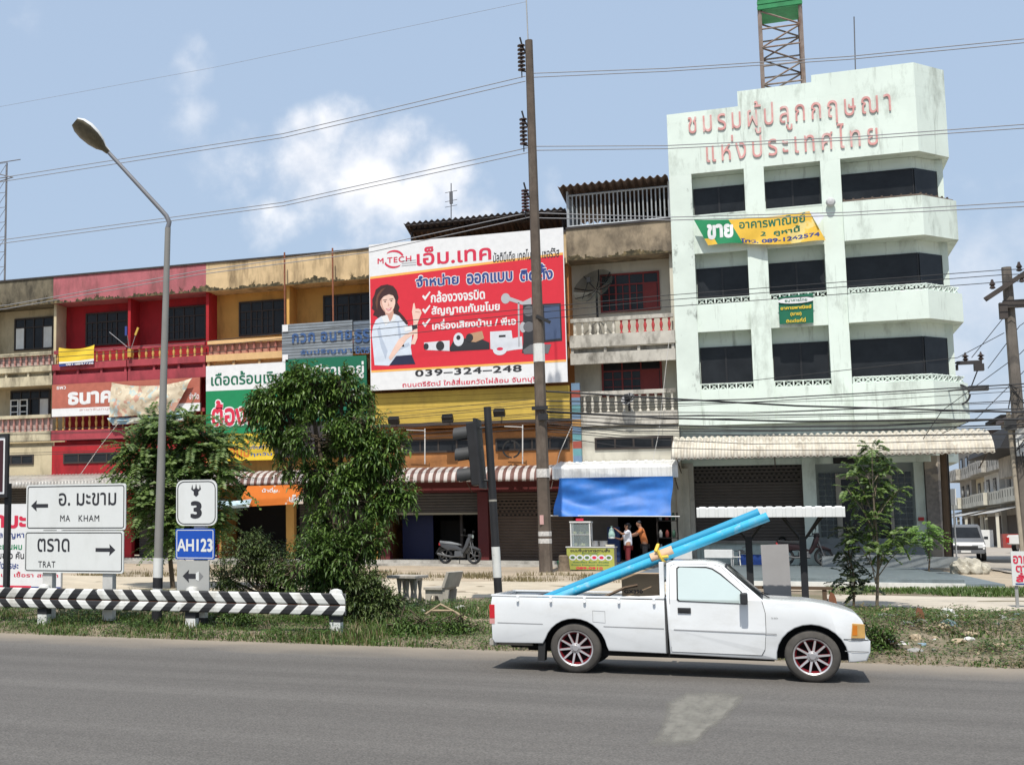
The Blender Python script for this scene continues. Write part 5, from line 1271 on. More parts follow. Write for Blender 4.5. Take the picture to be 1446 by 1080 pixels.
# headlight, bumper line, grille, badge
hl = MB()
for sgn in (-1, 1):
    v = []
    for off in (.012, -.05):
        for (x, z) in ((.775, .565), (.925, .565), (.925, .735), (.795, .745)): 
            yy = YCC + sgn * (HW * wfac(x, z) + off); v.append((x + (.008 if off > 0 and x > .9 else 0), yy, z))
    hl.add(v, [(0, 1, 2, 3), (4, 7, 6, 5), (0, 4, 5, 1), (1, 5, 6, 2), (2, 6, 7, 3), (3, 7, 4, 0)])
hd = hl.build('headlight', mat('amber_lens', (.55, .33, .11), .25, .15, 9), truck, bevel=.006)
q = MB(); v = [(x, YCC - (HW * wfac(x, z) + .0145), z) for x, z in ((.79, .60), (.845, .60), (.85, .72), (.80, .725))]; q.add(v, [(0, 1, 2, 3)]); q.build('turn_lens', mat('orange_lens', (.60, .19, .02), .25), hd, fix=False)
strip(.70, .408, .965, .40, .010, .003, m_crease, par=body, name='bumper_line')
strip(.69, .55, .98, .545, .010, .003, m_seam, par=body, name='bumper_gap')
q = MB(); q.box(.93, .945, YN + .45, YFAR - .45, .60, .70); q.build('grille', m_plast, truck)
q = MB(); text(q, '2.5D', -.115, -.04, .78, .798, side_y(-.08, .79) - .004, .01); q.build('badge', flat('badge_grey', (.25, .25, .25)), truck, fix=False)
ring_strip([(-2.27, .69), (-2.12, .68), (-2.12, .825), (-2.27, .83)], .007, .003, flat('fuel_gap', (.34, .34, .34)), bed, 'fuel_flap')
# tail lamps, bumper, mud flaps, underbody
q = MB()
for yy, s_ in ((YN - .006, 0), (YFAR - .05, 0)): q.box(-3.625, -3.555, yy, yy + .056, .70, .885)
tl_ = q.build('tail_lamp', mat('red_lens', (.50, .02, .03), .25), truck, bevel=.006)
q = MB(); q.box(-3.625, -3.557, YN - .0055, YN + .05, .63, .698); q.build('reverse_lens', mat('pale_red_lens', (.62, .30, .28), .25), tl_)
q = MB(); q.box(-3.66, -3.56, YN + .12, YFAR - .12, .33, .42); q.box(-3.56, -3.1, YN + .25, YN + .33, .33, .37); q.build('rear_bumper', m_conc_b, truck, bevel=.01)
q = MB()
for yy in (YN + .05, YFAR - .25): q.add([(-2.99, yy, .40), (-2.90, yy, .40), (-2.92, yy + .0, .155), (-3.01, yy, .155), (-2.99, yy + .2, .40), (-2.90, yy + .2, .40), (-2.92, yy + .2, .155), (-3.01, yy + .2, .155)], [(0, 3, 2, 1), (4, 5, 6, 7), (0, 1, 5, 4), (1, 2, 6, 5), (2, 3, 7, 6), (3, 0, 4, 7)])
q.build('mud_flap', m_rub, truck)
q = MB(); q.box(-3.4, .9, YN + .30, YFAR - .30, .30, .57); q.box(-2.95, -2.05, YN + .24, YFAR - .24, .30, .729); q.box(-2.95, -2.05, YN + .056, YFAR - .056, .73, .74); q.box(-2.97, -2.95, YN + .06, YN + .3, .4, .739); q.box(-2.05, -2.03, YN + .06, YN + .3, .33, .739); q.box(-.10, .74, YN + .24, YFAR - .24, .28, .72); q.box(-2.2, -.1, YN + .2, YN + .28, .24, .33); q.tube([(-2.512, YN + .2, .32), (-2.512, YFAR - .2, .32)], .06, 8); q.lathe([(.03, -.12), (.12, -.08), (.12, .08), (.03, .12)], (-2.512, YCC, .31), 10, 'y'); q.tube([(-3.2, YN + .5, .28), (-2.0, YN + .45, .27), (-.4, YN + .5, .26)], .03, 6)
q.build('underbody', flat('underbody_black', (.012, .012, .012), .9), truck)
# rear frame behind the cab
q = MB()
for yy in (YN + .10, YFAR - .16): q.box(-1.435, -1.375, yy, yy + .06, 1.0, 1.47)
q.box(-1.435, -1.375, YN + .161, YFAR - .161, 1.43, 1.47); q.box(-1.42, -1.39, YN + .161, YFAR - .161, 1.2, 1.23); q.build('rear_frame', m_paint, truck, bevel=.008)
def wheel(cx, cz, R, yo, yi, sgn):
    """yo outer face, yi inner face"""
    W = abs(yi - yo); s_ = 1 if yi > yo else -1
    L = lambda prof: [(r, s_ * h) for r, h in prof]
    w_ = MB().lathe(L([(R * .69, .012), (R * .74, 0.0), (R * .90, .006), (R * .965, .022), (R, .05), (R, W - .05), (R * .965, W - .02), (R * .7, W)]), (cx, yo, cz), 40, 'y', cap=False).build('wheel', m_tyre, truck, smooth=True)
    w_.name = 'wheel'
    r0 = R * .70
    MB().lathe(L([(r0 * .86, .055), (r0 * .93, .012), (r0, .004), (r0 + .004, .02)]), (cx, yo, cz), 40, 'y', cap=False).build('rim', m_alloy, w_, smooth=True, fix=False)
    q = MB(); prof = L([(r0 * .80, .12), (r0 * .86, .02), (r0 * .94, .0125), (r0 * .94, .0135)]); vs_ = []
    MB().lathe(L([(r0 * .81, .075), (r0 * .84, .03), (r0 * .90, .016), (r0 * .90, .03)]), (cx, yo, cz), 40, 'y', cap=False).build('red_rim_lip', m_rimred, w_, smooth=True, fix=False)
    MB().lathe(L([(.001, .11), (r0 * .95, .11), (r0 * .95, .12)]), (cx, yo, cz), 24, 'y').build('brake_shadow', flat('brake_black', (.02, .012, .012), .8), w_, fix=False)
    sp = MB(); rd = MB()
    for k in range(10):
        a = 2 * PI * k / 10 + .12; ca, sa = math.cos(a), math.sin(a)
        for mb_, wd, y_o in ((sp, .011, .018), (rd, .0145, .026)):
            v = []
            for rr_, ww in ((r0 * .22, wd * 1.25), (r0 * .93, wd)):
                for dy in (0, .03):
                    for t_ in (-1, 1): v.append((cx + ca * rr_ - sa * ww * t_, yo + s_ * (y_o + dy + (.012 if rr_ < r0 * .5 else 0)), cz + sa * rr_ + ca * ww * t_))
            mb_.add(v, [(0, 1, 5, 4), (2, 6, 7, 3), (0, 4, 6, 2), (1, 3, 7, 5), (4, 5, 7, 6), (0, 2, 3, 1)])
    sp.build('spokes', m_alloy, w_); rd.build('red_spoke_edge', m_rimred, w_)
    h = MB().lathe(L([(.001, .012), (r0 * .16, .012), (r0 * .20, .02), (r0 * .30, .028), (r0 * .30, .06)]), (cx, yo, cz), 20, 'y')
    for k in range(5): a = 2 * PI * k / 5; h.lathe([(.001, s_ * .016), (.009, s_ * .016), (.009, s_ * .03)], (cx + r0 * .235 * math.cos(a), yo, cz + r0 * .235 * math.sin(a)), 8, 'y')
    h.build('hub', mat('hub_alloy', (.42, .40, .40), .4, .1, 4, metal=.5), w_, fix=False)
for (cx, cz, R) in ((RC[0], .335, .325), (FC[0], .328, .318)):
    wheel(cx, cz, R, YN + .025, YN + .225, 1); wheel(cx, cz, R, YFAR - .025, YFAR - .225, -1)
# ---- load
m_pipe = mat('blue_pvc', (.045, .40, .62), .35, .05, 2, stain=(.25, .45, .55), sa=.55, ss=3, st2=((.45, .52, .55), .5, 5, 1, (.58, .66)))
m_pipe2 = mat('blue_pvc_dull', (.035, .29, .46), .4, .06, 2)
def pipe(label, y, dz, xe, m, x0=-3.42, k=.404):
    zf = lambda x: 1.532 + k * (x + 1.39) + dz
    a = Vector((x0, y, zf(x0))); b_ = Vector((xe, y, zf(xe))); d = (b_ - a).normalized()
    q = MB(); q.tube([a, b_], .058, 20, cap=False); q.tube([b_ + d * .0, a], .050, 20, cap=False)
    u = d.cross(Vector((0, 1, 0))).normalized(); n0 = len(q.v); n = 20
    for r in (.050, .058):
        for k in range(n): t_ = 2 * PI * k / n; q.v.append(tuple(b_ + u * (r * math.cos(t_)) + Vector((0, 1, 0)) * (r * math.sin(t_))))
    for k in range(n): q.f.append((n0 + k, n0 + (k + 1) % n, n0 + n + (k + 1) % n, n0 + n + k)); q.m.append(0)
    q.tube([b_ - d * .34, b_ - d * .0015], .0605, 20, cap=False)
    o = q.build('water_pipe', m, None, smooth=True, fix=False); tag(o, label, 'pipe', 'blue pipes on the pickup')
pipe('bright blue pipe on the pickup, nearest the camera and lower of the pair', 18.46, 0, -.10, m_pipe)
pipe('darker blue pipe behind the bright one on the pickup, upper of the pair', 18.56, .078, -.20, m_pipe2, -3.3, .418)
d = Vector((1, 0, .394)).normalized(); c = Vector((-1.43, 18.49, 1.55))
q = MB(); u = d.cross(Vector((0, 1, 0))).normalized(); n = 18
for s_ in (-.13, .17):
    for k in range(n): t_ = 2 * PI * k / n; q.v.append(tuple(c + d * s_ + Vector((0, .03, .0)) + u * (.075 * math.cos(t_)) + Vector((0, 1, 0)) * (.135 * math.sin(t_))))
for k in range(n): q.f.append((k, (k + 1) % n, n + (k + 1) % n, n + k)); q.m.append(0)
o = q.build('cardboard_wrap', mat('cardboard_pale', (.62, .42, .28), .85, .08), None, smooth=True, fix=False); tag(o, 'tan cardboard sleeve wrapped round the blue pipes at the cab', 'cardboard')
q = MB(); q.tube([c + Vector((-.03, -.11, .07)), c + Vector((.0, -.115, -.02)), c + Vector((.05, -.08, -.09))], .02, 6); q.tube([c + Vector((-.04, .0, .09)), c + Vector((-.03, -.05, .14)), c + Vector((-.06, -.11, .05))], .022, 6); q.tube([c + Vector((.02, -.12, -.02)), c + Vector((.10, -.125, -.01))], .022, 6)
o = q.build('yellow_strap', mat('yellow_cloth', (.75, .52, .08), .8, .1), None, smooth=True); tag(o, 'yellow cloth strap tying the pipes to the pickup frame', 'strap')
gx = thing('cardboard_box', 'brown engine carton standing in the pickup bed behind the cab', 'box', (-1.7, 19, .62))
MB().box(-1.97, -1.46, 18.72, 19.25, .622, 1.30).build('carton', mat('cardboard', (.42, .30, .19), .9, .1, 4), gx, bevel=.006)
q = MB(); text(q, 'GX390', -1.94, -1.70, 1.035, 1.085, 18.716, .03); q.build('lettering', k_black, gx, fix=False)
q = MB(); q.grid(lambda u, v: (-3.5 + 1.9 * u, 18.2 + 1.1 * v, .97 + .05 * mnoise.noise(Vector((u * 6, v * 4, 1))) - .22 * (1 - (2 * v - 1) ** 2) * u), 24, 10)
o = q.build('bed_sheet', flat('black_sheet', (.02, .02, .02), .5), None, smooth=True, fix=False); tag(o, 'crumpled black plastic sheet lying in the pickup bed', 'plastic sheet')
q = MB(); q.tube([(-2.15, 18.3, 1.0), (-1.9, 18.35, 1.12), (-1.75, 18.5, 1.15)], .02, 5); o = q.build('stick', mat('dark_wood', (.12, .08, .05)), None); tag(o, 'dark stick poking out of the pickup bed beside the carton', 'stick')
q = MB(); q.tube([(-1.98, 18.12, 1.0), (-1.8, 18.10, 1.015), (-1.7, 18.11, 1.012), (-1.55, 18.1, 1.02), (-1.4, 18.12, 1.03)], .014, 6); o = q.build('white_hose', flat('hose_white', (.7, .66, .6)), None, smooth=True); tag(o, 'thin white hose lying along the pickup bed edge', 'hose')
# ================================================================== STREET FURNITURE
m_bw_w = mat('road_white', (.66, .66, .63), .7, .08, 3, stain=(.3, .27, .22), sa=.6, ss=3, st2=((.12, .1, .08), .7, 9, .6, (.62, .70))); m_bw_b = mat('road_black', (.022, .022, .024), .6, .15, 4)
m_galv = mat('galvanised', (.36, .36, .35), .55, .1, 3, metal=.3)
# guard rail
gr = thing('guard_rail', 'black and white chevron guard rail on short posts beside the road', 'guard rail', (-10.6, 22.25, .12))
def band(par, z0, z1, sk):
    q = MB(); x0, x1 = -15.2, -6.99; st = .196; n = int((x1 - x0) / (st / 2)) + 1; prof = [(.03, 0), (.012, .12), (.004, .5), (.012, .88), (.03, 1.0)]
    for i in range(-1, n + 1):
        for k in range(4):
            a0 = prof[k]; a1 = prof[k + 1]
            xs = []
            for (yo, f) in (a0, a1):
                for e in (i, i + 1):
                    x = x0 + e * st / 2
                    flip = 1 if x > -11.9 else -1
                    xs.append((min(x1, max(x0, x + flip * sk * (f - .5) * .17)), 22.2 + yo, z0 + (z1 - z0) * f))
            q.add([xs[0], xs[1], xs[3], xs[2]], [(0, 1, 2, 3)], 0 if (i // 2) % 2 else 1)
    return q.build('rail_band', [m_bw_w, m_bw_b], par, fix=False)
band(gr, .60, .80, -1); band(gr, .415, .585, 1)
MB().box(-15.2, -6.99, 22.255, 22.262, .42, .80).build('rail_back', m_galv, gr)
MB().box(-15.2, -6.99, 22.235, 22.253, .586, .599).build('rail_valley', mat('rust', (.24, .09, .05)), gr)
for x in (-13.12, -9.98, -7.20):
    p = MB(); p.box(x - .10, x + .10, 22.27, 22.45, .0, .80); q_ = p.build('post', m_bw_w, gr, bevel=.01)
    MB().lathe([(.12, 0), (.10, .05), (.03, .075)], (x, 22.36, .80), 14).build('cap', m_bw_w, q_, smooth=True); MB().box(x - .104, x + .104, 22.266, 22.454, .30, .41).build('black_band', m_bw_b, q_)
# direction sign
m_sw = mat('sign_white', (.66, .67, .65), .45, .03, 2, stain=(.5, .5, .46), sa=.3, ss=2)
def rrect(x0, x1, z0, z1, r, n=5):
    P = []
    for cx_, cz_, a in ((x1 - r, z0 + r, -PI / 2), (x1 - r, z1 - r, 0), (x0 + r, z1 - r, PI / 2), (x0 + r, z0 + r, PI)):
        for i in range(n + 1): t_ = a + PI / 2 * i / n; P.append((cx_ + r * math.cos(t_), cz_ + r * math.sin(t_)))
    return P
def signboard(par, x0, x1, z0, z1, y, m=m_sw, bm=None, r=.05, name='panel', inset=.03, bw=.018):
    pnl = MB().prism(rrect(x0, x1, z0, z1, r), y, y + .03).build(name, m, par)
    o_ = rrect(x0 + inset, x1 - inset, z0 + inset, z1 - inset, r); i_ = rrect(x0 + inset + bw, x1 - inset - bw, z0 + inset + bw, z1 - inset - bw, max(.01, r - bw)); n = len(o_)
    q = MB(); q.add([(x, y - .003, z) for x, z in o_] + [(x, y - .003, z) for x, z in i_], [(k, (k + 1) % n, n + (k + 1) % n, n + k) for k in range(n)]); q.build('border', bm or m_bw_b, pnl, fix=False)
    return pnl
YD = 22.42
ds = thing('direction_sign', 'white two panel direction sign with arrows left and right and Thai place names', 'road sign', (-12.5, 22.5, .12))
pu = signboard(ds, -13.60, -11.40, 1.915, 2.80, YD); pl = signboard(ds, -13.63, -11.44, 1.09, 1.90, YD)
def arrow(mb, x0, x1, z, y, h=.11, left=True, shaft=.035):
    if left: P = [(x0, z), (x0 + .13, z + h), (x0 + .12, z + shaft), (x1, z + shaft), (x1, z - shaft), (x0 + .12, z - shaft), (x0 + .13, z - h)]
    else: P = [(x1, z), (x1 - .13, z + h), (x1 - .12, z + shaft), (x0, z + shaft), (x0, z - shaft), (x1 - .12, z - shaft), (x1 - .13, z - h)]
    return poly(mb, P, y)
writing(pu, [T('อ. มะขาม', 83, 695, 164, 714, YD - .004, .012), T('MA', 85, 727, 99, 736, YD - .004, .008, .06), T('KHAM', 111, 727, 140, 736, YD - .004, .008, .06)], k_black, YD - .004)
a = at(44, 714, YD); b_ = at(68, 714, YD); q = MB(); arrow(q, a[0], b_[0], a[1], YD - .004); q.build('arrow', k_black, pu)
writing(pl, [T('ตราด', 53, 760, 98, 779, YD - .004, .012), T('TRAT', 54, 792, 78, 801, YD - .004, .008, .06)], k_black, YD - .004)
a = at(135, 776, YD); b_ = at(163, 776, YD); q = MB(); arrow(q, a[0], b_[0], a[1], YD - .004, left=False); q.build('arrow', k_black, pl)
m_post = mat('concrete_post', (.52, .51, .48), .85, .1, 3, stain=(.25, .24, .2), sa=.5)
for x in (-13.12, -11.80):
    p = MB().box(x - .105, x + .105, 22.46, 22.62, .0, 2.5).build('post', m_post, ds); MB().box(x - .108, x + .108, 22.457, 22.623, .0, .2).build('black_base', m_bw_b, p)
# route shield, highway plate, arrow plate
rs = thing('route_sign', 'white route 3 shield above a blue highway plate on one post', 'road sign', (-9.95, 22.5, .12))
YSg = 22.40
sp_ = signboard(rs, -10.33, -9.50, 1.99, 2.84, YSg, r=.14, inset=.025, bw=.016)
writing(sp_, [T('3', 269, 707, 285, 732, YSg - .004, .05)], k_black, YSg - .004)
cx_, cz_ = at(277, 692, YSg); q = MB()
poly(q, [(cx_ - .05, cz_ - .08), (cx_, cz_ - .12), (cx_ + .05, cz_ - .08), (cx_ + .045, cz_ + .02), (cx_, cz_ + .05), (cx_ - .045, cz_ + .02)], YSg - .004)
for s_ in (-1, 1):
    pts_ = [(cx_ + s_ * .04, cz_ - .03), (cx_ + s_ * .10, cz_ + .02), (cx_ + s_ * .075, cz_ + .11), (cx_ + s_ * .065, cz_ + .03), (cx_ + s_ * .035, cz_ + .01)]; poly(q, pts_ if s_ > 0 else pts_[::-1], YSg - .0045)
poly(q, [(cx_ - .018, cz_ + .04), (cx_ + .018, cz_ + .04), (cx_, cz_ + .13)], YSg - .0045); q.build('emblem', k_black, sp_, fix=False)
bp_ = signboard(rs, -10.34, -9.55, 1.37, 1.935, YSg, flat('sign_blue', (.012, .075, .40), .4), m_sw, r=.03, inset=.02, bw=.014, name='blue_plate'); writing(bp_, [T('AH123', 250, 760, 300, 779, YSg - .004, .035)], m_sw, YSg - .004)
gp_ = MB().box(-10.31, -9.66, YSg, YSg + .03, .80, 1.345).build('grey_plate', mat('sign_grey', (.38, .38, .36), .6, .06, 2), rs)
q = MB(); a = at(258, 813, YSg); arrow(q, a[0], a[0] + .30, a[1], YSg - .004, shaft=.045, h=.12); q.build('arrow', k_black, gp_)
q = MB(); poly(q, [(a[0] + .27, a[1] + .06), (a[0] + .33, a[1] + .09), (a[0] + .33, a[1] - .09), (a[0] + .27, a[1] - .06)], YSg - .006); q.build('worn_patch', m_sw, gp_); q = MB(); poly(q, [(a[0] + .34, a[1] + .08), (a[0] + .42, a[1]), (a[0] + .34, a[1] - .08)], YSg - .004); q.build('faded_arrow_head', flat('sign_mid_grey', (.2, .2, .2)), gp_, fix=False)
p = MB().box(-9.98, -9.76, 22.44, 22.58, 0, 2.6).build('post', m_post, rs); MB().box(-9.983, -9.757, 22.437, 22.583, 0, .3).build('black_base', m_bw_b, p)
# street lamp
Yl = 22.8
lp = thing('street_lamp', 'tall grey street lamp with a bent arm and white cobra head', 'street lamp', (-10.9, Yl, .1))
A = lambda x, y: Vector(atp(x, y, Yl))
p0 = A(221, 884); p1 = A(237, 322)
q = MB(); q.tube([p0, p0.lerp(p1, .3), p0.lerp(p1, .7), p1], [.092, .085, .068, .058], 14); pole_ = q.build('pole', mat('lamp_grey', (.235, .225, .205), .55, .08, 2, stain=(.13, .12, .11), sa=.5, sz=.2), lp, smooth=True)
for za, zb_, mm_ in ((884, 855, m_bw_b), (855, 832, m_bw_w), (832, 817, m_bw_b), (817, 790, m_bw_w)):
    a = A(221, za); b_ = A(221 + (816 - zb_) * .0, zb_)
    f0 = (884 - za) / (884 - 322); f1 = (884 - zb_) / (884 - 322); MB().tube([p0.lerp(p1, f0), p0.lerp(p1, f1)], .098, 14).build('painted_band', mm_, pole_, smooth=True)
q = MB(); q.tube([p1, A(239, 314), A(235, 305), A(228, 297), A(152, 214)], [.052, .048, .046, .045, .038], 10); q.build('arm', mat('arm_grey', (.16, .16, .17), .5, .08), lp, smooth=True)
a = A(152, 214); hd_ = (A(112, 172) - a); Lh = hd_.length; hx = hd_.normalized(); hy = Vector((0, 1, 0)); hz = hx.cross(hy).normalized(); hz = hz if hz.z > 0 else -hz
hx = (hx + Vector((0, -.62, 0))).normalized(); hz = (Vector((.15, .45, 1)) - hx * hx.dot(Vector((.15, .45, 1)))).normalized(); hy = hz.cross(hx).normalized()
st = [(-.02, .05, .05, .05), (.10, .07, .06, .06), (.22, .15, .10, .09), (.40, .21, .15, .10), (.62, .23, .17, .10), (.80, .20, .14, .08), (.92, .12, .08, .05)]
def head_part(up):
    q = MB(); n = 12; n0 = 0
    for (s_, wd, ht, hb) in st:
        for k in range(n + 1):
            t_ = PI * k / n; y_ = math.cos(t_) * wd * 1.2; z_ = math.sin(t_) * (ht if up else -hb * .9)
            q.v.append(tuple(a + hx * s_ * .95 + hy * y_ + hz * (z_ + (.003 if up else -.003))))
    for i in range(len(st) - 1):
        for k in range(n): q.f.append((i * (n + 1) + k, i * (n + 1) + k + 1, (i + 1) * (n + 1) + k + 1, (i + 1) * (n + 1) + k)); q.m.append(0)
    q.f.append(tuple(range(n + 1))); q.m.append(0); q.f.append(tuple((len(st) - 1) * (n + 1) + k for k in range(n + 1))); q.m.append(0)
    return q
hh = head_part(True).build('lamp_head', flat('lamp_white', (.66, .66, .64), .4), lp, smooth=True); head_part(False).build('lens', mat('dusty_lens', (.14, .12, .08), .3, .2, 8), hh, smooth=True)
# traffic light on a leaning pole
Yt = 27.9
tl = thing('traffic_light', 'black traffic light seen from the side on a leaning black and white pole', 'traffic light', (-5.42, Yt, .42))
b0 = Vector((-5.415, Yt, .36)); b1 = Vector((-5.565, Yt, 4.53)); q = MB(); q.tube([b0, b1], [.085, .078], 14); pp_ = q.build('pole', m_bw_b, tl, smooth=True)
f = lambda z: b0.lerp(b1, (z - .36) / 4.17)
MB().tube([f(.93), f(1.57)], .088, 14).build('white_band', m_bw_w, pp_, smooth=True); MB().tube([f(2.52), f(2.56)], .084, 12).build('sticker', m_conc_b, pp_)
q = MB(); R_ = Matrix.Rotation(rad(-4), 3, 'Y'); hc = Vector((-5.82, Yt - .1, 3.53)); q.obox(hc, .22, .36, 1.34, R_); hb = q.build('signal_housing', m_bw_b, tl, bevel=.02)
q = MB(); q.obox(hc + Vector((.10, 0, 0)), .05, .62, 1.48, R_); q.build('backboard', m_bw_b, hb)
for k in (-1, 0, 1):
    c = hc + R_ @ Vector((-.11, 0, k * .44)); vz = MB(); n = 14
    for s_ in (0, .30):
        for r in (.155, .168):
            for j in range(n + 1): t_ = rad(-35) + rad(250) * j / n; vz.v.append((c.x - s_, c.y + math.cos(t_) * r, c.z + math.sin(t_) * r - s_ * .12))
    m1 = n + 1
    for j in range(n):
        for a_, b_ in ((0, 2), (1, 3)): vz.f.append((a_ * m1 + j, a_ * m1 + j + 1, b_ * m1 + j + 1, b_ * m1 + j)); vz.m.append(0)
        for a_, b_ in ((2, 3),): vz.f.append((a_ * m1 + j, a_ * m1 + j + 1, b_ * m1 + j + 1, b_ * m1 + j)); vz.m.append(0)
    vz.build('visor', mat('faded_black', (.05, .05, .05), .6, .1), hb, fix=False, smooth=True)
    MB().lathe([(.001, 0), (.145, -.0), (.145, -.02)], (c.x - .004, c.y, c.z), 18, 'x').build('lens', flat('dark_signal_lens', (.05, .02, .02), .2), hb)
q = MB(); q.tube([hc + Vector((.1, .05, .55)), f(4.1)], .025, 6); q.tube([hc + Vector((.1, .05, -.55)), f(2.95)], .025, 6); q.build('bracket', m_bw_b, tl)
# tall concrete power pole
Yp = 43.2
tp_ = thing('power_pole', 'very tall concrete power pole with stacked insulators and a white band', 'utility pole', (-6.86, Yp, .62))
b0 = Vector((-6.86, Yp, .5)); b1 = Vector((-6.94, Yp, 18.3)); P_ = lambda z: b0.lerp(b1, (z - .5) / 17.8)
q = MB(); n = 8
q.tube([b0, P_(6), P_(12), b1], [.215, .185, .155, .125], 8); pw = q.build('pole', mat('pole_concrete', (.105, .082, .065), .9, .22, 2.5, stain=(.22, .185, .15), sa=.5, ss=2, sz=.3, bump=.3), tp_)
MB().tube([P_(7.42), P_(8.02)], .187, 8).build('white_band', m_bw_w, pw); 
for z0, z1 in ((3.66, 3.94), (1.78, 1.93), (1.55, 1.70)): MB().tube([P_(z0), P_(z1)], .213, 8).build('notice', mat('paper_notice', (.55, .53, .5), .8, .25, 14), pw)
q = MB(); q.obox(P_(2.3) + Vector((-.05, -.21, 0)), .12, .01, .3); q.build('pink_notice', flat('faded_pink_paper', (.5, .3, .28)), pw)
q = MB(); q.tube([b1 + Vector((-.02, 0, -.3)), b1 + Vector((-.05, 0, 1.7))], .022, 5); q.build('lightning_rod', m_galv, tp_)
for (za, zb_) in ((18.2, 17.3), (15.65, 14.75), (13.2, 12.5)):
    ins = MB(); x = -7.2; prof = []
    for k in range(7):
        z = zb_ + (za - zb_) * k / 6.5; prof += [(.04, z), (.13, z + .01), (.125, z + .045), (.04, z + .065)]
    ins.lathe([(r, z - zb_) for r, z in prof], (x, Yp, zb_), 10); io = ins.build('insulator', flat('brown_porcelain', (.045, .03, .025), .35), tp_, smooth=True)
    q = MB(); q.tube([(x - .03, Yp, za + .25), (x + .05, Yp, za - .1), P_(za - .55)], .03, 5); q.tube([(x, Yp, zb_ - .02), P_(zb_ - .1)], .03, 5); q.tube([(x, Yp, zb_ - .25), (x, Yp, zb_)], .02, 5); q.build('bracket', m_bw_b, tp_)
q = MB(); q.obox(P_(8.8) + Vector((.2, -.15, 0)), .5, .08, .1, Matrix.Rotation(.5, 3, 'Y')); q.build('clamp_arm', m_bw_b, tp_); q = MB(); q.obox(P_(5.9) + Vector((0, -.2, 0)), .5, .1, .12); q.obox(P_(5.6) + Vector((.1, -.22, 0)), .3, .12, .2); q.build('clamp', m_bw_b, tp_)
# second pole at the right with crossarm and transformer
Yq = 47.0
rp = thing('power_pole', 'concrete power pole with crossarms and tangled cables at the right edge', 'utility pole', (7.0, Yq, .66))
b0 = Vector((7.05, Yq, .3)); b1 = Vector((6.96, Yq, 10.15)); P2 = lambda z: b0.lerp(b1, (z - .3) / 9.85)
q = MB(); q.tube([b0, b1], [.21, .14], 8); q.build('pole', mat('pole_concrete_grey', (.15, .13, .11), .9, .18, 2.5, stain=(.06, .055, .05), sa=.6, ss=2, sz=.3), rp)
q = MB(); q.obox(P2(9.55) + Vector((-.05, -.25, 0)), 1.5, .14, .14, Matrix.Rotation(rad(-34), 3, 'Y')); q.obox(P2(8.95) + Vector((.6, -.2, .0)), 1.6, .18, .24); q.obox(P2(8.85) + Vector((-.2, -.2, -.1)), .22, .2, .5); q.build('crossarm', mat('dark_arm', (.06, .05, .045), .8, .15), rp)
q = MB()
for dx, dz in ((-.45, .05), (.3, .55), (.35, .2)): q.lathe([(.04, 0), (.09, .03), (.05, .1), (.09, .14), (.05, .22), (.03, .3)], P2(9.4) + Vector((dx, -.25, dz)), 8)
q.build('insulator', flat('brown_porcelain', (.045, .03, .025), .35), rp, smooth=True)
q = MB(); q.lathe([(.2, 0), (.26, .05), (.26, .5), (.2, .55)], P2(3.9) + Vector((.35, -.25, -.2)), 14); q.build('transformer', flat('dark_grey_box', (.06, .06, .06)), rp); q = MB(); q.obox(P2(5.2) + Vector((-.25, -.2, 0)), .3, .25, .35); q.build('cable_box', flat('dark_grey_box', (.06, .06, .06)), rp)
q = MB(); q.obox(P2(4.75) + Vector((.05, -.2, -.1)), .38, .02, .85); q.build('white_plate', m_bw_w, rp)
q = MB(); q.tube([P2(.5) + Vector((-.18, -.2, 0)), P2(5.6) + Vector((-.28, -.2, 0))], .06, 8); q.build('conduit', mat('tan_conduit', (.34, .29, .22), .8), rp)
rng = random.Random(8); q = MB()
for k in range(9):
    a = P2(4.2 + rng.random() * 2.2) + Vector((rng.uniform(-.2, .2), -.2, 0)); q.tube([a, a + Vector((rng.uniform(-.4, .5), -.15, rng.uniform(-.4, .2))), a + Vector((rng.uniform(-.3, .5), -.1, rng.uniform(-.9, -.3)))], .016, 4)
q.build('cable_tangle', m_rub, rp)
dp = thing('service_pole', 'dark slim wooden post at the corner of the mint building', 'post', (5.6, 50.2, .66))
q = MB(); q.tube([atp(1340, 795, 50.0), atp(1332, 640, 50.0), atp(1331, 612, 50.2)], [.13, .11, .10], 8); q.build('post', mat('dark_wood', (.12, .08, .05), .85, .2, 3), dp); q = MB(); q.tube([atp(1346, 790, 49.9), atp(1338, 640, 49.9)], .025, 5); q.build('conduit', m_rub, dp)
# street light bracket and insulators between the buildings
q = MB(); x, z = at(1382, 547, 49); q.box(x - .28, x + .28, 48.9, 49.2, z - .10, z + .06); q.tube([(x - .2, 49.1, z), (x - 1.0, 51.2, z + .1)], .03, 5); o = q.build('lamp_arm', flat('dark_grey_box', (.06, .06, .06)), None); tag(o, 'dark flat lamp sticking out from the mint corner balcony', 'lamp')
xa = thing('crossarm', 'dark crossarm with two insulators hung between cables right of the mint building', 'crossarm', (*at(1370, 512, 52)[:1], 52, at(1370, 512, 52)[1]))
x, z = at(1370, 512, 52); q = MB(); q.box(x - .42, x + .35, 51.9, 52.05, z - .06, z + .06); q.box(x + .1, x + .4, 51.85, 52.1, z - .3, z - .061); q.box(x - .45, x - .38, 51.9, 52.05, z - .25, z - .061); q.build('beam', flat('dark_arm2', (.04, .035, .035)), xa)
q = MB()
for dx in (-.12, .35): q.lathe([(.03, 0), (.10, .05), (.04, .12), (.12, .16), (.04, .22), (.02, .3)], (x + dx - .02, 51.97, z + .06), 8)
q.build('insulator', flat('brown_porcelain', (.045, .03, .025)), xa, smooth=True)
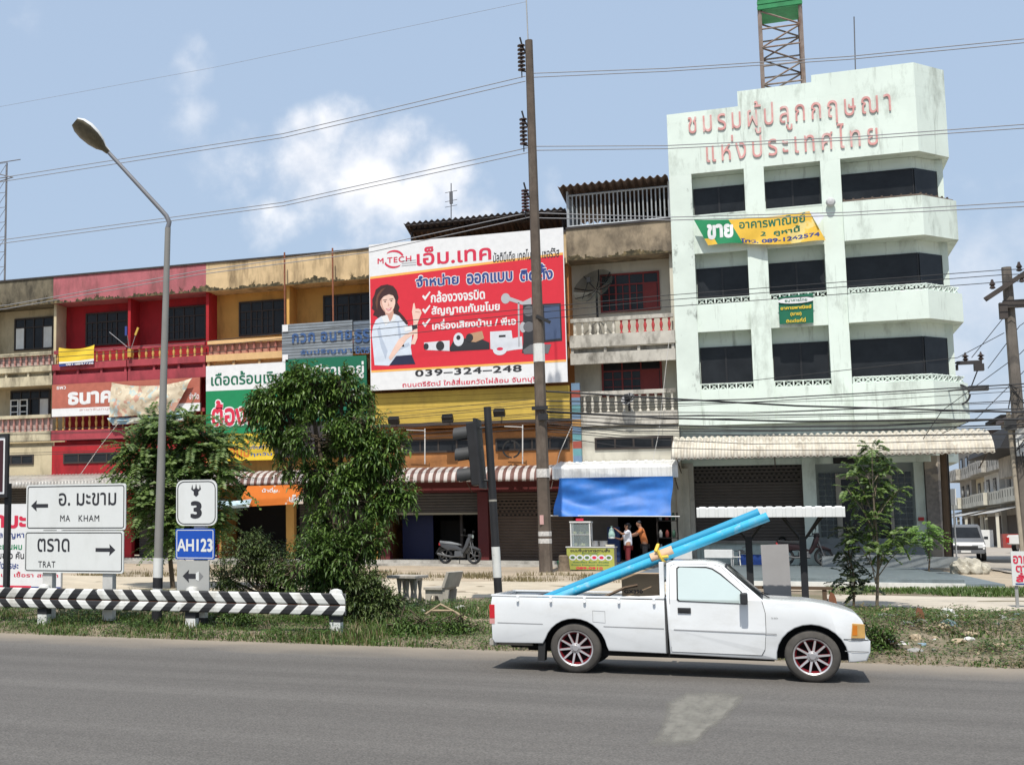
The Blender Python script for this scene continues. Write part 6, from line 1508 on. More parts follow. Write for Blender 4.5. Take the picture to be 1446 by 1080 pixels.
q = MB(); q.tube([(x - .9, 51.5, z), (x - .42, 51.95, z)], .03, 5); q.tube([(x + .2, 52, z - .3), (x - .3, 52.2, z - 1.6)], .02, 4); q.build('stay', m_rub, xa)
# bus shelter with forked posts and a white sheet roof
sh_ = thing('roadside_shelter', 'open roadside shelter with a white corrugated roof on two black forked posts', 'shelter', (-.1, 27.8, .42))
q = MB(); corr(q, -1.42, 1.18, [(27.2, 2.155), (27.2, 2.335), (27.23, 2.36), (28.6, 2.36)], .17, .008, 12, None, True); r_ = q.build('roof', mat('white_roof_sheet', (.72, .72, .70), .5, .04), sh_, fix=False); r_.modifiers.new('thickness', 'SOLIDIFY').thickness = .01
q = MB(); q.box(-1.35, 1.1, 27.9, 27.96, 2.27, 2.33); q.box(-1.35, 1.1, 28.4, 28.46, 2.27, 2.33)
q.build('purlin', m_galv, sh_)
for x in (-.52, .445):
    q = MB(); q.box(x - .062, x + .062, 27.82, 27.95, .2, 1.78); p = q.build('post', m_bw_b, sh_); q = MB()
    for s_ in (-1, 1): q.bar((x + s_ * .04, 27.88, 1.74), (x + s_ * .42, 27.6, 2.26), .04); q.bar((x + s_ * .04, 27.89, 1.74), (x + s_ * .38, 28.3, 2.27), .035)
    q.build('fork', m_bw_b, p)
q = MB(); v = [atp(*p_, 29.5) for p_ in ((1074, 769), (1113, 768), (1118, 845), (1079, 845))]; q.add(v + [(a_, b_ + .03, c_) for a_, b_, c_ in v], [(0, 3, 2, 1), (4, 5, 6, 7), (0, 1, 5, 4), (1, 2, 6, 5), (2, 3, 7, 6), (3, 0, 4, 7)])
o = q.build('leaning_panel', mat('grey_board', (.36, .35, .35), .7, .05, 2, stain=(.22, .19, .16), sa=.5, ss=1.5, cut=(.55, .7)), None); tag(o, 'plain grey upright panel standing behind the shelter posts', 'panel')
q = MB(); q.box(-1.3, 1.0, 29.9, 30.15, .7, .76)
for x in (-1.1, -.2, .8): q.box(x, x + .08, 29.92, 30.12, .4, .7)
o = q.build('plank_bench', mat('dark_wood', (.12, .08, .05)), None); tag(o, 'low dark plank bench behind the shelter', 'bench')
# concrete picnic table and bench
m_cb = mat('cast_concrete', (.42, .385, .33), .9, .12, 4, stain=(.2, .19, .17), sa=.6, ss=2.5)
tb = thing('picnic_table', 'concrete garden table with an openwork pedestal beside the tall bush', 'table', (-7.25, 27.5, .42))
q = MB(); q.prismz([(-7.62 + .0, 27.15), (-6.98, 27.05), (-6.92, 27.95), (-7.55, 28.05)], .91, .97); q.build('table_top', m_cb, tb, bevel=.01)
q = MB()
for x in (-7.40, -7.23, -7.06): q.lathe([(.06, 0), (.045, .06), (.028, .2), (.05, .38), (.06, .49)], (x, 27.35, .42), 8); q.lathe([(.06, 0), (.045, .06), (.028, .2), (.05, .38), (.06, .49)], (x, 27.75, .42), 8)
q.box(-7.46, -7.0, 27.28, 27.82, .40, .45); q.box(-7.44, -7.02, 27.3, 27.8, .86, .909); q.build('pedestal', m_cb, tb)
bnch = thing('concrete_bench', 'small concrete garden bench with a back beside the table', 'bench', (-6.55, 27.5, .42))
q = MB(); q.prismz([(-6.85, 27.2), (-6.45, 27.2), (-6.35, 28.1), (-6.75, 28.1)], .68, .735); q.build('seat', m_cb, bnch, bevel=.008)
q = MB(); q.add([(-6.47, 27.2, .73), (-6.36, 27.2, 1.06), (-6.25, 28.1, 1.06), (-6.36, 28.1, .73), (-6.41, 27.2, .72), (-6.30, 27.2, 1.05), (-6.19, 28.1, 1.05), (-6.30, 28.1, .72)], [(0, 1, 2, 3), (7, 6, 5, 4), (0, 4, 5, 1), (1, 5, 6, 2), (2, 6, 7, 3), (3, 7, 4, 0)]); q.build('backrest', m_cb, bnch, bevel=.01)
for y_ in (27.25, 27.95): q = MB(); q.prism([(-6.82, .38), (-6.74, .38), (-6.70, .56), (-6.56, .56), (-6.48, .38), (-6.36, .38), (-6.32, .68), (-6.82, .68)], y_, y_ + .08); q.build('leg', m_cb, bnch)
# left edge sign frame and scalp-care banner
fs_ = thing('framed_sign', 'dark framed white sign cut by the left edge of the photo', 'sign', (-15.6, 24, .3))
x1, z1 = at(12, 612, 24); x0 = x1 - 1.2; _, z0 = at(6, 702, 24)
MB().box(x0 + .07, x1 - .07, 24.0, 24.04, z0 + .07, z1 - .07).build('panel', k_white, fs_); q = MB(); q.box(x0, x1, 23.98, 24.06, z1 - .07, z1); q.box(x0, x1, 23.98, 24.06, z0, z0 + .07); q.box(x0, x0 + .07, 23.98, 24.06, z0 + .07, z1 - .07); q.box(x1 - .07, x1, 23.98, 24.06, z0 + .07, z1 - .07); q.build('frame', m_bw_b, fs_)
MB().box(x0 + .12, x1 - .12, 23.99, 23.996, z0 + .12, z1 - .14).build('dark_field', flat('maroon_print', (.05, .015, .02)), fs_)
MB().box(x1 - .12, x1 - .02, 24.07, 24.2, .25, z0 + .3).build('post', m_bw_b, fs_)
bn_ = thing('cloth_banner', 'white scalp care banner with coloured Thai lines behind the direction sign', 'banner', (-16.8, 28, .5)); Yx = 28.0
xb0, zt_ = at(-45, 712, Yx); xb1, _ = at(87, 712, Yx); _, zb_ = at(40, 832, Yx)
MB().box(xb0, xb1, Yx, Yx + .03, zb_, zt_).build('panel', k_white, bn_); MB().box(xb0, at(44, 820, Yx)[0], Yx - .004, Yx - .001, zb_ + .03, at(0, 826, Yx)[1]).build('red_strip', k_crim, bn_)
MB().box(at(44, 820, Yx)[0], xb1, Yx - .004, Yx - .001, zb_ + .03, at(0, 827, Yx)[1]).build('navy_strip', k_navy, bn_)
writing(bn_, [T('นามะลิ', -22, 722, 54, 746, Yx - .005, .04)], k_crim, Yx - .005); writing(bn_, [T('ดูแลปัญหา', -16, 750, 34, 762, Yx - .005, .02), T('หนังศีรษะ', -10, 792, 26, 803, Yx - .005, .02)], k_navy, Yx - .005)
writing(bn_, [T('และเส้นผม', -12, 765, 31, 776, Yx - .005, .02)], k_green, Yx - .005); writing(bn_, [T('ผมขาว คัน', -10, 778, 34, 789, Yx - .005, .02)], k_black, Yx - .005); writing(bn_, [T('รังแค เชื้อรา สะเก็ด', -12, 806, 82, 815, Yx - .005, .015)], k_crim, Yx - .005)
q = MB(); q.tube([(xb1, Yx + .04, .2), (xb1, Yx + .04, zt_)], .025, 6); q.tube([(xb0, Yx + .04, .2), (xb0, Yx + .04, zt_)], .025, 6); q.build('frame', m_galv, bn_)
# made-to-order food sign at the right edge
rg = thing('food_sign', 'white roadside food sign with red Thai words cut by the right edge', 'sign', (4.3, 28.8, .45))
xa_, za_ = at(1426, 778, 28.8); xe_, ze_ = at(1475, 827, 28.8)
MB().box(xa_ + .01, xe_, 28.8, 28.83, ze_, za_).build('panel', m_sw, rg); q = MB(); q.box(xa_ + .05, xa_ + .10, 28.84, 28.9, .2, ze_ + .3); q.box(xe_ - .1, xe_ - .05, 28.84, 28.9, .2, ze_ + .3); q.build('legs', m_galv, rg)
writing(rg, [T('อาหาร', 1430, 784, 1466, 796, 28.795, .03), T('ตาม', 1434, 798, 1460, 808, 28.795, .03), T('สั่ง', 1434, 808, 1456, 822, 28.795, .05)], k_crim, 28.795)
q = MB(); p_ = at(1434, 824, 28.795); q.box(p_[0], xe_ - .1, 28.793, 28.797, p_[1] - .012, p_[1] + .012); q.build('underline', k_navy, rg)
# tree stump beside the pole
q = MB(); q.lathe([(.24, 0), (.20, .08), (.17, .3), (.16, .52), (.12, .56)], (-6.50, 44.6, .6), 12); o = q.build('tree_stump', mat('bark_grey', (.17, .13, .09), .95, .3, 8, bump=.6, bs=12), None, smooth=True); tag(o, 'short grey tree stump at the foot of the tall power pole', 'stump')
# ================================================================== STALL, PEOPLE, MOTORBIKES, CARS
YC_ = 44.9
ct_ = thing('food_cart', 'street food cart with a printed yellow green front and a glass case', 'food cart', (-5.7, YC_ + .3, .64))
xa_, xb_ = -6.44, -4.93
MB().box(xa_, xb_, YC_ + .01, YC_ + .75, .72, 1.40).build('cabinet', m_galv, ct_); MB().box(xa_ - .03, xb_ + .03, YC_ - .03, YC_ + .8, 1.40, 1.44).build('counter', flat('steel_counter', (.5, .5, .5), .35), ct_)
sg = MB().box(xa_, xb_, YC_ - .012, YC_ + .008, .68, 1.40).build('printed_front', mat('lime_print', (.36, .38, .08), .6, .12, 1.5), ct_)
for k in range(6): q = MB(); poly(q, ell(-6.25 + k * .23, 1.08, .115, .095, 16), YC_ - .016); q.build('dish_picture', k_lgrey, sg); q = MB(); poly(q, ell(-6.25 + k * .23, 1.08, .07, .05, 12), YC_ - .020); q.build('dish_food', k_crim if k in (3, 4) else flat('food_green', (.10, .17, .05)), sg)
writing(sg, [('ขนมจีนอาหารตามสั่ง', -6.32, -5.05, 1.26, 1.39, .03)], k_black, YC_ - .018); writing(sg, [('ร้านป้าแดง', -5.95, -5.45, 1.19, 1.25, .02), ('ก๋วยเตี๋ยว ส้มตำ ข้าวผัด', -6.25, -5.1, .90, .97, .02), ('ข้าวแกง ข้าวหมูแดง ผัดกะเพรา', -6.3, -5.1, .80, .87, .02)], k_dgreen, YC_ - .018); writing(sg, [('089-0910', -6.15, -5.3, .695, .775, .04)], k_crim, YC_ - .018)
q = MB()
for x in (-6.30, -5.69):
    for y_ in (YC_ + .1, YC_ + .6): q.box(x - .02, x + .02, y_ - .02, y_ + .02, 1.44, 2.22)
q.box(-6.34, -5.65, YC_ + .06, YC_ + .64, 2.22, 2.27); q.box(-6.28, -5.71, YC_ + .08, YC_ + .62, 1.82, 1.835); q.build('case_frame', flat('case_white', (.62, .62, .6), .4), ct_)
gl = bpy.data.materials.new('case_glass'); gl.use_nodes = True; t = gl.node_tree; b_ = t.nodes['Principled BSDF']; b_.inputs['Base Color'].default_value = (.5, .6, .6, 1); b_.inputs['Alpha'].default_value = .18; b_.inputs['Roughness'].default_value = .05
MB().box(-6.28, -5.71, YC_ + .09, YC_ + .095, 1.445, 2.215).build('case_glass', gl, ct_)
q = MB(); rr = random.Random(2)
for k in range(14): q.lathe([(.03, 0), (.06, .03), (.05, .08), (.01, .1)], (-6.2 + rr.random() * .42, YC_ + .2 + rr.random() * .3, 1.45 if k < 8 else 1.84), 8)
o = q.build('food_tray', mat('food_mix', (.26, .26, .12), .7, .6, 6), None); tag(o, 'plates of green and yellow ingredients inside the glass case', 'food')
MB().box(-6.12, -5.88, YC_ + .05, YC_ + .058, 2.28, 2.36).build('red_label', k_crim, ct_)
for w_x in (-6.2, -5.2): MB().lathe([(.04, -.02), (.11, -.02), (.11, .02), (.04, .02)], (w_x, YC_ + .4, .76), 14, 'y').build('wheel', m_rub, ct_)
for i, (x, lab) in enumerate(((-5.57, 'steel cooking pot on the cart beside the glass case'), (-5.30, 'steel cooking pot on the cart nearer the woman'))):
    q = MB(); q.lathe([(.10, 0), (.13, .03), (.135, .16), (.145, .165), (.145, .18), (.02, .18)], (x, YC_ + .35, 1.445), 18); o = q.build('cooking_pot', mat('steel_pot', (.42, .42, .42), .3, .06, 3, metal=.7), None, smooth=True); tag(o, lab, 'pot')
for x, lab in ((-5.08, 'pale food tray at the right end of the cart counter'),):
    q = MB(); q.box(x - .12, x + .14, YC_ + .05, YC_ + .4, 1.445, 1.50); o = q.build('serving_tray', flat('tray_cream', (.6, .55, .42)), None, bevel=.01); tag(o, lab, 'tray')
gb_ = MB(); gb_.lathe([(.14, 0), (.2, .3), (.15, .33)], (-6.62, 45.2, .64), 12); o = gb_.build('green_bucket', flat('bucket_green', (.02, .16, .08)), None, smooth=True); tag(o, 'green plastic bucket left of the food cart', 'bucket')
# furniture and clutter under the mint building's shutter
m_wt = flat('white_table', (.66, .66, .64), .5)
def table(lab, x0, x1, y0, y1, zt_, m, base=.78):
    t_ = thing('table', lab, 'table', ((x0 + x1) / 2, (y0 + y1) / 2, base)); MB().box(x0, x1, y0, y1, zt_ - .28, zt_).build('table_top', m, t_, bevel=.01)
    for x in (x0 + .04, x1 - .04):
        for y_ in (y0 + .04, y1 - .04): MB().box(x - .02, x + .02, y_ - .02, y_ + .02, base, zt_ - .28).build('leg', m_galv, t_)
x0, z0 = at(995, 792, 48.5); x1, z1 = at(1034, 776, 48.5); table('white box topped table below the shutter, right of the pipes', x0, x1, 48.5, 49.1, z1, m_wt)
x0, _ = at(950, 790, 48.8); x1, z1 = at(977, 778, 48.8); table('small white table below the shutter, half behind the pipes', x0, x1, 48.8, 49.3, z1, m_wt)
x0, z0 = at(1043, 799, 49.4); x1, z1 = at(1076, 783, 49.4); q = MB(); q.box(x0, x1, 49.4, 49.9, .79, z1); o = q.build('crate', flat('crate_blue', (.015, .05, .22)), None, bevel=.012); tag(o, 'dark blue plastic crate on the platform behind the shelter post', 'crate')
q = MB(); x, z = at(1040, 790, 49.0)
for dx in (-.12, .12): q.tube([(x + dx, 49, .78), (x + dx * .8, 49.05, z + .1)], .018, 5); q.tube([(x + dx, 49.3, .78), (x + dx * .8, 49.25, z + .3)], .018, 5)
q.box(x - .14, x + .14, 48.98, 49.3, z + .08, z + .11); o = q.build('white_stool', m_wt, None); tag(o, 'small white stool beside the dark blue crate', 'stool')
# ---- people
def skin(name, J, E, Rr, m, parent, lv=2):
    me = bpy.data.meshes.new(name); o3 = ORG[parent.name]; me.from_pydata([tuple(Vector(j) - o3) for j in J], E, [])
    o = bpy.data.objects.new(name, me); COL.objects.link(o)
    md = o.modifiers.new('s', 'SKIN'); md.use_smooth_shade = True
    for i, sv in enumerate(me.skin_vertices[0].data):
        r = Rr[i]; sv.radius = r if isinstance(r, tuple) else (r, r)
    me.skin_vertices[0].data[0].use_root = True
    s2 = o.modifiers.new('u', 'SUBSURF'); s2.levels = lv; s2.render_levels = lv
    bpy.context.view_layer.update()
    nm = bpy.data.meshes.new_from_object(o.evaluated_get(bpy.context.evaluated_depsgraph_get())); bpy.data.objects.remove(o)
    nm.materials.clear(); nm.materials.append(m); nm.shade_smooth()
    ob = bpy.data.objects.new(name, nm); COL.objects.link(ob); ob.parent = parent; ORG[ob.name] = o3
    return ob
m_skin = mat('brown_skin', (.30, .15, .09), .6, .08, 6); m_hairb = flat('black_hair', (.012, .010, .010), .5)
def hand(par, c, d, up, m, s=1.0):
    c = Vector(c); d = Vector(d).normalized(); side = d.cross(Vector(up)).normalized(); up = side.cross(d)
    J = [c]; E = []; R = [.028 * s]; J.append(c + d * .05 * s); E.append((0, 1)); R.append((.038 * s, .02 * s))
    for k, (o, l) in enumerate(((-.027, .07), (-.009, .08), (.009, .075), (.027, .06))):
        a = c + d * .08 * s + side * o * s; J += [a, a + d * l * .5 * s - up * .008, a + d * l * .85 * s - up * .03 * s]; n = len(J)
        E += [(1, n - 3), (n - 3, n - 2), (n - 2, n - 1)]; R += [.011 * s, .0095 * s, .008 * s]
    a = c + d * .03 * s + side * -.04 * s; J += [a, a + d * .035 * s - side * .02 * s]; n = len(J); E += [(0, n - 2), (n - 2, n - 1)]; R += [.012 * s, .009 * s]
    return J, E, R
def person(lab, base, face, arms, shirt, pants, H=1.5, hair_long=True, bag=None, lean=0.):
    """face: unit XY direction looked at; arms: list of (elbow, wrist) offsets in (forward, right, up) metres"""
    t_ = thing('person', lab, 'person', base); B = Vector(base); fw = Vector((face[0], face[1], 0)).normalized(); rt = Vector((fw.y, -fw.x, 0)); up = Vector((0, 0, 1)); k = H / 1.7
    V = lambda f, r, u: B + fw * ((f + lean * max(0, u - .9)) * k) + rt * (r * k) + up * (u * k)
    J = [V(0, 0, .92), V(0, 0, 1.08), V(.01, 0, 1.28), V(0, 0, 1.42), V(.015, 0, 1.50), V(.03, 0, 1.57), V(.03, 0, 1.64), V(.02, 0, 1.69)]
    E = [(i, i + 1) for i in range(7)]; R = [(.15 * k, .11 * k), (.135 * k, .10 * k), (.16 * k, .11 * k), (.10 * k, .08 * k), .052 * k, (.075 * k, .088 * k), (.078 * k, .092 * k), .05 * k]
    tips = []
    for s_, (el, wr) in zip((-1, 1), arms):
        n = len(J); J += [V(0, s_ * .17, 1.40), V(*el), V(*wr)]; E += [(3, n), (n, n + 1), (n + 1, n + 2)]; R += [.055 * k, .042 * k, .028 * k]
        hj, he, hr = hand(t_, J[-1] + (J[-1] - J[-2]).normalized() * .02, J[-1] - J[-2], up, None, k); m_ = len(J)
        J += hj; E += [(n + 2, m_)] + [(a + m_, b + m_) for a, b in he]; R += hr; tips.append(hj[1])
    for s_ in (-1, 1):
        n = len(J); J += [V(.01, s_ * .09, .84), V(.03, s_ * .10, .48), V(-.01, s_ * .10, .09), V(.13, s_ * .12, .035)]; E += [(0, n), (n, n + 1), (n + 1, n + 2), (n + 2, n + 3)]; R += [.085 * k, .058 * k, .038 * k, (.04 * k, .03 * k)]
    skin('body', J, E, R, m_skin, t_)
    # clothing grown on the same joints
    Js = [V(0, 0, .83), V(0, 0, 1.06), V(.01, 0, 1.28), V(0, 0, 1.415)]; Es = [(0, 1), (1, 2), (2, 3)]; Rs = [(.178 * k, .14 * k), (.155 * k, .12 * k), (.175 * k, .125 * k), (.10 * k, .085 * k)]
    for s_, (el, wr) in zip((-1, 1), arms):
        n = len(Js); Js += [V(0, s_ * .17, 1.40), V(0, s_ * .17, 1.40).lerp(V(*el), .75)]; Es += [(3, n), (n, n + 1)]; Rs += [.072 * k, .066 * k]
    skin('shirt', Js, Es, Rs, shirt, t_)
    Jp = [V(0, 0, .93)]; Ep = []; Rp = [(.165 * k, .125 * k)]
    for s_ in (-1, 1): n = len(Jp); Jp += [V(.01, s_ * .09, .83), V(.03, s_ * .105, .48), V(-.01, s_ * .105, .12)]; Ep += [(0, n), (n, n + 1), (n + 1, n + 2)]; Rp += [.105 * k, .078 * k, .062 * k]
    skin('trousers', Jp, Ep, Rp, pants, t_)
    Jh = [V(-.005, 0, 1.60), V(0, 0, 1.67), V(.045, 0, 1.705)]; Eh = [(0, 1), (1, 2)]; Rh = [(.088 * k, .095 * k), (.088 * k, .10 * k), .05 * k]
    if hair_long: Jh += [V(-.07, 0, 1.55), V(-.10, 0, 1.47)]; Eh += [(0, 3), (3, 4)]; Rh += [.05 * k, .025 * k]
    skin('hair', Jh, Eh, Rh, m_hairb, t_)
    q = MB(); c = V(.105, 0, 1.60); q.add([c + rt * .012, c - rt * .012, c + up * .03 * k - fw * .012, c + fw * .022 * k - up * .012], [(0, 1, 2), (0, 3, 1), (1, 3, 2), (2, 3, 0)]); q.build('nose', m_skin, t_)
    for s_ in (-1, 1): q = MB(); q.obox(V(.108, s_ * .032, 1.625), .012, .012, .008); q.build('eye', m_hairb, t_)
    q = MB(); q.obox(V(.105, 0, 1.555), .014, .04, .008); q.build('mouth', flat('lip_brown', (.2, .06, .05)), t_)
    for s_ in (-1, 1): q = MB(); q.obox(V(.02, s_ * .085, 1.615), .03, .014, .05); q.build('ear', m_skin, t_)
    return t_, tips
m_shw = mat('white_cotton', (.66, .67, .72), .85, .04, 5); m_pr = flat('maroon_cloth', (.16, .02, .025), .8); m_or = mat('orange_cotton', (.50, .16, .05), .85, .06, 5); m_dk = flat('dark_cloth', (.03, .03, .035), .85)
w_, tips = person('person in a white shirt and maroon trousers lifting a pale bag at the food stall', (-4.58, 45.9, .655), (-1, -.25), [((.22, -.20, 1.32), (.40, -.16, 1.47)), ((.20, .20, 1.12), (.42, .10, 1.18))], m_shw, m_pr, H=1.53)
q = MB(); c = tips[0].lerp(tips[1], .5) + Vector((-.10, 0, .02)); q.lathe([(.03, -.2), (.10, -.17), (.11, -.05), (.07, .1), (.02, .17), (.035, .22)], c, 10); o = q.build('plastic_bag', mat('pale_green_plastic', (.36, .52, .46), .35, .1), None, smooth=True); tag(o, 'pale green plastic bag held up by the person in white', 'bag')
q = MB(); q.lathe([(.09, 0), (.105, .02), (.105, .05), (.09, .06)], c + Vector((0, 0, -.2)), 10); o = q.build('bag_base', m_wt, None); tag(o, 'white bowl under the pale green bag in the raised hands', 'bowl')
person('person in an orange shirt reaching across inside the dark food stall', (-4.12, 46.9, .655), (-1, -.1), [((.20, -.22, 1.22), (.42, -.18, 1.16)), ((.24, .20, 1.26), (.48, .12, 1.20))], m_or, m_dk, H=1.62, hair_long=False, lean=.25)
q = MB()
for z in (1.2, 1.7, 2.3): q.box(-3.9, -3.2, 48.9, 49.3, z, z + .03)
for x in (-3.9, -3.23): q.box(x, x + .03, 48.9, 49.3, .87, 2.6)
sf = thing('shelf_rack', 'dark metal shelf rack of jars at the right side of the food stall', 'shelf', (-3.55, 49.1, .86)); q.build('rack', m_frame, sf)
rr = random.Random(12)
for i in range(9): q = MB(); q.lathe([(.05, 0), (.06, .02), (.06, .18), (.035, .22), (.035, .26)], (-3.78 + (i % 3) * .22, 49.05, (1.235, 1.735, 2.335)[i // 3]), 10); o = q.build('jar', [flat('jar_white', (.35, .35, .34)), flat('jar_red', (.2, .04, .03)), flat('jar_green', (.05, .12, .08))][i % 3], None, smooth=True); tag(o, 'small jar on the dark shelf rack in the food stall', 'jar', 'jars on the stall shelf rack')
q = MB(); q.box(-5.5, -5.1, 48.2, 48.6, .87, 2.1); o = q.build('water_cooler', flat('cooler_navy', (.012, .03, .10), .4), None, bevel=.02); tag(o, 'tall dark blue cabinet behind the stall pots', 'cabinet')
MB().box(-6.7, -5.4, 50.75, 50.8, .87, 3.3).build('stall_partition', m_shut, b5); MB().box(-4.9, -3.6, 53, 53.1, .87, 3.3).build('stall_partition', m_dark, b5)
# ---- motorbikes
def motorbike(lab, col, loc, rz, seatc=None, helmet=False):
    t_ = thing('motorbike', lab, 'motorbike', (0, 0, 0), 'motorbikes parked at the shops')
    mp_ = flat('bike_' + col[0], col[1], .35); bk_ = flat('bike_black', (.02, .02, .02), .5); mt_ = mat('bike_metal', (.14, .14, .14), .4, .1, metal=.5)
    for x in (-.60, .62):
        w1 = MB().lathe([(.22, -.03), (.27, -.045), (.30, -.02), (.305, 0), (.30, .02), (.27, .045), (.22, .03)], (x, 0, .305), 28, 'y', cap=False).build('wheel', bk_, t_, smooth=True)
        q = MB(); q.lathe([(.21, -.02), (.235, -.02), (.235, .02), (.21, .02), (.21, -.02)], (x, 0, .305), 28, 'y', cap=False)
        for k in range(5):
            a = 2 * PI * k / 5; q.bar((x + .03 * math.cos(a), 0, .305 + .03 * math.sin(a)), (x + .215 * math.cos(a), 0, .305 + .215 * math.sin(a)), .03)
        q.lathe([(.05, -.05), (.06, -.03), (.06, .03), (.05, .05)], (x, 0, .305), 12, 'y'); q.build('rim', mt_, w1, fix=False)
    q = MB(); q.prism([(-.75, .62), (-.45, .50), (-.15, .52), (.1, .46), (.18, .52), (.0, .62), (-.1, .72), (-.5, .74), (-.86, .80)], -.10, .10); q.build('tail_fairing', mp_, t_, bevel=.03, smooth=True)
    q = MB(); q.prism([(.12, .42), (.22, .38), (.40, .62), (.50, .90), (.44, .98), (.36, .94), (.26, .66)], -.14, .14); q.build('leg_shield', mp_, t_, bevel=.03, smooth=True)
    q = MB(); q.prism([(.34, .62), (.86, .50), (.84, .56), (.62, .66), (.42, .68)], -.07, .07); q.build('front_mudguard', mp_, t_, bevel=.02, smooth=True)
    q = MB(); q.prism([(-.80, .76), (-.1, .70), (.02, .68), (.0, .75), (-.35, .82), (-.82, .86)], -.12, .12); q.build('seat', seatc or bk_, t_, bevel=.025, smooth=True)
    q = MB(); q.tube([(.40, 0, .95), (.36, 0, 1.02)], .04, 8); q.tube([(.30, -.33, 1.04), (.38, -.12, 1.03), (.38, .12, 1.03), (.30, .33, 1.04)], .016, 8); q.tube([(.30, -.33, 1.04), (.25, -.38, 1.04)], .022, 8); q.tube([(.30, .33, 1.04), (.25, .38, 1.04)], .022, 8); q.build('handlebar', bk_, t_)
    q = MB(); q.obox((.45, 0, 1.02), .16, .22, .16); hl_ = q.build('headlight', mp_, t_, bevel=.04, smooth=True); q = MB(); q.lathe([(.001, 0), (.07, .0), (.06, -.03)], (.535, 0, 1.02), 14, 'x'); q.build('lens', m_carglass, hl_)
    for s_ in (-1, 1): q = MB(); q.tube([(.34, s_ * .24, 1.04), (.38, s_ * .30, 1.20)], .008, 5); q.obox((.37, s_ * .32, 1.23), .02, .11, .08); q.build('mirror', bk_, t_)
    q = MB(); q.tube([(.46, -.08, .85), (.62, -.08, .305)], .022, 8); q.tube([(.46, .08, .85), (.62, .08, .305)], .022, 8); q.build('fork', mt_, t_)
    q = MB(); q.obox((.02, 0, .36), .36, .22, .22); q.tube([(.15, 0, .36), (.30, 0, .55)], .04, 6); q.tube([(-.60, .08, .305), (-.1, .08, .34)], .03, 6); q.build('engine', mt_, t_, bevel=.02)
    q = MB(); q.tube([(.1, -.12, .28), (-.3, -.13, .25), (-.85, -.15, .36)], [.025, .03, .05], 10); q.build('exhaust', mt_, t_, smooth=True)
    q = MB(); q.box(-.86, -.80, -.09, .09, .68, .78); q.build('tail_lamp', flat('red_lens2', (.4, .02, .02), .3), t_); q = MB(); q.prism([(-.86, .60), (-.80, .62), (-.98, .36), (-1.0, .38)], -.07, .07); q.build('rear_mudguard', bk_, t_)
    q = MB(); q.tube([(-.05, .1, .28), (-.12, .22, .02)], .015, 5); q.build('kickstand', bk_, t_)
    t_.location = loc; t_.rotation_euler = (rad(-6), 0, rz); ORG[t_.name] = Vector(loc)
    return t_
mb1 = motorbike('silver and black motorbike with a white mirror parked before the half open shutter', ('silver', (.06, .062, .066)), (-10.93, 48.9, .745), rad(-18), flat('silver_seat', (.22, .23, .24), .5))
mb2 = motorbike('red and black motorbike on the tiled platform behind the shelter post', ('black_red', (.018, .006, .006)), (.80, 49.0, .785), rad(8))
# black helmet on the ledge
q = MB(); x, z = at(1105, 766, 50.6); q.lathe([(.11, 0), (.14, .06), (.13, .15), (.07, .23), (.01, .25)], (x, 50.95, 1.525 - .0), 14); o = q.build('helmet', flat('helmet_black', (.01, .01, .01), .3), None, smooth=True); tag(o, 'black helmet on the low wall above the motorbike', 'helmet')
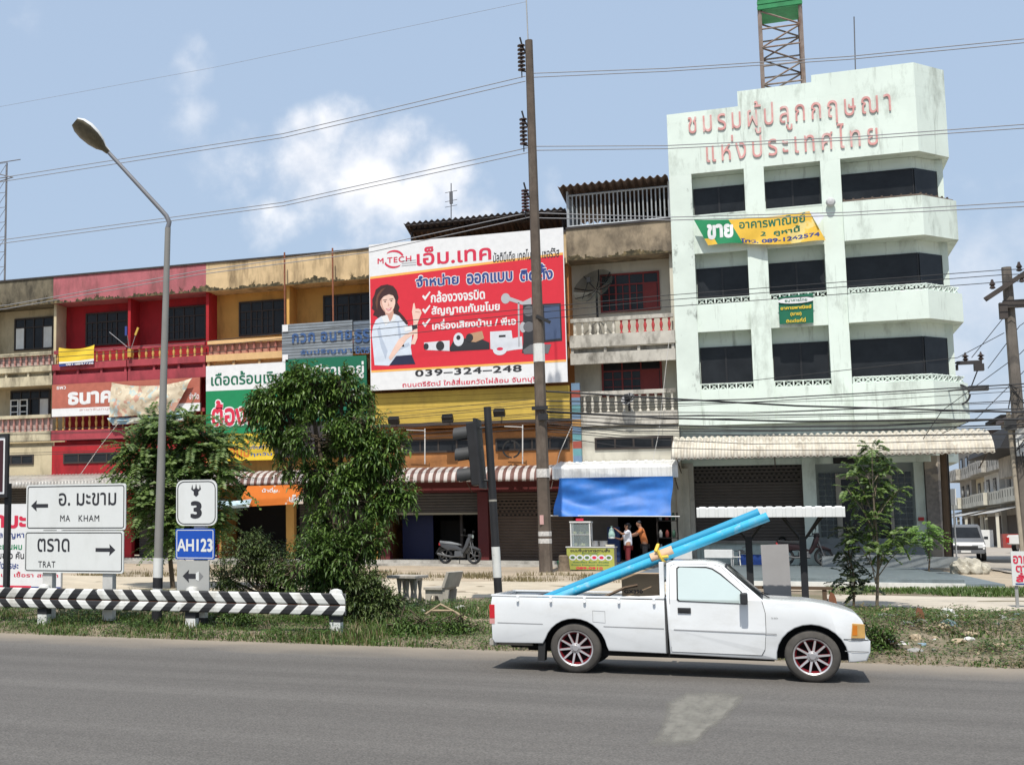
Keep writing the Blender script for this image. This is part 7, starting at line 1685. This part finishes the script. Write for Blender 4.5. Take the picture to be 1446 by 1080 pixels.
# ---- cars in the side street
def car(lab, name, loc, rz, paint, kind):
    t_ = thing(name, lab, 'car', (0, 0, 0))
    P_ = mat('paint_' + name, paint, .3, .03); W = .82
    if kind == 'van': prof = [(2.15, .35), (2.2, .62), (2.05, .86), (1.35, 1.05), (.72, 1.62), (.4, 1.72), (-1.9, 1.72), (-2.15, 1.6), (-2.2, .4)]
    else: prof = [(2.2, .35), (2.25, .6), (2.1, .85), (1.2, .98), (.65, 1.5), (.3, 1.55), (-.45, 1.53), (-.6, 1.0), (-2.4, .98), (-2.45, .45)]
    b = bmesh.new(); n = len(prof)
    v0 = [b.verts.new((x, -W * (1 - .16 * max(0, z - .95)), z)) for x, z in prof]; v1 = [b.verts.new((x, W * (1 - .16 * max(0, z - .95)), z)) for x, z in prof]
    b.faces.new(v0); b.faces.new(v1[::-1])
    for i in range(n): j = (i + 1) % n; b.faces.new((v0[i], v1[i], v1[j], v0[j]))
    bmesh.ops.recalc_face_normals(b, faces=b.faces); bmesh.ops.bevel(b, geom=b.edges[:], offset=.05, segments=2, affect='EDGES', clamp_overlap=True)
    me = bpy.data.meshes.new('body'); b.to_mesh(me); b.free(); me.materials.append(P_); me.shade_smooth(); me.set_sharp_from_angle(angle=rad(40)); bo = bpy.data.objects.new('body', me); COL.objects.link(bo); bo.parent = t_; ORG[bo.name] = Vector()
    xa, za, xb, zb_ = (1.32, 1.08, .76, 1.58) if kind == 'van' else (1.17, 1.02, .68, 1.46)
    q = MB(); q.add([(xa + .03, -.70, za), (xa + .03, .70, za), (xb + .03, .62, zb_), (xb + .03, -.62, zb_)], [(0, 1, 2, 3)]); q.build('windscreen', m_glass, t_)
    q = MB()
    for s_ in (-1, 1):
        yy = s_ * (W * .97); q.add([(xa - .1, yy, za), (-.4 if kind != 'van' else -1.9, yy, za), (-.38 if kind != 'van' else -1.85, yy * .93, zb_ - .02), (xb, yy * .93, zb_ - .02)], [(0, 1, 2, 3)])
    if kind != 'van': q.add([(-.60, -.6, 1.08), (-.60, .6, 1.08), (-.47, .58, 1.46), (-.47, -.58, 1.46)], [(0, 1, 2, 3)])
    q.build('side_window', m_glass, t_)
    for x in (-1.4, 1.35):
        for s_ in (-1, 1): w1 = MB().lathe([(.05, -.1), (.30, -.1), (.32, 0), (.30, .1), (.05, .1)], (x, s_ * (W - .06), .32), 20, 'y').build('wheel', m_rub, t_, smooth=True); MB().lathe([(.02, -.108), (.2, -.108), (.2, .108), (.02, .108)], (x, s_ * (W - .06), .32), 16, 'y').build('rim', m_alloy, w1)
    for s_ in (-1, 1): MB().box(2.1, 2.23, s_ * .45 - .18 * s_, s_ * .45 + .25 * s_, .62, .78).build('headlight', flat('clear_lens', (.6, .62, .64), .2), t_); MB().box(-2.47, -2.40, s_ * .76 - .08, s_ * .76 + .08, .55, .85).build('tail_lamp', flat('red_lens2', (.4, .02, .02)), t_)
    MB().box(2.2, 2.26, -.5, .5, .58, .72).build('grille', m_plast, t_); MB().box(2.2, 2.28, -.75, .75, .36, .52).build('bumper', P_, t_, bevel=.02); MB().box(2.281, 2.29, -.2, .2, .40, .50).build('number_plate', m_wt, t_)
    for s_ in (-1, 1): MB().obox((.95, s_ * .93, 1.08), .1, .18, .14).build('mirror', P_, t_, bevel=.02)
    t_.location = loc; t_.rotation_euler.z = rz; ORG[t_.name] = Vector(loc)
    return t_
car('silver people carrier facing the camera in the side street', 'silver_van', (8.15, 72.6, .60), rad(-93), (.14, .145, .155), 'van')
car('white pickup seen from behind, parked far down the side street', 'white_pickup', (13.75, 88.0, .83), rad(62), (.62, .62, .60), 'pickup')
# rocks by the platform corner
m_rock = mat('pale_rock', (.40, .37, .30), .95, .3, 3, bump=.6, bs=8)
rr = random.Random(5)
for i, (px_, py_, s_) in enumerate(((1357, 790, .28), (1372, 796, .3), (1385, 795, .22), (1364, 800, .22), (1376, 786, .2))):
    Y_ = 45 + rr.random(); x, z = at(px_, py_, Y_); b = bmesh.new(); bmesh.ops.create_icosphere(b, subdivisions=3, radius=1)
    for v in b.verts: v.co = Vector((v.co.x * s_, v.co.y * s_, v.co.z * s_ * 1.1)) * (1 + .45 * mnoise.noise(v.co * 1.7 + Vector((i * 5, 0, 0))))
    me = bpy.data.meshes.new('rock'); b.to_mesh(me); b.free(); me.materials.append(m_rock); o = bpy.data.objects.new('rock', me); COL.objects.link(o); o.location = (x, Y_, zg(Y_) + s_ * .55); tag(o, 'pale rough rock piled at the platform corner before the silver people carrier', 'rock', 'rocks at the platform corner')
# ---- far row of shophouses along the side street
def far_house(lab, y0, y1, x, mw, hts, roofc):
    t_ = thing('street_shophouse', lab, 'building', (x + 5, (y0 + y1) / 2, .85), 'shophouses down the side street'); zb_ = .85; h = hts
    q = MB(); q.box(x, x + 10, y0, y1, zb_, h); q.build('wall', mw, t_)
    for k, z in enumerate((4.6, 7.5)):
        q = MB(); q.box(x - 1.3, x, y0 + .1, y1 - .1, z - .15, z); q.box(x - 1.3, x - 1.2, y0 + .1, y1 - .1, z, z + .95); q.box(x - 1.2, x, y0 + .1, y0 + .2, z, z + .95); bo = q.build('balcony', m_grimyw if k else m_pale, t_)
        q = MB()
        for i in range(7): yy = y0 + .5 + (y1 - y0 - 1) * i / 6; q.box(x - 1.31, x - 1.302, yy - .1, yy + .1, z + .25, z + .8)
        q.build('balcony_slot', m_dark, bo)
        for i in range(2): yy = y0 + (y1 - y0) * (.27 + .46 * i); w1 = MB().box(x - .06, x, yy - .85, yy + .85, z + .3 , z + 2.3).build('window', m_frame, t_); MB().box(x - .07, x - .061, yy - .7, yy + .7, z + .45, z + 2.15).build('pane', m_glass, w1)
    MB().box(x - .05, x, y0 + .3, y1 - .3, zb_, 3.5).build('shopfront', flat('shopfront_dark', (.06, .045, .035)), t_)
    q = MB(); q.add([(x, y0, 4.3), (x - 3.0, y0, 3.5), (x - 3.0, y1 - .05, 3.5), (x, y1 - .05, 4.3)], [(0, 1, 2, 3)]); q.add([(x, y0, 4.26), (x - 3.0, y0, 3.46), (x - 3.0, y1 - .05, 3.46), (x, y1 - .05, 4.26)], [(3, 2, 1, 0)]); q.build('awning', m_zinc, t_)
    for yy in (y0 + .2, y1 - .4): MB().box(x - 2.8, x - 2.6, yy, yy + .2, zb_, 3.5).build('column', m_pale, t_)
    MB().box(x - 1.2, x + 10, y0, y1 - .02, h, h + .3).build('roof', roofc, t_)
XS = 18.2
cols = [mat('far_cream', (.55, .48, .34), .9, .08, 1), mat('far_grey', (.36, .34, .31), .9, .1, 1), mat('far_white', (.55, .55, .52), .9, .08, 1)]
labs = ['cream shophouse nearest the right pole down the side street', 'grey shophouse second along the side street', 'off white shophouse third along the side street', 'grey weathered shophouse fourth along the side street', 'cream shophouse at the far end of the side street']
for i in range(5): far_house(labs[i], 116 + i * 9, 124.9 + i * 9, XS + (.4 if i % 2 else 0), cols[i % 3], 10.8 + (i % 2) * .6, m_dark if i % 2 else mat('old_roof', (.16, .13, .12), .9))
eb = thing('end_building', 'pale building with an awning closing the far end of the side street', 'building', (12, 172, .85)); MB().box(2, 18, 172, 182, .85, 9.2).build('wall', cols[2], eb); q = MB()
for z in (1.2, 4.3, 6.9):
    for k in range(5): q.box(3 + k * 3, 5 + k * 3, 171.95, 172, z, z + 1.7)
q.build('window_row', m_glass, eb); q = MB(); q.box(2, 18, 170, 172, 3.5, 3.7); q.box(2, 18, 171, 172, 6.3, 6.5); q.build('awning', m_zinc, eb)
bx_ = MB().box(15.2, 16.4, 112, 113, .85, 1.9).build('street_stall', flat('stall_red', (.25, .05, .04)), None); tag(bx_, 'red box stall on the far pavement of the side street', 'stall'); bx_ = MB().box(14.6, 15.4, 118, 119, .85, 2.2).build('white_fridge', m_wt, None, bevel=.03); tag(bx_, 'white box on the far pavement of the side street', 'box')
dh = thing('dark_roofed_house', 'house with a dark pitched roof just behind the right power pole', 'building', (13, 70, .6)); x0 = at(1404, 640, 66)[0]
q = MB(); q.box(x0 + 1.5, x0 + 9, 67, 76, 4.6, 6.4); q.build('wall', m_grimyw, dh); q = MB(); xs_ = [at(1412, 632, 66), at(1428, 600, 66), at(1500, 585, 66), at(1500, 640, 66)]; q.prism([xs_[0], (xs_[3][0], xs_[0][1]), (xs_[2][0], xs_[2][1] + .6), xs_[1]], 66, 77); q.build('roof', flat('dark_tile', (.03, .03, .032), .8), dh)
q = MB(); q.box(x0 + 2.2, x0 + 9, 67.5, 76, .5, 4.59); q.build('lower_wall', cols[0], dh); q = MB(); q.box(x0 + 1.9, x0 + 2.19, 66.8, 67.1, .5, 4.6); q.build('column', cols[0], dh)
wsg = MB(); a_, b2_ = at(1339, 690, 56), at(1351, 713, 56); wsg.box(a_[0], b2_[0], 56, 56.05, b2_[1], a_[1]); wsg.tube([(b2_[0] - .1, 56.1, .6), (b2_[0] - .1, 56.1, a_[1])], .03, 6); o = wsg.build('hanging_sign', m_wt, None); tag(o, 'blank white sign on a thin post right of the corner column', 'sign')
# ================================================================== TREES, BUSHES, CABLES, LITTER
m_bark = mat('bark', (.10, .075, .05), .95, .25, 6, bump=.6, bs=15)
def leaf(V, F, base, d, up, L, W, droop=.25):
    d = d.normalized(); s = d.cross(up)
    if s.length < 1e-4: s = Vector((1, 0, 0))
    s.normalize(); u = s.cross(d); i = len(V)
    m1 = base + d * (L * .45) + u * (L * .05); tip = base + d * L - Vector((0, 0, 1)) * (L * droop)
    V += [tuple(base), tuple(m1 + s * W + u * W * .35), tuple(m1 - s * W + u * W * .35), tuple(tip), tuple(m1 - u * W * .1)]
    F += [(i, i + 4, i + 1), (i, i + 2, i + 4), (i + 4, i + 3, i + 1), (i + 4, i + 2, i + 3)]
def blob_tree(name, label, cat, base, blobs, Yc, ntw, mleaf, rng, leafL=(.13, .21), trunk_r=.1, per=8, ysc=1.0, minz=None, kids_=True):
    t_ = thing(name, label, cat, base)
    V = []; F = []; B = []
    for (px, py, r) in blobs:
        x, z = at(px, py, Yc); k = max(.1, r / 72.0 * (Yc / 24.5) - .16); B.append((Vector((x, Yc + rng.uniform(-.25, .25) * k * 2 * ysc, z)), k))
    tot = sum(k ** 2 for _, k in B); tw = MB()
    for c, k in B:
        for _ in range(int(ntw * k * k / tot)):
            while True:
                v = Vector((rng.uniform(-1, 1), rng.uniform(-1, 1), rng.uniform(-1, 1)))
                if .05 < v.length < 1: break
            rr = v.length; v = v.normalized() * (rr ** .45)
            n = mnoise.noise(c * 1.3 + v * 2.1)
            v *= k * (1.0 + .35 * n)
            p = c + Vector((v.x, v.y * ysc, v.z * .95))
            if mnoise.noise(p * 1.7 + Vector((3, 1, 7))) < -.08 and k > .25: continue
            if minz and p.z < minz: p.z = minz + rng.random() * .2
            out = (v.normalized() + Vector((rng.uniform(-.6, .6), rng.uniform(-.6, .6), rng.uniform(-.25, .55)))).normalized()
            ln = rng.uniform(.18, .34)
            for j in range(per):
                f = j / per; q = p + out * ln * f; a = j * 2.4 + rng.random()
                sd = out.cross(Vector((0, 0, 1))); sd = sd.normalized() if sd.length > .01 else Vector((1, 0, 0)); ud = sd.cross(out)
                d = (out * .7 + sd * math.cos(a) + ud * math.sin(a) * .6 + Vector((0, 0, -.10)))
                L = rng.uniform(*leafL) * (1.1 - .3 * f); leaf(V, F, q, d, Vector((rng.uniform(-.4, .4), rng.uniform(-.4, .4), 1)), L, L * rng.uniform(.15, .22), rng.uniform(.1, .5))
            if rng.random() < .35: tw.tube([p - out * .3, p + out * ln], [.012, .004], 4, cap=False)
    mb = MB(); mb.v = V; mb.f = F; mb.m = [0] * len(F); mb.build('crown', mleaf, t_, fix=False)
    for c, k in sorted(B, key=lambda b: -b[1])[:9]:
        m_ = Vector(base).lerp(c, .5) + Vector((rng.uniform(-.2, .2), rng.uniform(-.1, .1), 0)); tw.tube([Vector(base) + Vector((0, 0, .1)), m_, c, c + Vector((rng.uniform(-.2, .2), 0, k * .6))], [trunk_r, trunk_r * .6, trunk_r * .3, .01], 7)
    tw.build('trunk', m_bark, t_, smooth=True)
    return t_
rng = random.Random(11)
m_leafA = leafmat('leaf_dark', (.024, .066, .010), (.155, .245, .046), .26, .40)
m_leafB = leafmat('leaf_bush', (.032, .06, .014), (.12, .165, .042), .24, .5)
m_leafC = leafmat('leaf_bright', (.035, .075, .012), (.11, .18, .035), .28, .45)
m_fern = leafmat('leaf_feather', (.05, .105, .018), (.17, .235, .06), .3, .5)
m_sap = leafmat('leaf_sapling', (.05, .10, .018), (.15, .22, .05), .3, .45)
BT = [(440, 552, 42), (400, 572, 42), (478, 562, 42), (368, 574, 24), (388, 606, 30), (508, 596, 36), (452, 618, 44), (536, 640, 34), (500, 645, 46), (550, 688, 28), (452, 668, 26), (434, 690, 20), (500, 702, 42), (541, 716, 30), (470, 735, 34), (505, 762, 36), (446, 748, 22), (420, 540, 26), (484, 540, 22), (402, 640, 18), (560, 625, 16), (356, 590, 18), (574, 704, 18), (412, 662, 14)]
blob_tree('broadleaf_tree', 'tall leafy green tree leaning in front of the green shop sign', 'tree', (-7.75, 24.6, .28), BT, 24.5, 4600, m_leafA, rng, per=8, leafL=(.09, .17))
blob_tree('broadleaf_bush', 'bright leafy bush around the foot of the tall tree', 'bush', (-7.6, 24.1, .28), [(450, 790, 44), (490, 790, 40), (420, 800, 34), (470, 820, 40), (520, 760, 30)], 24.1, 950, m_leafC, rng, trunk_r=.05, leafL=(.09, .17))
blob_tree('broadleaf_bush', 'dark bush left of the tall tree above the chevron rail', 'bush', (-9.6, 25.6, .36), [(345, 785, 38), (315, 815, 26), (370, 820, 40), (405, 835, 34), (330, 840, 28), (360, 770, 24), (395, 790, 24)], 25.6, 1250, m_leafB, rng, trunk_r=.05, leafL=(.06, .12))
blob_tree('broadleaf_bush', 'dense low bush right of the last rail post beside the picnic table', 'bush', (-6.9, 23.9, .22), [(510, 835, 36), (530, 855, 32), (500, 870, 30), (545, 870, 22), (480, 855, 26), (525, 880, 24), (555, 850, 16)], 23.8, 1100, m_leafB, rng, trunk_r=.04, leafL=(.07, .13), minz=.15)
for lab, px_, py_, r_, Y_ in (('small weedy clump under the chevron rail, left of the black gap', 330, 875, 16, 23.0), ('small weedy clump on the verge left of the pickup tailgate', 640, 890, 17, 22.6), ('low green weed behind the pickup bumper at the road edge', 1242, 905, 17, 22.2), ('broad low weed on the verge between the bush and the pickup', 580, 893, 20, 22.5)):
    x, z = at(px_, py_, Y_); blob_tree('weed_clump', lab, 'weed', (x, Y_, zg(Y_)), [(px_, py_, r_), (px_ + 12, py_ + 3, r_ * .7), (px_ - 14, py_ + 4, r_ * .7)], Y_, 130, m_leafC, rng, trunk_r=.01, leafL=(.06, .12), minz=zg(Y_) + .02)
def frond(V, F, base, d, L, rng, n=11, ll=.10, lw=.016):
    d = d.normalized(); s = d.cross(Vector((0, 0, 1))); s = s.normalized() if s.length > .01 else Vector((1, 0, 0))
    for k in range(n):
        f = (k + .6) / n; p = base + d * L * f - Vector((0, 0, 1)) * (L * .35 * f * f); l = ll * (1 - .5 * abs(f - .4))
        for sg in (-1, 1):
            dd = (s * sg + d * .45 + Vector((0, 0, rng.uniform(-.25, .05)))).normalized(); w = dd.cross(Vector((rng.uniform(-.6, .6), rng.uniform(-1.3, .1), .75))).normalized() * lw; i = len(V); m_ = p + dd * l * .5; tip = p + dd * l - Vector((0, 0, l * .15))
            V += [tuple(p), tuple(m_ + w), tuple(tip), tuple(m_ - w)]; F.append((i, i + 1, i + 2, i + 3))
def feather_tree(name, label, cat, base, blobs, Yc, nfr, m, rng, L=(.4, .7), trunk_r=.07, ll=.11, lw=.018, stems=None, tm=m_bark, ysc=.8, n=11):
    t_ = thing(name, label, cat, base); V = []; F = []; B = []; tw = MB()
    for (px, py, r) in blobs: x, z = at(px, py, Yc); B.append((Vector((x, Yc + rng.uniform(-.3, .3) * ysc, z)), r / 1850 * Yc * 1.02))
    tot = sum(k * k for _, k in B)
    top = max(B, key=lambda b: b[0].z)[0]
    for c, k in B:
        for _ in range(max(2, int(nfr * k * k / tot))):
            v = Vector((rng.uniform(-1, 1), rng.uniform(-1, 1) * ysc, rng.uniform(-.8, .8))); v = v.normalized() * rng.random() ** .5
            p = c + v * k * .75; d = Vector((v.x, v.y, .15 + .3 * v.z)) + Vector((rng.uniform(-.4, .4), rng.uniform(-.4, .4), rng.uniform(-.55, .5))); Lf = rng.uniform(*L)
            frond(V, F, p, d, Lf, rng, n, ll, lw); tw.tube([p - d.normalized() * .12, p + d.normalized() * Lf * .5 - Vector((0, 0, Lf * .08)), p + d.normalized() * Lf - Vector((0, 0, Lf * .35))], .003, 3, cap=False, mi=1)
    mb = MB(); mb.v = V; mb.f = F; mb.m = [0] * len(F); mb.build('crown', m, t_, fix=False)
    tw.tube([Vector(base) - Vector((0, 0, .1)), Vector(base).lerp(top, .35) + Vector((.06, 0, 0)), Vector(base).lerp(top, .7), top], [trunk_r, trunk_r * .75, trunk_r * .45, trunk_r * .12], 8)
    for c, k in B:
        hz_ = max(Vector(base).z + .3, c.z - rng.uniform(.3, .9)); f = (hz_ - base[2]) / max(.1, top.z - base[2]); s0 = Vector(base).lerp(top, min(1, f)); tw.tube([s0, s0.lerp(c, .5) + Vector((0, 0, .05)), c], [trunk_r * .4, trunk_r * .28, .008], 5)
    tw.build('trunk', [tm, m_fern], t_, smooth=True)
    return t_
feather_tree('feathery_tree', 'feathery spreading tree behind the street lamp and route shield', 'tree', (-13.9, 30.0, .45), [(235, 612, 34), (280, 628, 42), (205, 640, 34), (305, 672, 36), (240, 668, 48), (275, 712, 44), (215, 712, 36), (245, 748, 34), (310, 640, 26), (190, 672, 24), (185, 645, 18), (215, 600, 20), (292, 735, 26), (270, 600, 20), (322, 610, 14)], 30.0, 900, m_fern, rng, L=(.45, .8), ll=.17, lw=.034, n=11)
feather_tree('sapling', 'slender young tree with pinnate leaves right of the shelter', 'tree', (1.66, 28.0, .42), [(1230, 634, 12), (1216, 652, 14), (1243, 660, 14), (1236, 685, 18), (1205, 664, 10), (1256, 655, 9), (1215, 706, 15), (1250, 708, 14), (1196, 690, 9), (1233, 732, 14), (1270, 690, 7), (1262, 755, 14), (1278, 768, 11), (1224, 768, 13), (1246, 780, 13), (1206, 760, 10)], 28.0, 290, m_sap, rng, L=(.14, .27), trunk_r=.03, ll=.085, lw=.024, tm=mat('sapling_bark', (.16, .13, .09), .9, .2), n=7)
feather_tree('sapling', 'short dark sapling in front of the shelter post', 'tree', (1.28, 28.3, .44), [(1205, 762, 14), (1195, 745, 10), (1208, 790, 16), (1200, 815, 18), (1215, 830, 16), (1190, 775, 10)], 28.3, 90, leafmat('leaf_dusk', (.03, .05, .016), (.085, .11, .04), .25), rng, L=(.18, .30), trunk_r=.026, ll=.10, lw=.026, n=7)
feather_tree('sapling', 'bright leafy shoot beside the corner column', 'plant', (at(1310, 800, 45.0)[0], 45.0, .65), [(1308, 748, 14), (1300, 762, 12), (1318, 760, 10), (1290, 755, 8)], 45.0, 60, leafmat('leaf_lime', (.08, .17, .02), (.17, .29, .06), .3), rng, L=(.3, .5), trunk_r=.03, ll=.14, lw=.03, n=7)
# ---- cables: each one its own sagging line
m_cable = flat('cable_black', (.03, .03, .032), .7); m_cable_g = flat('cable_grey', (.24, .24, .25), .6)
def cable(label, group, pts, Y, r, sag=.0, m=m_cable, name='cable', Y1=None):
    Y1 = Y if Y1 is None else Y1; P3 = []
    n = len(pts)
    raw = [Vector(atp(px, py, Y + (Y1 - Y) * i / max(1, n - 1))) for i, (px, py) in enumerate(pts)]
    for i in range(n - 1):
        for k in range(8):
            f = k / 8; p = raw[i].lerp(raw[i + 1], f); P3.append(p - Vector((0, 0, sag * 4 * f * (1 - f))))
    P3.append(raw[-1]); q = MB(); q.tube(P3, r, 5, cap=False); o = q.build(name, m, None, fix=False, smooth=True); tag(o, label, 'cable', group)
    return o
GT = 'transmission lines on the tall pole'
for d, nm in ((0, 'upper'), (7, 'lower')):
    cable('%s wire of the top transmission pair, left of the tall pole' % nm, GT, [(-60, 261 + d * .9), (10, 250 + d * .8), (400, 189 + d * .8), (742, 108 + d)], 43.2, .016, .0, m_cable_g)
    cable('%s wire of the middle transmission pair, left of the tall pole' % nm, GT, [(-60, 349 + d * .9), (10, 338 + d * .7), (400, 286 + d * .7), (745, 209 + d)], 43.2, .016, .0, m_cable_g)
    cable('%s wire of the bottom transmission pair, left of the tall pole' % nm, GT, [(-60, 437 + d), (10, 431 + d * .7), (280, 383 + d * .7), (524, 349 + d), (748, 300 + d)], 43.2, .016, .0, m_cable_g)
    cable('%s wire of the top transmission pair, right of the tall pole' % nm, GT, [(752, 104 + d * .8), (940, 97 + d * .6), (1200, 80 + d * .6), (1500, 50 + d * .8)], 43.2, .016, .0, m_cable_g)
    cable('%s wire of the middle transmission pair, right of the tall pole' % nm, GT, [(755, 207 + d * .8), (940, 206 + d * .6), (1200, 194 + d * .6), (1500, 172 + d * .8)], 43.2, .016, .0, m_cable_g)
    cable('%s wire of the bottom transmission pair, right of the tall pole' % nm, GT, [(758, 301 + d), (943, 307 + d * .6), (1200, 300 + d * .6), (1500, 282 + d)], 43.2, .016, .0, m_cable_g)
cable('thin earth wire at the very top of the photo, running to the lightning rod', GT, [(-60, 162), (300, 96), (743, 3)], 43.2, .006, 0, m_cable_g)
GS = 'street distribution cables along the shopfronts'
L_ = 'black cable of the three parallel street lines crossing the mint building at mid height'
for y in (0, 7, 17): cable(L_, GS, [(-40, 506 + y), (280, 483 + y), (524, 458 + y * 1.1), (765, 434 + y), (930, 418 + y * .95), (1180, 399 + y), (1418, 381 + y), (1520, 378 + y)], 46.2, .013)
rng2 = random.Random(21)
LB = 'thin black cable in the tangled bundle strung above the shop awnings'
for i in range(15):
    yl = 568 + i * 3.2 + rng2.uniform(-3, 3); yr = 540 + i * 6.4 + rng2.uniform(-6, 6); ym = (yl + yr) / 2 + rng2.uniform(2, 14)
    cable(LB, 'tangled cable bundle', [(763, yl), (880, (yl + ym) / 2 + rng2.uniform(0, 6)), (1060, ym), (1240, (ym + yr) / 2 + rng2.uniform(0, 5)), (1440, yr), (1520, yr - 6)], 43.4, rng2.choice((.010, .012, .014, .02)), Y1=47)
for (y0, y1, y2) in ((556, 572, 582), (584, 594, 592)):
    cable('thick black cable running through the bundle across the mint building', 'tangled cable bundle', [(763, y0 - 4), (930, y0 + 6), (1125, y1 + 1), (1440, y2), (1520, y2)], 43.4, .030, Y1=47)
for i in range(7):
    yr = 560 + i * 7 + rng2.uniform(-3, 3); yl = yr + 30 + rng2.uniform(-4, 6)
    cable('thin black cable crossing the mustard slat screen left of the tall pole', 'cables left of the tall pole', [(-40, yl + 14), (240, yl + 6), (520, (yl + yr) / 2 + 7), (762, yr)], 46, .010, Y1=43.4)
for k, p in enumerate((((1418, 470), (1352, 505), (1063, 537)), ((1424, 440), (1400, 470), (1372, 505)), ((1500, 440), (1440, 500), (1330, 580), (1290, 640)), ((1500, 470), (1440, 530), (1380, 590), (1330, 612)), ((1500, 420), (1440, 460), (1395, 520)))):
    cable('slanting black cable fanning out from the right power pole', 'cables fanning from the right pole', list(p), 48, .012)
cable('pale cord hanging down the pale grey house front', 'hanging cords', [(945, 478), (938, 540), (930, 612), (922, 650)], 49.6, .010, 0, mat('cord_white', (.55, .53, .5)))
cable('pale stay wire slanting beside the striped pilaster', 'hanging cords', [(808, 600), (790, 640), (778, 690)], 49.0, .014, 0, mat('cord_white', (.55, .53, .5)))
cable('pale slanting stay wire across the red house to the zinc awning', 'hanging cords', [(168, 596), (140, 632), (112, 672)], 48.9, .013, 0, mat('cord_white', (.55, .53, .5)))
for lab, (px_, y0, y1) in (('thin white vertical pipe hung from the orange house wall', (600, 605, 655)), ('thin rusty vertical pipe hung below the slat screen', (738, 600, 655))):
    q = MB(); q.tube([atp(px_, y0, 49.3), atp(px_, y1, 49.1)], .022, 5); q.tube([atp(px_ - 26, y0 + 2, 49.3), atp(px_, y0 + 3, 49.3)], .018, 5); o = q.build('hanging_pipe', mat('cord_white', (.55, .53, .5)), None); tag(o, lab, 'pipe')
# ---- litter and stones on the bank
m_lit = [flat('litter_white', (.6, .58, .55), .8), flat('litter_tan', (.42, .33, .22), .9), flat('litter_grey', (.3, .29, .27), .9), flat('litter_blue', (.25, .35, .42), .6)]
rr = random.Random(31)
spots = [(rr.uniform(1.5, 4.6), rr.uniform(22.0, 27.3)) for _ in range(70)] + [(rr.uniform(-6.4, -3.6), rr.uniform(22.6, 26.5)) for _ in range(12)]
for i, (x, y) in enumerate(spots):
    s_ = rr.choice((.025, .03, .045, .06, .09)); q = MB(); z = zg(y) + bank(x, y) + .02
    k = rr.random()
    b = bmesh.new(); bmesh.ops.create_icosphere(b, subdivisions=2, radius=1)
    for v in b.verts: v.co = Vector((v.co.x * s_ * 1.3, v.co.y * s_, v.co.z * s_ * (.5 if k < .5 else .8))) * (1 + .6 * mnoise.noise(v.co * 1.9 + Vector((i * 3, 0, 0))))
    me = bpy.data.meshes.new('litter_piece'); b.to_mesh(me); b.free(); me.materials.append(m_lit[int(rr.choice((0, 1, 1, 1, 2, 2, 0, 3)))])
    o = bpy.data.objects.new('litter_piece', me); COL.objects.link(o); o.location = (x, y, z); o.rotation_euler.z = rr.random() * 6
    tag(o, 'small scrap of rubbish or stone on the soil bank right of the pickup' if x > 0 else 'small scrap of rubbish or stone on the verge behind the pickup tailgate', 'litter', 'scraps on the soil bank')
for lab, px_, py_, Y_ in (('short rusty red post stump on the bank right of the pickup', 1300, 878, 24.5), ('short brown stake beside the shelter post', 1176, 852, 27.6)):
    x, z = at(px_, py_, Y_); z = zg(Y_) + .12; q = MB(); q.prism([(x - .07, zg(Y_)), (x + .08, zg(Y_)), (x + .06, z + .10), (x + .03, z + .19), (x - .03, z + .22), (x - .06, z + .12)], Y_, Y_ + .09); o = q.build('stake', mat('rust_brown', (.22, .09, .05), .9, .2), None); tag(o, lab, 'stake')
for lab, pts in (('dry branch lying on the verge before the bench', ((600, 868), (622, 853), (660, 872))), ('thin dry stick on the verge beside the branch', ((610, 862), (640, 862), (672, 884)))):
    q = MB(); q.tube([Vector(atp(a, b_, 24.0)) for a, b_ in pts], [.03, .025, .012], 6); o = q.build('dry_branch', mat('dry_wood', (.34, .26, .17), .9, .2), None, smooth=True); tag(o, lab, 'branch')
